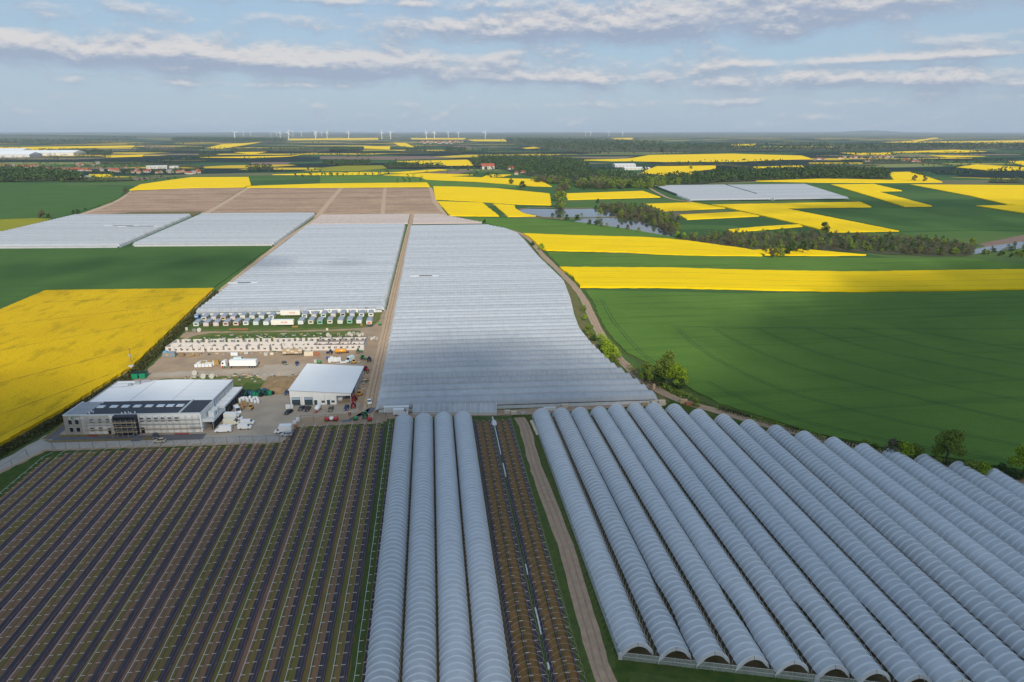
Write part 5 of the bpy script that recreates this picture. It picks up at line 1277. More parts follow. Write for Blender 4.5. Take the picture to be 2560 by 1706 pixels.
# two people
def person(pos, rz, label, c):
    me = bpy.data.meshes.new('person')
    V = [(0, 0, .92), (0, 0, 1.15), (0, 0, 1.38), (0, 0, 1.50), (0, .02, 1.64), (.1, 0, .88), (.12, .02, .48), (.12, -.02, .08), (.12, .12, .04), (-.1, 0, .88), (-.12, -.05, .48), (-.13, -.14, .08), (-.13, .0, .04), (.19, 0, 1.40), (.26, .02, 1.12), (.25, .10, .88), (-.19, 0, 1.40), (-.27, -.02, 1.12), (-.25, .08, .90)]
    E = [(0, 1), (1, 2), (2, 3), (3, 4), (0, 5), (5, 6), (6, 7), (7, 8), (0, 9), (9, 10), (10, 11), (11, 12), (2, 13), (13, 14), (14, 15), (2, 16), (16, 17), (17, 18)]
    RAD = [.15, .14, .17, .065, .11, .10, .075, .05, .04, .10, .075, .05, .04, .07, .05, .04, .07, .05, .04]
    me.from_pydata(V, E, []); o = put('person', me, None, (pos[0], pos[1], .05), rad(rz))
    sk = o.modifiers.new('skin', 'SKIN'); me.skin_vertices.new() if not me.skin_vertices else None
    for i, v in enumerate(me.skin_vertices[0].data): v.radius = (RAD[i], RAD[i]); v.use_root = (i == 0)
    o.modifiers.new('sub', 'SUBSURF').render_levels = 1
    me.materials.append(c); tag(o, label, 'person', 'two people walking in the yard'); return o
M_cloth = mat('dark_red_clothes', (0.16, 0.03, 0.03), 0.9, 0.3, 6.0)
person((-36,261.4), 20, 'Person in dark red clothes walking in the yard, nearer the shed end', M_cloth)
person((-35.3,261.3), 200, 'Person in dark red clothes walking in the yard, nearer the tunnels', M_cloth)

# ------------------------------------------------------------------ stores and clutter
M_card = mat('cardboard', (0.33, 0.21, 0.10), 0.9, 0.2, 1.0); M_card_l = mat('pale_carton', (0.60, 0.52, 0.40), 0.9, 0.12, 1.0)
M_straw_b = mat('straw_bale', (0.36, 0.235, 0.075), 0.95, 0.25, 2.0); M_sack = mat('woven_sack', (0.66, 0.67, 0.68), 0.85, 0.08, 2.0)
M_greenp = mat('green_plastic', (0.008, 0.20, 0.10), 0.5, 0.3, 2.0); M_darkg = mat('dark_green_plastic', (0.010, 0.060, 0.050), 0.5, 0.4, 2.0); M_bluep = mat('blue_plastic', (0.025, 0.09, 0.22), 0.5, 0.3, 2.0)
M_brick = mat('red_brick_stack', (0.34, 0.13, 0.07), 0.9, 0.15, 2.0); M_conc = mat('concrete_block', (0.46, 0.44, 0.40), 0.9, 0.1, 2.0)
MATERIAL_WORD = {}
def pallet(pos, m, word, where, w=1.3, d=1.1, h=1.3, n=3, rz=None, group='loaded pallets in the yard'):
    t = thing('pallet_stack', '%s on a pallet %s' % (word, where), 'pallet', (pos[0], pos[1], .06), R.uniform(-.2, .2) if rz is None else rz, group)
    mb = MB()
    for q in range(3): mb.box(-w / 2 + q * (w / 2 - .06), -w / 2 + q * (w / 2 - .06) + .12, -d / 2, d / 2, 0, .1)
    mb.box(-w / 2, w / 2, -d / 2, d / 2, .1, .14); mb.build('pallet', M_wood_d, parent=t)
    z = .145
    for k in range(n):
        hh = h / n * R.uniform(.85, 1.1); o = R.uniform(0, .07)
        for q in range(2):
            MB().box(-w / 2 + q * w / 2 + .02, q * w / 2 - .02 + (0 if q == 0 else 0) , -d / 2 + o, d / 2 - .05 + o * .5, z, z + hh - .02).build('box', m, parent=t)
        z += hh
    return t
for i, (p, m, w, wh, kw) in enumerate([
    ((-83.2,276.3), M_card, 'Brown cardboard', 'nearest the loading docks', {}), ((-80.5,273.3), M_card, 'Brown cardboard', 'in front of the others at the docks', {'h': 1.6}),
    ((-79.9,276.5), M_card, 'Brown cardboard', 'beside the yellow loader', {'h': 1.8}), ((-81.5,278.4), M_card, 'Brown cardboard', 'between the sacks and the loader', {'h': 1.5}),
    ((-61.8,271.6), M_sack, 'White cartons', 'left of the first roller door', {'w': 1.8, 'h': 1.7}), ((-60.5,272), M_sack, 'White cartons', 'against the shed corner', {'w': 1.5, 'h': 1.6}),
    ((-55.2,251.8), M_brick, 'Red bricks', 'behind the box van at the row corner', {'h': 1.0}), ((-56.3,255.9), M_sack, 'White cartons', 'behind the red bricks at the row corner', {'h': 1.1}), ((-55.4,257.8), M_sack, 'White sack', 'at the end of the row corner stores', {'h': 1.6}),
    ((-113.9,333.2), M_straw_b, 'Straw-coloured bale', 'next to the white block stacks', {'w': 2.2, 'd': 2.4, 'h': 2.0, 'n': 2}), ((-111.1,333.7), M_straw_b, 'Straw-coloured bale', 'in the middle of three', {'w': 2.2, 'd': 2.4, 'h': 2.1, 'n': 2}), ((-107.9,333.8), M_straw_b, 'Straw-coloured bale', 'nearest the lorry cab', {'w': 2.2, 'd': 2.4, 'h': 2.2, 'n': 2}),
    ((-102.9,347.4), M_sack, 'White blocks', 'before the middle of the block shell', {'w': 3.6, 'd': 1.2, 'h': 1.7}), ((-97.5,349.1), M_conc, 'Pale blocks', 'right of the white blocks by the shell', {'w': 2.0}),
    ((-86.9,345.6), M_conc, 'Grey blocks', 'left of the pink blocks by the shell', {'w': 1.8}), ((-83.9,346.1), M_card_l, 'Pinkish blocks', 'left of the timber stack by the shell', {'w': 1.8}),
    ((-129.6,349.7), M_wood_d, 'Brown timber offcuts', 'right of the grey site container', {'w': 2.6, 'h': 1.8}), ((-124.9,349.1), M_card, 'Brown planks', 'before the left part of the shell', {'w': 3.5, 'h': .8}), ((-121.9,349.6), M_card, 'Brown boards', 'before the shell beside the dark heap', {'w': 2.2, 'h': .7}),
    ((-64.9,343), M_card_l, 'Pale timber', 'right of the long timber load', {'w': 4.6, 'd': 2.0, 'h': 2.0, 'n': 4}), ((-61.1,342.9), M_brick, 'Orange bricks', 'by the tractor before the shell', {'w': 2.4, 'h': 1.6}),
    ((27.9,255.9), M_card_l, 'Pale crates', 'left of the crates behind the bare frames', {'w': 2.2, 'h': 1.6}), ((30.5,254.9), M_card_l, 'Tan crates', 'at the head of the bare frames', {'w': 2.4, 'h': 1.4}), ((34.1,254.5), M_conc, 'Grey crates', 'right of the tan crates at the bare frames', {'w': 2.0, 'h': .9}),
    ((44.4,257.4), M_sack, 'White crates', 'behind the first slanting tunnels', {'w': 2.6, 'h': 1.5}), ((47,257.1), M_sack, 'White crates', 'behind the second slanting tunnel', {'w': 2.4, 'h': 1.4}), ((52.3,258.6), M_card_l, 'Tan crates', 'behind the third slanting tunnel', {'w': 2.6, 'h': 1.9}),
    ((85.7,256.8), M_wood, 'Tan field crates', 'left of the largest crate stack by the hedge', {'w': 2.8, 'h': 1.8}), ((90.7,258.2), M_card_l, 'Tan field crates', 'in the middle by the tunnel corner', {'w': 3.4, 'h': 2.0}), ((93.2,257.1), M_card_l, 'Tan field crates, largest stack', 'at the tunnel corner', {'w': 3.0, 'h': 2.4}), ((103.2,258.5), M_wood, 'Round timber', 'at the hedge by the slanting block', {'w': 3.0, 'h': 1.8}), ((104.8,256), M_brick, 'Reddish crates', 'by the hedge right of the timber', {'w': 2.6, 'h': 1.4}), ((95.7,275.6), M_wood, 'Tall tan crate', 'beside the end of the second tunnel', {'w': 1.2, 'h': 2.6}),
    ((-52.9,330.6), M_sack, 'White cartons', 'first of the white row behind the shed', {'h': 2.2}), ((-51.9,331.9), M_sack, 'White cartons', 'second of the white row behind the shed', {'h': 2.6}), ((-50.6,331.4), M_sack, 'White cartons', 'third of the white row behind the shed', {'h': 2.4}), ((-49.5,331.6), M_sack, 'White and blue cartons', 'fourth of the white row behind the shed', {'h': 2.0}), ((-48.2,331.8), M_sack, 'White and blue cartons', 'fifth of the white row behind the shed', {'h': 2.1}), ((-45.9,328.8), M_sack, 'White boards', 'lying behind the shed roof edge', {'w': 3.2, 'h': .8}),
    ((-59.8,330.8), M_conc, 'Grey boxes', 'left of the green bin behind the shed', {'h': 1.6}), ((-54.8,336.1), M_bluep, 'Blue crates', 'behind the white row at the shed', {'h': 1.2}), ((-113.6,397.4), M_brick, 'Long brown planks', 'in the grass below the front mobile homes', {'w': 11.0, 'd': 1.2, 'h': .5, 'n': 1}),
    ((-62.3,389.5), M_card_l, 'Small pale crate', 'alone in the grass behind the shell', {'h': 1.2}), ((-143.1,399.4), M_conc, 'Grey bundle', 'at the farm-road end of the grass', {'h': 1.6}), ((-81.8,398.4), M_straw_b, 'Yellow planks', 'in front of the lettered trailer', {'w': 3.4, 'h': .7}), ((-43.4,397.8), M_straw_b, 'Yellow box', 'in front of the last white mobile homes', {'h': 1.0}), ((-38.5,395.7), M_roofdark, 'Black wrapped bundle', 'below the last mobile home', {'w': 3.6, 'h': 1.0}),
    ((-146,315.9), M_bluep, 'Blue tubs', 'left of the green skips behind the hall', {'w': 2.6, 'h': 1.0}), ((-144.4,318.5), M_bluep, 'Blue tubs', 'behind the first blue tubs at the hall', {'w': 2.6, 'h': 1.0})]):
    pallet(p, m, w, wh, **kw)
# white wrapped block stacks in rows by the lorry
for a in range(5):
    for b in range(3):
        p = (-116.5 + a * 1.65 + b * .5, 331.0 + b * 1.9)
        pallet(p, M_sack, 'White wrapped blocks', 'in column %d row %d by the bales' % (a + 1, b + 1), w=1.5, d=1.6, h=1.5 + .12 * b, n=2, rz=-.06, group='white wrapped block stacks by the bales')
# long timber load before the shell
t = thing('timber_load', 'Long load of pale sawn timber on a flat trailer before the block shell', 'timber', (*(-72.9,345.8), .05), rad(-4))
MB().box(-5.6, 4.6, -1.2, 1.2, .7, .9).build('trailer_bed', M_under, parent=t); wheels(t, .45, .3, [(x, s * 1.0) for x in (-4.4, 2.6, 3.7) for s in (-1, 1)])
for q in range(5):
    for k in range(3): MB().box(-5.5 + q * 2.0, -3.6 + q * 2.0, -1.15 + .0, 1.15, .92 + k * .72, .92 + k * .72 + .66).build('timber_pack', M_wood if (q + k) % 3 else M_card_l, parent=t)
# sacks
def sack_mesh(seed):
    rr = random.Random(seed); mb = MB(); prev = None; k = 8
    for (z, r) in ((0, .5), (.12, .62), (.6, .68), (1.1, .64), (1.35, .5), (1.5, .2)):
        b = len(mb.v)
        for j in range(k):
            a = 2 * math.pi * j / k; q = r * (1 + .12 * math.cos(4 * a)) * rr.uniform(.92, 1.08); mb.v.append((q * math.cos(a), q * math.sin(a), z))
        if prev is not None:
            for j in range(k): mb.face((prev + j, prev + (j + 1) % k, b + (j + 1) % k, b + j))
        prev = b
    mb.face([prev + j for j in range(k)]); return mb.mesh('sack', M_sack, smooth=True)
SACKS = [sack_mesh(i) for i in range(3)]
for i, p in enumerate([(-85.1,280.5), (-85.3,282.8), (-82.6,283.7), (-81.8,284.5), (-80.5,281.7), (-79.9,283.4), (-78.5,280.9), (-78.2,283.2), (-76.9,279.6), (-77.6,284.3), (-76.4,281.8), (-75.6,279.4), (-83.7,281.5), (-83.3,283.2)]):
    tag(put('sack', SACKS[i % 3], None, (p[0], p[1], .05), R.uniform(0, 3), (1, 1, R.uniform(.9, 1.5))), 'White bulk sack in the cluster between the docks and the green coils', 'sack', 'white bulk sacks by the docks')
for i, p in enumerate([(-41.3,276.3), (-41.4,281), (-42.4,280.5), (-40.6,276.8)]):
    tag(put('sack', SACKS[i % 3], None, (p[0], 279 + 3.0 * (i % 2), .05), i, (1.3, 1.3, 1.9)), 'Pale stacked sack inside the open bay of the shed', 'sack', 'sacks inside the shed bay')
# coils and tubs
def coil_mesh(m, R0, r0, h):
    mb = MB(); n = 14
    for ring in range(3):
        pts = [(R0 * math.cos(2 * math.pi * k / n), R0 * math.sin(2 * math.pi * k / n), r0 + ring * r0 * 1.7) for k in range(n + 1)]
        mb.tube(pts, r0, 5, False)
    return mb.mesh('coil', m)
COILS = [coil_mesh(M_darkg, .8, .2, 1), coil_mesh(M_greenp, .75, .22, 1), coil_mesh(M_bluep, .75, .2, 1), coil_mesh(M_black, .8, .2, 1)]
for i, p in enumerate([(-85.3,289.4), (-85,291.2), (-83.8,288.6), (-83.5,291), (-82.4,288.4), (-82.5,292.1), (-80.8,288.8), (-79.4,288.1), (-79.2,291.1), (-78,288.5), (-77.8,291.5), (-76.3,287.7), (-76,290.1), (-75.9,292.6), (-74.5,288.7), (-74.1,290.5), (-72.7,288.5), (-73.4,292.3), (-72,289.6)]):
    tag(put('pipe_coil', COILS[(0, 0, 1, 0, 3, 0, 2)[i % 7] if i != 7 else 1], None, (p[0], p[1], .05), i, (1, 1, R.uniform(.8, 1.7))), 'Coil of plastic irrigation pipe in the green heap beside the docks', 'pipe coil', 'heap of irrigation pipe coils')
# cable reels
def reel(pos, rz, label, r=1.0):
    t = thing('cable_reel', label, 'cable reel', (pos[0], pos[1], .05), rz, 'wooden cable reels in the grass')
    for y in (-.5, .42): MB().cyl((0, y, r), r, .08, 16, 'y').build('flange', M_conc, parent=t)
    MB().cyl((0, -.42, r), r * .5, .84, 10, 'y').build('drum', M_wood_d, parent=t)
for i, (p, l) in enumerate((((-113.7,319), 'Large reel standing in the grass below the road, left'), ((-108.2,313.9), 'Large reel just behind the hall roof, left of two'), ((-104.2,313.4), 'Large reel just behind the hall roof, right of two'), ((-137.3,394.2), 'Reel seen edge-on in the grass at the farm-road end'), ((-134.9,395.2), 'Reel facing the camera in the grass at the farm-road end'))):
    reel(p, (0.2, .1, -.1, 1.4, 0)[i], l, 1.15)
for i, p in enumerate([(-60.1,377.1), (-58.8,375.3), (-54.1,376.9), (-49.7,375.9), (-48.4,378), (-47,376), (-46.1,379), (-44.7,375.3), (-43.7,377.9), (-42.5,374.6), (-41.2,376.7), (-39.3,372.1), (-37,370.1), (-35.1,367.4), (-33.7,368.9), (-32.6,366.2)]):
    reel(p, i * .7, 'Weathered reel in the grey heap behind the right end of the block shell', R.uniform(.75, 1.1))
# two green skips behind the hall
for i, p in enumerate(((-139.4,315.2), (-136.2,315.4))):
    t = thing('skip', 'Green steel skip behind the hall, %s' % ('next to the blue tubs' if i == 0 else 'further from the blue tubs'), 'skip', (p[0], p[1] + 1, .05), 0, 'green skips behind the hall')
    MB().extrude_profile([(-1.2, .2), (1.2, .2), (1.45, 2.6), (-1.45, 2.6)], 0, 4.2).build('body', M_greenp, parent=t)
    MB().box(-1.25, 1.25, .3, 3.9, 2.61, 2.66).build('opening_dark_sheet', M_black, parent=t)  # black sheet on the solid body paints the shaded inside
    for s in (-1, 1): MB().box(s * 1.42 - .08, s * 1.42 + .08, -.05, 4.25, 2.45, 2.6).build('rim', M_greenp, parent=t)
# grey site container with blue tarp, white hut and grey hut by the tunnels
t = thing('site_container', 'Grey site container with an orange disc sign and blue tarp at the shell corner', 'container', (*(-135.5,348.6), .05), rad(-4))
MB().box(-3.0, 3.0, 0, 2.4, .1, 2.5).build('body', mat('grey_steel', (.20, .24, .26), .6, .1, 1.0), parent=t)
for q in range(14): MB().box(-2.9 + q * .42, -2.72 + q * .42, -.04, 0, .2, 2.4).build('corrugation', mat('grey_steel', (.2, .24, .26)), parent=t)
MB().box(-2.9, -1.0, .3, 2.2, 2.51, 3.0, .15).build('tarp', mat('blue_tarp', (.10, .32, .52), .7, .2, 2), parent=t)
MB().cyl((-.9, -.07, 1.35), .5, .03, 12, 'y').build('disc_sign', PAINT['orange'], parent=t)
t = thing('site_hut', 'Low white site hut with grey panels beside the long film greenhouse', 'hut', (-22.0, 262.6, .05), rad(-5))
MB().box(0, 10, 0, 2.6, .1, 2.5).build('body', M_white, parent=t); MB().box(-.15, 10.15, -.15, 2.75, 2.5, 2.65).build('roof', M_roofwhite, parent=t)
for q in range(2): MB().box(.4 + q * 2.3, 2.5 + q * 2.3, -.05, 0, .3, 2.2).build('panel', M_panel, parent=t)
# film greenhouse in front of the long block
t = thing('film_greenhouse', 'Flat-fronted film greenhouse between the long block and the four tunnels', 'greenhouse', (-10.3, 259.8, .05), rad(-7.0))
GL = 34.0
for q in range(16):
    u0, u1 = q * GL / 16, (q + 1) * GL / 16 - .05
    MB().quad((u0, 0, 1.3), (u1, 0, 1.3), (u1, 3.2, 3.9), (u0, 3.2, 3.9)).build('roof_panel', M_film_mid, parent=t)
    MB().quad((u0, -.05, 0), (u1, -.05, 0), (u1, 0, 1.28), (u0, 0, 1.28)).build('side_panel', M_curtain, parent=t)
for q in range(17): MB().tube([(q * GL / 16, -.03, 0), (q * GL / 16, -.03, 1.32), (q * GL / 16, 3.2, 3.95)], .04, 4).build('frame_bar', M_hoop, parent=t)
for e in (-.02, GL + .02): MB().poly([(e, 0, 0), (e, 0, 1.3), (e, 3.2, 3.9), (e, 4.5, 3.9), (e, 4.5, 0)]).build('end_film', M_end, parent=t)
MB().tube([(0, -.08, 1.3), (GL, -.08, 1.3)], .05, 4).build('gutter', M_hoop, parent=t)
# folded films by the track
for i in range(9):
    p = (36.6 + .05 * i, 246.5 - i * 1.5)
    tag(MB().blob((0, 0, .45), .85, i, (.95, .95, .6), .15).build('film_bundle', M_card_l, loc=(p[0], p[1], .05), smooth=True), 'Pale film bundle in the line beside the first slanting tunnel', 'film bundle', 'pale film bundles beside the track')
# sheets and planks lying in the grass: loose debris
db = MB()
for (x0, x1, y0, y1, n) in ((-130, -80, 376, 386, 46), (-100, -50, 374, 384, 50), (-118, -82, 312, 318, 40), (-100, -62, 306, 316, 24), (-37, -32, 285, 318, 46), (-62, -38, 310, 330, 30), (-128, -60, 349, 353.5, 46)):
    for q in range(n):
        x, y = R.uniform(x0, x1), R.uniform(y0, y1); L = R.uniform(.3, 2.2); w_ = R.uniform(.12, .5)
        db.cur = R.randrange(5); db.box(-L / 2, L / 2, -w_ / 2, w_ / 2, 0, R.uniform(.1, .6), 0, R.uniform(-.5, .5), (x, y, .06))
o = db.build('debris', M_conc, M_wood, M_metal, M_darkg, M_wood_d); o['kind'] = 'stuff'
# grey tarp sheet lying at the yard end
tp = MB(); pts = [(-28.0, 269.3), (-26.2, 268.6), (-26.6, 264.5), (-31, 262.5), (-35.5, 257.9), (-38.5, 257), (-39, 255.6), (-35, 255.4), (-33.5, 257.6), (-29, 262)]
tp.poly([(x, y, .09) for x, y in pts][::-1]); tag(tp.build('tarpaulin', mat('blue_grey_tarp', (.10, .115, .15), .5, .2, .7)), 'Blue-grey tarpaulin lying across the yard end by the tunnels', 'tarpaulin')

# ------------------------------------------------------------------ post-and-wire ends of the berry rows
M_dark_post = mat('weathered_post', (0.115, 0.095, 0.08), 0.8, 0.2, 2.0)
def wire_fence(path, label, h=3.0, lean=()):
    f = thing('wire_fence', label, 'fence', (path[0][0], path[0][1], 0), 0, 'post-and-wire ends of the berry rows'); o = Vector(path[0])
    loc = [(p[0] - o.x, p[1] - o.y) for p in path]
    for p in loc: MB().tube([(p[0], p[1], 0), (p[0], p[1], h)], .06, 5).build('post', M_dark_post, parent=f)
    w_ = []
    for a, b in zip(loc, loc[1:]):
        for k in range(4): s = k / 4; w_.append((a[0] + (b[0] - a[0]) * s, a[1] + (b[1] - a[1]) * s, h - .16 * math.sin(math.pi * s)))
    w_.append((*loc[-1], h)); MB().tube(w_, .055, 4).build('top_cable', M_dark_post, parent=f)
    for q in lean: MB().tube([(q[0] - o.x, q[1] - o.y, h), (q[0] - o.x + q[2], q[1] - o.y - q[3], 0)], .06, 5).build('brace', M_dark_post, parent=f)
wire_fence([(-139.0 + 4.72 * k, 242.3 - .19 * k) for k in range(18)], 'Post-and-cable fence between the berry rows and the concrete road', lean=((-139, 242.3, 1.5, 2.5), (-139, 242.3, 2.6, 2.2)))
wire_fence([(-54.0 + 4.72 * k, 257.0 - .1 * k) for k in range(8)], 'Post-and-cable fence at the yard-side head of the berry rows', lean=((-54, 257, -1.4, 2.5), (-20.9, 256.3, 1.5, 2.5)))
wire_fence([(-146, 239), (-146.6, 231), (-148.5, 222), (-156, 205)], 'Leaning post-and-cable fence along the farm road at the picture edge', h=2.2, lean=((-146, 239, 1.5, 1.6),))

# ------------------------------------------------------------------ poles
t = thing('utility_pole', 'Wooden utility pole with transformer box beside the farm road', 'pole', (*(-150,339.5), 0))
MB().tube([(0, 0, 0), (0, 0, 8.2)], .16, 8, True, [.18, .12]).build('pole', M_dark_post, parent=t); MB().box(-.9, .9, -.06, .06, 7.6, 7.75).build('crossarm', M_dark_post, parent=t); MB().box(-.5, .5, -.7, -.15, 4.2, 5.3).build('transformer', M_metal, parent=t)
t = thing('switch_cabinet', 'Pale concrete cabinet at the foot of the utility pole', 'cabinet', (*(-146.9,331.9), .05)); MB().box(-1.1, 1.1, -.7, .7, 0, 1.7).build('body', M_conc, parent=t); MB().box(-1.2, 1.2, -.8, .8, 1.7, 1.85).build('lid', M_conc, parent=t)
t = thing('lamp_post', 'Slim lamp post standing in the paved yard', 'lamp post', (*(-66.5,245.4), .05)); MB().tube([(0, 0, 0), (0, 0, 5.0)], .05, 6).build('pole', M_metal, parent=t); MB().box(-.35, .05, -.12, .12, 5.0, 5.1).build('lamp_head', M_panel, parent=t)

# ------------------------------------------------------------------ trees, hedges, woods
def leafmat(name, dark, light): return mat('leaf_' + name, dark, 0.75, island=(dark, light), spec=0.2)
LEAF = {'fresh': leafmat('fresh', (0.110, 0.190, 0.014), (0.330, 0.430, 0.030)), 'olive': leafmat('olive', (0.075, 0.120, 0.016), (0.230, 0.290, 0.048)),
        'dark': leafmat('dark', (0.020, 0.046, 0.014), (0.072, 0.116, 0.029)), 'brown': leafmat('brown', (0.062, 0.062, 0.034), (0.165, 0.150, 0.085)),
        'hedge': leafmat('hedge', (0.023, 0.029, 0.009), (0.102, 0.099, 0.029)), 'far': leafmat('far', (0.017, 0.043, 0.017), (0.052, 0.090, 0.032))}
M_bark = mat('bark', (0.12, 0.095, 0.07), 0.95, 0.3, 3.0)
def leaf_quads(mb, rr, c, nrm, size):
    n = Vector(nrm) + Vector((rr.gauss(0, .6), rr.gauss(0, .6), rr.gauss(0, .6))); n.normalize()
    u = n.orthogonal().normalized(); w = n.cross(u); a = rr.uniform(0, 6.28)
    u, w = u * math.cos(a) + w * math.sin(a), w * math.cos(a) - u * math.sin(a)
    s = size * rr.uniform(.6, 1.3); c = Vector(c)
    mb.quad(c - u * s * .5 - w * s * .35, c + u * s * .5 - w * s * .28, c + u * s * .42 + w * s * .4, c - u * s * .5 + w * s * .33)
def crown_points(rr, n, h, r, lo=0.22, lobes=11):
    """leaf positions over uneven lobes, gaps between them"""
    L = []
    for k in range(lobes):
        t = rr.uniform(0, 1); z = h * (lo + .12 + (.80 - lo) * t); rad_ = r * (0.62 * math.sin(math.pi * min(.97, .22 + .70 * t)) + .05)
        a = 2.4 * k + rr.uniform(-.5, .5); L.append((Vector((rad_ * math.cos(a), rad_ * math.sin(a), z)), r * rr.uniform(.30, .50)))
    L.append((Vector((0, 0, h * .86)), r * .38)); L.append((Vector((0, 0, h * .62)), r * .6))
    out = []
    for i in range(n):
        c, q = L[rr.randrange(len(L))]
        d = Vector((rr.gauss(0, 1), rr.gauss(0, 1), rr.gauss(0, 1))).normalized()
        out.append((c + Vector((d.x * q, d.y * q, d.z * q * .85)) * rr.uniform(.62, 1.08), d))
    return out
def tree_meshes(seed, h, r, n, leaf, kind, lo=.22, trunk=True):
    rr = random.Random(seed); mb = MB()
    for p, d in crown_points(rr, n, h, r, lo): leaf_quads(mb, rr, p, d, leaf)
    cr = mb.mesh('crown', LEAF[kind]); tm = None
    if trunk:
        t = MB(); tr = h * .022 + .05
        t.tube([(0, 0, -.2), (.05 * h * rr.uniform(-.4, .4), 0, h * .3), (0.02 * h, .02 * h, h * .75)], tr, 6, True, [tr * 1.3, tr, tr * .3])
        for k in range(4):
            a = k * 1.6 + rr.uniform(-.4, .4); z = h * (.25 + .1 * k); t.tube([(0, 0, z), (r * .55 * math.cos(a), r * .55 * math.sin(a), z + h * .2)], tr * .4, 4, True, [tr * .5, tr * .15])
        tm = t.mesh('trunk', M_bark)
    return tm, cr
def plant(ms, pos, label, cat='tree', group=None, s=1.0, rz=0.0, name='tree'):
    t = thing(name, label, cat, (pos[0], pos[1], 0), rz, group); t.scale = (s, s, s)
    if ms[0]: put('trunk', ms[0], t)
    put('crown', ms[1], t)
    return t
# near trees along the track
plant(tree_meshes(1, 11.5, 3.5, 3200, .42, 'olive', .08), (94.4,282.2), 'Round olive-green tree by the track, nearest the tunnel ends', group='trees along the track')
plant(tree_meshes(2, 15.0, 5.6, 4800, .46, 'olive', .18), (103.9,283.1), 'Tallest olive-green tree at the wheat edge behind the track', group='trees along the track')
plant(tree_meshes(3, 11.5, 4.8, 4200, .46, 'fresh', .12), (106.8,277.5), 'Bright yellow-green tree with pale trunk beside the tallest tree', group='trees along the track')
plant(tree_meshes(4, 12.8, 5.6, 3600, .46, 'olive', .16), (173.5,194.4), 'Round golden-green tree standing out over the slanting tunnels', group='trees along the track')
plant(tree_meshes(5, 10.5, 4.8, 3000, .46, 'fresh', .05), (193.3,184), 'Bright green tree cut by the picture edge above the tunnels', group='trees along the track')
BUSH = [(tree_meshes(20 + i, 6.0, 3.3, 1500, .40, k, .02, False), k) for i, k in enumerate(('olive', 'fresh', 'brown', 'dark'))]
BW = {0: 'Olive', 1: 'Bright green', 2: 'Brownish', 3: 'Dark green'}
for i, (p, k, s, w) in enumerate((((158.5,200.9), 2, 1.1, 'left in the clump below the golden-green tree'), ((160.7,198.5), 1, 1.15, 'in the middle of the clump below the golden-green tree'), ((164.5,197.5), 0, 1.05, 'right in the clump below the golden-green tree'),
        ((165.6,193.8), 2, .62, 'just before the golden-green tree'), ((168.5,192.4), 0, .65, 'at the foot of the golden-green tree'), ((174.8,185.2), 0, .95, 'left of two between tunnels and wheat'), ((178.3,184.3), 1, .95, 'right of two between tunnels and wheat'), ((186,184.4), 3, .75, 'small, between the pair and the edge tree'), ((187.2,181.4), 3, .7, 'low, before the edge tree'),
        ((152.8,208.8), 0, .6, 'low, at the far end of the clump'), ((156,207.9), 0, .45, 'lowest, along the track before the clump'), ((87.5,329), 1, 1.15, 'tall, at the upper track bend'), ((87.1,317.4), 1, 1.2, 'tall, below the bend of the track'), ((87.8,312.5), 0, .8, 'before the white tunnel ends at the bend'), ((87.4,335.1), 0, .9, 'behind the tall one at the bend'),
        ((94.8,416.8), 0, .6, 'round, between track and tunnels up the slope'), ((90.8,394.8), 1, .55, 'bright, between track and tunnels up the slope'), ((86.5,363.5), 0, 1.0, 'largest between track and tunnels'), ((86,351), 3, .6, 'low, where the track narrows'), ((107.2,274.3), 3, .8, 'under the bright tree at the wheat edge'), ((101.3,285.4), 3, .9, 'in the shade between the first two trees'), ((107.4,255.1), 0, .6, 'thin, at the end of the hedge'), ((105.1,656.3), 1, .95, 'alone in the yellow strip'), ((100.5,681.4), 3, .7, 'by the track at the yellow strip corner'), ((66.2,869.2), 3, .7, 'at the wheat corner by the white tunnels'))):
    plant(BUSH[k][0], p, '%s bush %s' % (BW[k], w), 'bush', 'bushes along the track', s, i * 1.3, 'bush')
def hedge(path, width, h, kind, label, per=9, leaf=.55, seed=0, kinds=None):
    rr = random.Random(seed); mb = MB(); p = resample(path, 1.0)
    for j, a in enumerate(p):
        u = Vector(p[max(0, j - 1)]); v = Vector(p[min(len(p) - 1, j + 1)]); d = (v - u).normalized(); n = Vector((-d.y, d.x))
        hh = h * (1 + .35 * noise.noise(Vector((j / 9, seed, 0))))
        if kinds: mb.cur = 0 if noise.noise(Vector((j / 14, seed + 3, 1))) < 0.05 else 1
        for q in range(per):
            s = rr.uniform(-1, 1); z = hh * (1 - s * s * .75) * rr.random() ** .5
            leaf_quads(mb, rr, (a[0] + n.x * s * width / 2, a[1] + n.y * s * width / 2, z), (n.x * s, n.y * s, .6), leaf)
    ms = [LEAF[k] for k in (kinds or (kind,))]
    return tag(mb.build('hedge', *ms), label, 'hedge')
hedge([(-153.3,493.9), (-146.6,388.7), (-143,325.4), (-146.6,295.4), (-149.9,270.8), (-153.1,252.1), (-155.7,240.5), (-160.5,220.4)], 5.5, 2.6, 'hedge', 'Long dark hedge between the near yellow field and the farm road', 60, .60, 1)
ribbon(resample([(-153.3,493.9), (-146.6,388.7), (-143,325.4), (-146.6,295.4), (-149.9,270.8), (-153.1,252.1), (-155.7,240.5), (-160.5,220.4)], 3.0), 8.5, 0.115, 3, 0.5).build('grass_verge', M_verge)['kind'] = 'structure'
hedge([(93.6,304.9), (94.9,292.4), (97.7,282.5), (101.4,274.9), (104.4,269), (107.5,262.3)], 4.0, 2.8, 'olive', 'Trimmed olive hedge between the track and the wheat below the trees', 26, .5, 2, ('olive', 'hedge'))
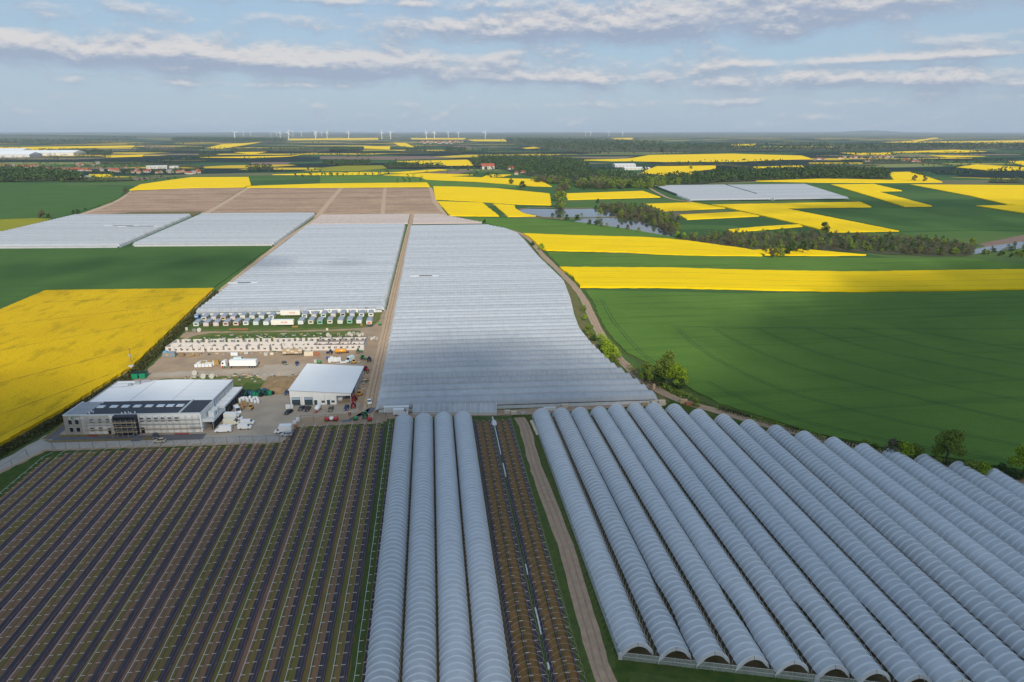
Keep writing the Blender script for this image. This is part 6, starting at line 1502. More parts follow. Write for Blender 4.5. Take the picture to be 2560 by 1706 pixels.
hedge([(90.2,355.8), (91.9,341.9), (92.1,327.5), (91.1,320)], 4.5, 4.0, 'fresh', 'Short tall bright hedge at the bend of the track', 34, .55, 3)
hedge([(115.4,251.1), (128.5,235.3), (143.6,217.5), (163.2,200.9), (192.3,182.2), (215.3,166.8)], 3.2, 1.7, 'olive', 'Low weedy strip along the track above the slanting tunnels', 22, .5, 4, ('olive', 'hedge'))

# trees of the middle distance: each its own
def variants(n, h, r, leaves, leaf, kind, lo, seed): return [tree_meshes(seed + i, h, r, leaves, leaf, kind, lo) for i in range(n)]
MID = {'brown': variants(3, 12, 4.6, 760, .85, 'brown', .05, 100), 'dark': variants(3, 12, 4.8, 760, .85, 'dark', .05, 110), 'olive': variants(3, 12, 4.6, 760, .85, 'olive', .05, 120), 'fresh': variants(2, 12, 4.6, 760, .85, 'fresh', .08, 130)}
MID['lone'] = [tree_meshes(140, 27, 10.5, 1500, 1.5, 'olive', .06)]; MID['lone2'] = [tree_meshes(141, 25, 10, 1300, 1.5, 'brown', .06)]
def scatter(poly, spacing, mix, hr, label, group, seed, cat='tree', limit=60):
    """the nearest trees stand as individuals, those behind them merge into one mass"""
    rr = random.Random(seed); xs = [p[0] for p in poly]; ys = [p[1] for p in poly]; spots = []; row = 0
    y = min(ys)
    while y < max(ys):
        x = min(xs) + (row % 2) * spacing * .5
        while x < max(xs):
            q = (x + rr.uniform(-.45, .45) * spacing, y + rr.uniform(-.45, .45) * spacing)
            if inside(q, poly): spots.append(q)
            x += spacing
        y += spacing * .87; row += 1
    # front rank first: least depth behind the near edge at its own bearing
    cell = {}
    for q in sorted(spots, key=lambda q: math.hypot(*q)):
        b = int(math.atan2(q[0], q[1]) / 0.012); cell[b] = cell.get(b, 0) + 1; q_rank = cell[b]
        cell[('r', q)] = q_rank
    spots.sort(key=lambda q: (cell[('r', q)], math.hypot(*q)))
    for q in spots[:limit]:
        k = rr.choice(mix); plant(rr.choice(MID[k]), q, label, cat, group, rr.uniform(*hr) / 12.0, rr.uniform(0, 6.28))
    rest = spots[limit:]
    if rest:
        kinds = sorted(set(mix)); mb = MB()
        for q in rest:
            mb.cur = rr.randrange(len(kinds)); h = rr.uniform(*hr)
            for p_, d in crown_points(rr, 110, h, h * .4, .05): leaf_quads(mb, rr, (p_.x + q[0], p_.y + q[1], p_.z), d, h * .12)
        tag(mb.build('thicket', *[LEAF[k] for k in kinds]), 'Mass of trees behind the front rank of the ' + group, 'thicket', kind='stuff')
    return len(spots)
N1 = scatter([(239.2,1011.6), (248.4,995.8), (254.1,940.1), (245,883.8), (267.7,847.6), (270.4,796.4), (269.2,745.2), (282.5,758.1), (324.6,874.5), (320.3,941.2), (323.2,1016.9), (293.6,1062.9)], 11, ['brown', 'brown', 'dark', 'olive'], (5.5, 9.5), 'Tree in the dense dark thicket along the far bank of the ponds', 'thicket beside the ponds', 1, limit=75)
N2 = scatter([(261.5,711.7), (333.4,738.3), (431.1,726.9), (527.2,680.7), (537.6,627.5), (495.9,578.5), (453.1,581), (387.8,623.4), (313.1,599.8), (313.7,619.5), (296.7,665.5), (271.3,683.7)], 9.0, ['brown', 'olive', 'dark', 'brown', 'olive'], (3.5, 7), 'Tree in the scrubby belt between the yellow strips and the upper fields', 'scrub belt along the stream', 2, limit=95)
N3 = scatter([(222.6,1621), (312.4,1647.9), (301.1,1519.6), (300.1,1353.9), (382,1362), (396.6,1387.7), (435,1584.1), (355.7,1569.7), (311.4,1507.6), (255.5,1308.5), (239.1,1302.4), (278.8,1469.6), (244.9,1548.3), (222.6,1608.9)], 14, ['brown', 'olive', 'brown', 'dark'], (11, 16), 'Brownish spring tree in the grove beyond the yellow fields', 'groves beyond the yellow fields', 3, limit=45)
N4 = scatter([(390.8,1388.4), (431.8,1356.2), (518.9,1411.6), (555.3,1512.1), (483.3,1520.5), (420.6,1484.2)], 14, ['olive', 'dark', 'olive'], (12, 17), 'Green tree in the grove next to the far tunnel block', 'groves beside the far tunnel block', 4, limit=30)
N5 = scatter([(510.4,581), (535.8,599.8), (554.1,602.2), (612.3,643.9), (670,658.5), (571.6,557.5), (534,557.9), (512.8,560.3)], 11, ['olive', 'dark'], (3.5, 6), 'Bushy tree beside the stream at the picture edge', 'trees beside the stream', 5, limit=22)
for i, (p, k, s, w) in enumerate((((192.1,1020.1), 'lone', 1.0, 'Large lone tree on the bank of the upper pond'), ((209.7,1130.7), 'lone2', 1.0, 'Large brownish tree just behind the lone pond tree'), ((227.4,916.2), 'olive', 1.35, 'Round tree on the spit between the two ponds'), ((183.5,857.4), 'dark', 1.1, 'Dark round tree at the head of the lower pond'), ((193.3,831.8), 'dark', .8, 'Dark small tree on the near bank of the lower pond'),
        ((161.9,915.6), 'dark', .7, 'Small dark tree on the near bank of the upper pond'), ((167,892.9), 'dark', .75, 'Dark bushy tree below the upper pond'), ((174.6,880.5), 'dark', .9, 'Dark bushy tree between the upper and lower ponds'), ((200.1,824.2), 'dark', .65, 'Thin dark tree on the near bank right of two'), ((204.2,813.8), 'brown', .6, 'Thin brown tree on the near bank of the lower pond'), ((208.7,806.8), 'olive', .6, 'Thin olive tree on the near bank of the lower pond'),
        ((202.7,920.7), 'olive', .55, 'Small tree standing in front of the upper pond water'), ((219.5,794.7), 'dark', .5, 'Low tree on the bank at the lower pond middle'), ((228.6,785.5), 'brown', .7, 'Brown tree on the bank at the lower pond end'), ((234.6,760.8), 'olive', .5, 'Low olive tree on the bank near the reeds'), ((264.5,715.7), 'fresh', .9, 'Pale round tree at the end of the lower pond'), ((265.3,1088.7), 'dark', .9, 'Dark tree at the top of the pond thicket'),
        ((175.5,1519.2), 'dark', 1.1, 'Tree alone in the yellow strip, upper of two'), ((178.2,1354.8), 'dark', 1.5, 'Tree alone in the yellow strip, lower and larger of two'), ((-559.7,1357.8), 'brown', .95, 'Round brown tree at the corner of the ploughed land'), ((-510.9,974.8), 'brown', 1.0, 'Brown bushy tree at the edge of the left wheat'), ((-501.9,973.8), 'dark', .6, 'Low dark bush beside the brown tree at the left wheat'), ((-498.5,1031.7), 'dark', .5, 'Low dark bush beside the sandy track, left of three'), ((-494.8,1037), 'dark', .55, 'Low dark bush beside the sandy track, middle of three'), ((-497.1,1064.5), 'dark', .4, 'Low dark bush beside the sandy track, right of three'), ((-514.7,1192.3), 'olive', .5, 'Olive bush halfway up the sandy track'),
        ((330.1,597.9), 'dark', 1.15, 'Tall dark tree at the near corner of the scrub belt, left'), ((346.5,604.4), 'dark', 1.05, 'Tall dark tree at the near corner of the scrub belt, right'), ((317.6,591.1), 'olive', .95, 'Olive tree at the near corner of the scrub belt'), ((305.5,584.5), 'brown', .6, 'Low brown bush at the near corner of the scrub belt'), ((269.7,710.8), 'fresh', .75, 'Pale green willow at the tip of the lower pond'), ((443.1,731.6), 'dark', 1.1, 'Tall dark tree standing over the yellow L-shaped field'), ((1116.6,1506.7), 'brown', 1.3, 'Tree in the far yellow field, left of two'), ((1129,1489.9), 'brown', 1.2, 'Tree in the far yellow field, right of two'), ((799.6,2092.5), 'olive', 1.3, 'Tree alone in the far yellow field by the wood'), ((531.9,618.6), 'olive', .8, 'Round bush where the stream begins'))):
    plant(MID[k][i % len(MID[k])], p, w, 'tree', None, s * (.75 if 'pond' in w and 'Large' not in w else 1.0), i * 1.1)
# scrub floor below the thickets
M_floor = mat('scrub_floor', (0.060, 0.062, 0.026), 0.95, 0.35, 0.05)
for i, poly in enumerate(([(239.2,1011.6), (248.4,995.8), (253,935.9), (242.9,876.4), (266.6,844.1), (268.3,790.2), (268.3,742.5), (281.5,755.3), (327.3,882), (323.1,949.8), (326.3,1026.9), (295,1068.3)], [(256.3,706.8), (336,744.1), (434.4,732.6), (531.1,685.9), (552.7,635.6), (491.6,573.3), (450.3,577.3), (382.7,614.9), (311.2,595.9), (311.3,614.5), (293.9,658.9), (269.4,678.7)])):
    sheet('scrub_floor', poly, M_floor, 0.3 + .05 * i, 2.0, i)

# distant woods: read as one mass each
def wood(poly, spacing, h, kinds, seed, per=26, leaf=None, floor=True):
    rr = random.Random(seed); mb = MB(); xs = [p[0] for p in poly]; ys = [p[1] for p in poly]; leaf = leaf or h * .2
    y = min(ys); n = 0
    while y < max(ys):
        x = min(xs)
        while x < max(xs):
            q = (x + rr.uniform(-.5, .5) * spacing, y + rr.uniform(-.5, .5) * spacing)
            if inside(q, poly):
                hh = h * rr.uniform(.7, 1.15); r = min(spacing * .62, hh * .45) * rr.uniform(.8, 1.2); mb.cur = rr.randrange(len(kinds)); n += 1
                for k in range(per):
                    d = Vector((rr.gauss(0, 1), rr.gauss(0, 1), rr.gauss(0, 1))).normalized()
                    leaf_quads(mb, rr, (q[0] + d.x * r, q[1] + d.y * r, hh * .55 + d.z * hh * .45), d, leaf)
            x += spacing
        y += spacing
    o = tag(mb.build('wood', *[LEAF[k] for k in kinds]), 'Dark mass of trees across the distant farmland', 'wood', kind='stuff')
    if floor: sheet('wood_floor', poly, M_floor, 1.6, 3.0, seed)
    return n
WOODS = [
    ([(495.9,1446), (585.5,1457.7), (639.8,1522), (755.7,1559.2), (932.8,1603.7), (1102.9,1572.7), (1272.6,1845.8), (1170.9,1936.7), (912.5,1887.8), (782,1865.7), (704.2,1706.9), (569.3,1663.2)], 17, 17, ('dark', 'far'), 30),
    ([(145.3,2389.1), (210.4,2198.2), (253.7,1843), (310.2,1600.7), (364.1,1615.4), (493.2,1446.3), (551.7,1609.5), (445.9,1942.2), (532.1,2344), (574.6,2844.2), (312.7,2991.5), (161,2845)], 24, 17, ('far', 'dark', 'far'), 22),
    ([(-1019.5,1740.4), (-975.5,1720.2), (-887.6,1740.4), (-850.5,1746.4), (-805.7,1751.7), (-938.3,1995.5), (-1063.7,2118.2), (-1185.2,2211.4), (-1276.8,2264), (-1296.5,2224.4)], 18, 17, ('far', 'dark'), 28),
    ([(-847.1,1725.4), (-718.1,1720.6), (-684.1,1737.6), (-800.5,1852.1), (-876.7,1909.9), (-872.1,1791.9)], 20, 9, ('olive', 'dark', 'brown'), 22),
    ([(-363.4,2470.7), (-203.9,2474.7), (-219.7,2673.8), (-384.2,2693)], 20, 15, ('far', 'dark'), 24), ([(-138.9,2257.9), (49.6,2274.9), (53,2422.1), (-144.8,2445.2)], 22, 15, ('far', 'dark'), 24), ([(-545.5,2178.7), (-467.4,2186.8), (-504,2339.5), (-582.3,2348.6)], 22, 14, ('far',), 22),
    ([(-1931.4,3879.8), (-1553.3,3667.6), (-1729.5,4126.4), (-2122.6,4386.1)], 34, 22, ('far',), 14), ([(-3126.2,9111.5), (-2083.2,7763), (-1679.8,8666.6), (-2069.7,10691.1), (-4337.5,12880.6)], 60, 34, ('far',), 10), ([(-1054,3374.1), (-963.7,3363.5), (-1046,3654.9), (-1136.5,3665.5)], 26, 18, ('far',), 16),
    ([(809.3,7425.7), (769.8,4514.2), (823.9,3828.7), (1324.3,3920.8), (2152.5,6343), (2196.5,9267.1), (1170.2,10736.4)], 75, 38, ('far',), 9), ([(89.6,4003.2), (209.4,3989.2), (228.7,4537.8), (112,4551.4)], 34, 24, ('far',), 14), ([(-577.8,4206), (-383.8,4183.3), (-426.2,4653.6), (-632,4677.6)], 40, 22, ('far',), 12),
    ([(1314.3,3921.9), (1843.5,4126.3), (2476.6,5581.4), (1792,5355.5)], 55, 32, ('far',), 10), ([(1776.6,3996.9), (2435.3,4057.3), (2977.4,5048.7), (2395.5,4759.8), (2107.6,4746.2)], 55, 34, ('far',), 10), ([(2358.9,3929), (2899.2,4149.5), (3910.9,4270.5), (4234.1,4318.1), (5049.3,5155.3), (3986.6,5405.4), (2851.3,4754.8)], 60, 36, ('far',), 10),
    ([(-10147.8,18274.9), (-6652.8,14404.9), (-4671.8,12120.1), (-5555.4,14277), (-10336.4,21519.9), (-16368.5,29502.5)], 90, 38, ('far',), 8), ([(-4478.3,8042.2), (-3813,7759.3), (-3128.6,8102), (-3783,8911.8), (-5205,9353.9)], 80, 36, ('far',), 8), ([(1253.3,2259.9), (1322.4,2146.5), (1521.5,2228.7), (1486.5,2277.6), (1353.9,2339.6)], 30, 14, ('far', 'dark'), 14),
    ([(1528.8,2343.2), (1787.2,2374.9), (1785.2,2220.2), (1907.5,2536.6), (1762.6,2705.7)], 34, 14, ('far', 'dark'), 12), ([(1249.1,1441.2), (1313.2,1414.5), (1400.5,1510.6), (1314.8,1504.5)], 24, 13, ('far', 'dark'), 18), ([(176.2,2890.6), (515.7,3020.7), (645.1,3343.8), (243.7,3390.6)], 40, 18, ('far',), 12), ([(-146.8,3941.8), (-12.9,3955.4), (-23.4,4415.9), (-145.6,4430.1)], 40, 20, ('far',), 12), ([(-1222.2,2725.7), (-1031.4,2641.6), (-706.2,2305.1), (-746.5,2439.2), (-1082.3,2774.4), (-1272.5,2864.8)], 36, 12, ('far', 'dark'), 12),
    ([(943.9,2296), (996.7,2106.5), (1054.1,2229.3), (1019.9,2426.9)], 26, 13, ('far', 'dark'), 14), ([(-1829.6,4626.5), (-1360.2,4396.1), (-1542.6,4991.6), (-2024.7,5228)], 50, 16, ('far', 'dark'), 10), ([(-1179.7,4375), (-622.5,4147.7), (-419.4,4390.1), (-472.4,4955.3), (-1317.2,4965.3)], 55, 17, ('far', 'dark'), 10), ([(789.1,2314.1), (926.5,2320.3), (961.7,2409.3), (826.6,2425)], 28, 13, ('far', 'dark'), 14)]
WOODS += [([(-1399.4,2443.9), (-1308.4,2614.9), (-1031.4,2641.6), (-678,2211.4), (-635,2068.2), (-699.7,1981.4), (-794.1,1925.7), (-923.8,2050), (-1036.6,2063.1), (-1274.3,2221.8)], 27, 9, ('far', 'dark', 'olive'), 12), ([(-1817.5,3239.8), (-1532.6,3155.5), (-1193.4,2660.5), (-1266,2499.8), (-1386.7,2462.4)], 60, 13, ('far',), 10), ([(256,3456.7), (465.1,3677.5), (645,3505.5), (604.3,3283.7), (235.7,3184.3)], 60, 16, ('far',), 10), ([(1656.7,2718), (2024,2675.2), (2140.9,2831.2), (1815.3,2980.7)], 45, 12, ('far', 'dark'), 10), ([(-131,6609.3), (345.3,6553.7), (444.2,8419), (-172.3,8767.1)], 120, 20, ('far',), 8)]
NOFLOOR = len(WOODS) - 5
WOOD_COUNT = [wood(p, s, h, k, i + 60, per, None, i < NOFLOOR) for i, (p, s, h, k, per) in enumerate(WOODS)]
# hedgerow trees along the far field edges
hr = MB(); hrr = random.Random(5)
for poly in HEDGEROWS:
    e = max(zip(poly, poly[1:] + poly[:1]), key=lambda s: (s[0][1] + s[1][1]) / 2 * min(1, math.hypot(s[0][0] - s[1][0], s[0][1] - s[1][1]) / 150))
    a, b = Vector(e[0]), Vector(e[1]); n = int((b - a).length / 13); g0 = hrr.uniform(0, 50)
    for k in range(n):
        if noise.noise(Vector((k / 6, g0, 0))) < -.05: continue
        q = a + (b - a) * (k / n); h = hrr.uniform(4, 12); hr.cur = hrr.randrange(2)
        for j in range(12):
            d = Vector((hrr.gauss(0, 1), hrr.gauss(0, 1), hrr.gauss(0, 1))).normalized(); leaf_quads(hr, hrr, (q.x + d.x * h * .4, q.y + 4 + d.y * h * .4, h * .5 + d.z * h * .45), d, h * .3)
for s_ in range(130):
    yy = 1700 + 7300 * hrr.random() ** 1.4; q0 = Vector((hrr.uniform(-.85, .95) * yy, yy)); an = hrr.gauss(0, .35); L_ = hrr.uniform(150, 650); g0 = hrr.uniform(0, 99); step = 13 + yy / 400
    for k in range(int(L_ / step)):
        q = q0 + Vector((math.cos(an), math.sin(an))) * (k * step)
        if noise.noise(Vector((k / 6, g0, 0))) < -.12 or any(inside((q.x, q.y), f) for f in RAPE_ALL): continue
        h = hrr.uniform(5, 13) * (1 + yy / 9000); hr.cur = hrr.randrange(2)
        for j in range(9):
            d = Vector((hrr.gauss(0, 1), hrr.gauss(0, 1), hrr.gauss(0, 1))).normalized(); leaf_quads(hr, hrr, (q.x + d.x * h * .45, q.y + d.y * h * .4, h * .5 + d.z * h * .45), d, h * .36)
tag(hr.build('hedgerow_trees', LEAF['far'], LEAF['dark']), 'Broken lines of hedgerow trees along the far field edges', 'hedgerow', kind='stuff')
print('mid trees', N1, N2, N3, N4, N5, 'woods', WOOD_COUNT)

# ------------------------------------------------------------------ villages
M_tile = [mat('red_tile', (0.33, 0.085, 0.05), 0.9, 0.2, 0.3), mat('brown_tile', (0.22, 0.10, 0.065), 0.9, 0.2, 0.3), mat('grey_tile', (0.22, 0.21, 0.215), 0.9, 0.2, 0.3)]
M_hw = [mat('house_wall_cream', (0.42, 0.37, 0.29), 0.9, 0.1, 0.3), mat('house_wall_white', (0.55, 0.53, 0.49), 0.9, 0.1, 0.3)]
HOUSES = []
for i in range(5):
    l, w_, h = ((11, 8, 4.2), (14, 9, 4.6), (9, 8, 4.4), (18, 9, 4.0), (12, 10, 5.5))[i]
    wm = MB().box(-l / 2, l / 2, -w_ / 2, w_ / 2, 0, h).mesh('wall', M_hw[i % 2])
    rm = MB().extrude_profile([(-w_ / 2 - .5, h), (w_ / 2 + .5, h), (0, h + w_ * .42)], -l / 2 - .5, l / 2 + .5, 'x').mesh('roof', M_tile[(0, 0, 1, 0, 2)[i]])
    HOUSES.append((wm, rm, l, w_, h))
PANE = MB().box(-.6, .6, -.05, .05, 0, 1.4).mesh('window', M_glass)
def house(p, i, rz, label, group, s=1.0):
    wm, rm, l, w_, h = HOUSES[i % 5]
    t = thing('house', label, 'house', (p[0], p[1], 0), rz, group); t.scale = (s, s, s)
    put('wall', wm, t); put('roof', rm, t)
    for q in (-.28, 0, .28): put('window', PANE, t, (l * q, -w_ / 2 - .02, 1.2))
    MB0 = CHIM; put('chimney', MB0, t, (l * .2, w_ * .12, h + w_ * .25))
CHIM = MB().box(-.4, .4, -.4, .4, 0, 2.6).mesh('chimney', M_tile[1])
V1 = [(-1347.2,2395.6), (-1416.3,2544.5), (-1375.3,2481.3), (-1391.8,2523.8), (-1354.5,2478.9), (-1329.4,2420.3), (-1288.5,2388.7), (-1308.3,2445.4), (-1269.8,2386.5), (-1307.5,2473.4), (-1265.9,2412.9), (-1297.5,2489.5), (-1277.1,2469.9), (-1188.8,2325.2), (-1152.2,2261.8), (-1152.2,2271.4), (-1102.7,2195.4), (-1129.3,2259.1), (-1089.7,2216.8), (-1102.7,2256), (-1089.1,2240.1), (-1074.4,2224.3), (-1069.3,2228.4), (-1049.8,2212.1), (-1060.8,2251.1), (-1037.3,2210.7), (-1013.9,2185), (-1012.4,2207.8), (-1017.2,2231.7), (-989.2,2182.1), (-1181.4,2535.2), (-1187.7,2572.9), (-1159.8,2496.8), (-1138.5,2542.4), (-1162,2634.2), (-990.9,2262.4), (-952.2,2177.8), (-937.6,2199), (-907.9,2150.2), (-911.5,2173.1), (-886.3,2125.7), (-953.2,2339.1), (-884.7,2259.8), (-826.1,2072), (-844.4,2142.8), (-800.6,2052.6), (-816.6,2130.7), (-795.8,2093.7), (-814,2161.7), (-751.5,2046.8), (-748.2,2062.9), (-743.8,2109.1), (-719.9,2059.6), (-701,2057.4), (-705,2083.1), (-698.9,2099.6), (-661.5,2012.2), (-649.3,1994.9), (-644.3,2014.1), (-657.9,2094.8), (-636.8,2033.5)]
for i, p in enumerate(V1): house(p, R.choice((0, 1, 0, 2, 3, 0, 4)), R.uniform(-.9, .9), 'Red or brown roofed house in the village beyond the left wheat', 'houses of the village on the left', R.uniform(.75, 1.1))
V2 = [(-90.5,7325.3), (-71.8,7859), (-37,7524.4), (-13.7,8089.1), (18.9,7517.9), (45.6,7962), (74.8,7511.4), (103.2,7838.6), (127,7299.9), (167.4,7717.7), (189.1,7292.7), (228.2,7824), (250.4,7490.9), (299.3,7932.4), (314.3,7483.4), (361.5,7808.4), (-49.8,7032.6), (9.8,6934.6), (98.1,6924.3), (169.6,6827.3), (216,6910.6)]
for i, p in enumerate(V2): house(p, i, R.uniform(-.9, .9), 'Pale house in the small town under the wind turbines', 'houses of the town under the turbines', R.uniform(1.6, 2.4))
V3 = [(1541.2,2684.1), (1582,2726.7), (1583.4,2694.8), (1735.5,2825.6), (1806.2,2906.6), (1811.7,2869.6), (1852.8,2901.1), (1857.8,2864.3), (1663.2,2522.5), (1897.3,2859.6), (1985.8,2960.9), (1982.5,2923.2), (1979.4,2886.4), (2040.3,2954.5), (2012.7,2882.5), (1863.4,2600.7), (1855.8,2571.8), (1820.1,2504.2), (1804.2,2464.7), (1834,2488.6), (1808.9,2437.3)]
for i, p in enumerate(V3): house(p, i, R.uniform(-.9, .9), 'House in the village on the rise beyond the far tunnel block', 'houses of the village on the right', R.uniform(.9, 1.3))
for i, (p, s, l) in enumerate((((176.4,2165.1), 2.2, 'Long red-roofed farmhouse alone among trees in the middle distance'), ((230.8,1872.9), 1.2, 'Small white gabled house left of the brownish grove'), ((252.7,1912.8), 1.2, 'Small house with reddish roof beside the white gabled house'), ((241.1,2087), 1.5, 'Red-roofed house at the edge of the central wood'))):
    house(p, (3, 2, 0, 1)[i], (.1, 1.2, .4, .2)[i], l, None, s)
# big pale halls
def hall(p, l, w_, h, label, rz=0.0, m=None):
    t = thing('industrial_hall', label, 'hall', (p[0], p[1], 0), rz)
    MB().box(-l / 2, l / 2, -w_ / 2, w_ / 2, 0, h).build('wall', M_hw[1], parent=t)
    for q in range(5): MB().extrude_profile([(-w_ / 2 - 1, h), (w_ / 2 + 1, h), (0, h + w_ * .08)], -l / 2 + q * l / 5 + .1, -l / 2 + (q + 1) * l / 5 - .1, 'x').build('roof_bay', m or M_roofwhite, parent=t)
    for q in range(6): MB().box(-l / 2 + l * (q + .3) / 6, -l / 2 + l * (q + .6) / 6, -w_ / 2 - .1, -w_ / 2 - .02, 1, h * .6).build('door', M_metal, parent=t)
hall((-1926.5,3475.7), 260, 120, 12, 'Wide white industrial hall at the left picture edge beyond the village', .05)
hall((-1925.1,3713.3), 420, 140, 13, 'Longest white industrial hall beyond the village', .03)
hall((-2394.6,4330), 240, 110, 12, 'White industrial hall behind the two front halls', .04)
hall((-843.1,2305.4), 60, 22, 8, 'White barn with flat gable in the village on the left', .1)
hall((-802.3,2332), 26, 14, 6, 'Small white barn right of the longer barn in the village', .1)
hall((-862.5,1867.9), 34, 12, 4, 'Low pale shed at the yellow patch below the village', .2)
hall((630.4,2247.5), 70, 40, 8, 'White greenhouse hall among the woods on the right', .02)
hall((621.2,2077.4), 80, 30, 6, 'Lower pale hall in front of the white greenhouse hall', .02)

# ------------------------------------------------------------------ wind turbines on the horizon
M_turb = mat('turbine_white', (0.80, 0.80, 0.80), 0.5)
TOWER = MB().tube([(0, 0, 0), (0, 0, 100)], 2.5, 8, True, [4.4, 2.9]).mesh('tower', M_turb); NAC = MB().box(-2.6, 2.6, -6, 6, 98, 103.5, .4).mesh('nacelle', M_turb)
HUB = MB().tube([(0, -6, 101), (0, -9.5, 101)], 2.2, 8, True, [2.4, .8]).mesh('hub', M_turb)
bl = MB()
bl.v += [(-1.7, -8.2, 0), (1.9, -8.2, 0), (1.9, -7.2, 0), (-1.7, -7.2, 0), (-2.6, -8.2, 12), (3.2, -8.0, 12), (3.2, -7.4, 12), (-2.6, -7.4, 12), (-.6, -8.0, 52), (.7, -8.0, 52), (.7, -7.7, 52), (-.6, -7.7, 52)]
for a in (0, 4):
    for q in range(4): bl.face((a + q, a + (q + 1) % 4, a + 4 + (q + 1) % 4, a + 4 + q))
bl.face((8, 9, 10, 11)); BLADE = bl.mesh('blade', M_turb)
TURB = [(-2636.8,10120.5), (-4603.2,18484.3), (-4625.2,19304.2), (-3754.5,17636.1), (-3960.4,19226.7), (-2652.6,13199.6), (-1954.1,10281.1), (-3230.7,17575), (-3030.7,17551.7), (-1905.2,12352.2), (-2463.9,16160.1), (-2545.1,17495.1), (-1762,12704.1), (-1308.9,11935.1), (-745.7,11541.2), (-589.8,11212.5), (-41.1,11459.1), (91.2,12119.4), (370.5,13708.7), (561,13686.5), (917.8,11675.5), (4069.9,18290.4), (3690.8,16078.8), (4282.7,16699.1), (4422.1,15993.5), (19618.5,29492.3), (23005.9,31748.4), (24282,31599.7), (27853.2,33645.1)]
for i, p in enumerate(TURB):
    t = thing('wind_turbine', 'White three-bladed wind turbine, %s from the left on the horizon' % ordinal(i + 1), 'wind turbine', (p[0], p[1], 0), R.uniform(-.5, .5), 'wind turbines on the horizon')
    put('tower', TOWER, t); put('nacelle', NAC, t); put('hub', HUB, t); a0 = R.uniform(0, 2.1)
    for k in range(3):
        b = put('blade', BLADE, t, (0, 0, 101)); b.rotation_euler = (0, a0 + k * 2 * math.pi / 3, 0)

# ------------------------------------------------------------------ low hills along the horizon
M_hill = mat('far_hills', (0.035, 0.060, 0.035), 0.95, col2=(0.10, 0.10, 0.035), scale=0.0006, detail=5, stretch=(1, .5, 1))
for i, (y, h0, h1) in enumerate(((15000, 0, 34), (22000, 20, 58), (31000, 40, 78), (42000, 70, 112))):
    mb = MB(); W0 = min(y * 1.15, 46000); n = 160; prev = None
    for k in range(n + 1):
        x = -W0 + 2 * W0 * k / n
        h = h0 + (h1 - h0) * (.5 + .9 * noise.noise(Vector((x / 4200, i * 7.3, 0))) + .35 * noise.noise(Vector((x / 1100, i, 4))))
        if i == 2: h += 75 * math.exp(-((x - 20500) / 1300) ** 2) + 25 * math.exp(-((x - 17500) / 3800) ** 2)
        h = max(-5, h); b = len(mb.v)
        mb.v += [(x, y - 2500, -6), (x, y - 900, h * .6), (x, y, h), (x, y + 1500, h * .7), (x, y + 4000, -6)]
        if prev is not None:
            for q in range(4): mb.face((prev + q, b + q, b + q + 1, prev + q + 1))
        prev = b
    mb.build('hills', M_hill, smooth=True)['kind'] = 'structure'

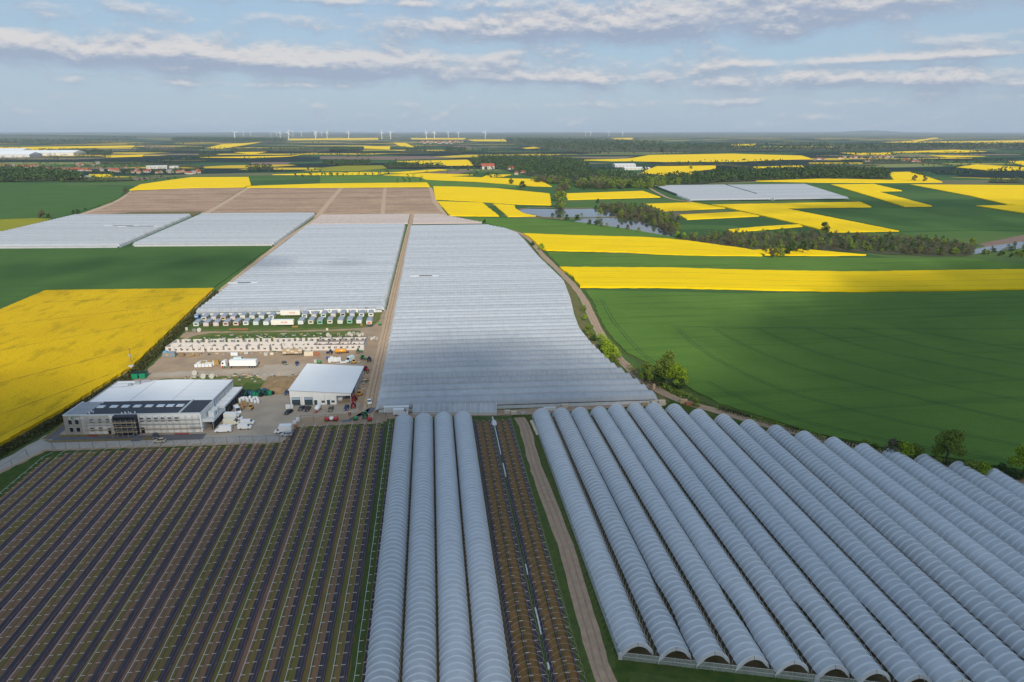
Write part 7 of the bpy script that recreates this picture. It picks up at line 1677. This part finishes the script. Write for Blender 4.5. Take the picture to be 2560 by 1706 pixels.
# ------------------------------------------------------------------ clouds over and behind the camera: they shade the foreground
def cloud_material():
    m = bpy.data.materials.new('cloud'); m.use_nodes = True
    N, L = m.node_tree.nodes, m.node_tree.links
    b = N['Principled BSDF']; b.inputs['Base Color'].default_value = (0.9, 0.9, 0.92, 1); b.inputs['Roughness'].default_value = 1.0; b.inputs['Specular IOR Level'].default_value = 0
    tp = N.new('ShaderNodeBsdfTransparent'); mix = N.new('ShaderNodeMixShader'); mix.inputs[0].default_value = CLOUD_THIN
    L.new(b.outputs[0], mix.inputs[1]); L.new(tp.outputs[0], mix.inputs[2]); L.new(mix.outputs[0], N['Material Output'].inputs['Surface'])
    return m
CLOUD_THIN = 0.885
CLOUD_ALT = 950.0
M_cloud = cloud_material()
def cloud(dens, x0, x1, y0, y1, cell, seed):
    """dens(x, y) > 0 where the ground below the sun ray is shaded"""
    rr = random.Random(seed); mb = MB()
    off = sdir * (CLOUD_ALT / sdir.z)
    x = x0
    while x < x1:
        y = y0
        while y < y1:
            px, py = x + rr.uniform(-.5, .5) * cell, y + rr.uniform(-.5, .5) * cell
            d = dens(px, py) + 75 * noise.noise(Vector((px / 110, py / 110, seed))) + 40 * noise.noise(Vector((px / 45, py / 45, seed + 5)))
            if d > 0:
                r = cell * (0.5 + min(1.0, d / 130)) * rr.uniform(.8, 1.2)
                mb.blob((px + off.x, py + off.y, CLOUD_ALT + rr.uniform(0, 30) + min(90, d * .3)), r, rr.random(), (1, 1, 0.55), 0.2)
            y += cell
        x += cell
    return tag(mb.build('cloud', M_cloud, smooth=True), kind='stuff')
EDGE = [(-900, 420), (-500, 400), (-300, 350), (-200, 310), (-140, 262), (-60, 262), (0, 320), (60, 290), (85, 245), (130, 240), (170, 310), (250, 400), (400, 490), (800, 580), (1500, 660)]
def d1(x, y):
    for (xa, ya), (xb, yb) in zip(EDGE, EDGE[1:]):
        if xa <= x <= xb: return ya + (yb - ya) * (x - xa) / (xb - xa) - y
    return -100
cloud(d1, -900, 1500, -500, 760, 36, 3)
def d2(x, y): return 60 - abs(y - 540 - 0.1 * (x + 350)) * 0.9 - max(0, x + 190) * 0.6 - max(0, -620 - x) * .5
cloud(d2, -750, -60, 380, 700, 32, 11)
def d3(x, y): return 120 - math.hypot((x - 760) / 3.0, (y - 900) / 1.5)
cloud(d3, 300, 1400, 600, 1250, 44, 17)

def d4(x, y): return 95 - math.hypot((x - 430) / 2.6, (y - 335) / 1.1)
cloud(d4, 150, 800, 180, 480, 36, 23)  # extra unseen patch added to deepen the shade on the right wheat

# ------------------------------------------------------------------ haze
hz = MB().box(-48000, 48000, -3000, 60000, -3, 235)
hm = bpy.data.materials.new('haze'); hm.use_nodes = True
hm.node_tree.nodes.clear()
vo = hm.node_tree.nodes.new('ShaderNodeVolumePrincipled'); ou = hm.node_tree.nodes.new('ShaderNodeOutputMaterial')
vo.inputs['Color'].default_value = (0.74, 0.86, 1.0, 1); vo.inputs['Density'].default_value = HAZE_DENSITY; vo.inputs['Anisotropy'].default_value = 0.0
hm.node_tree.links.new(vo.outputs[0], ou.inputs['Volume'])
tag(hz.build('haze', hm), kind='stuff')
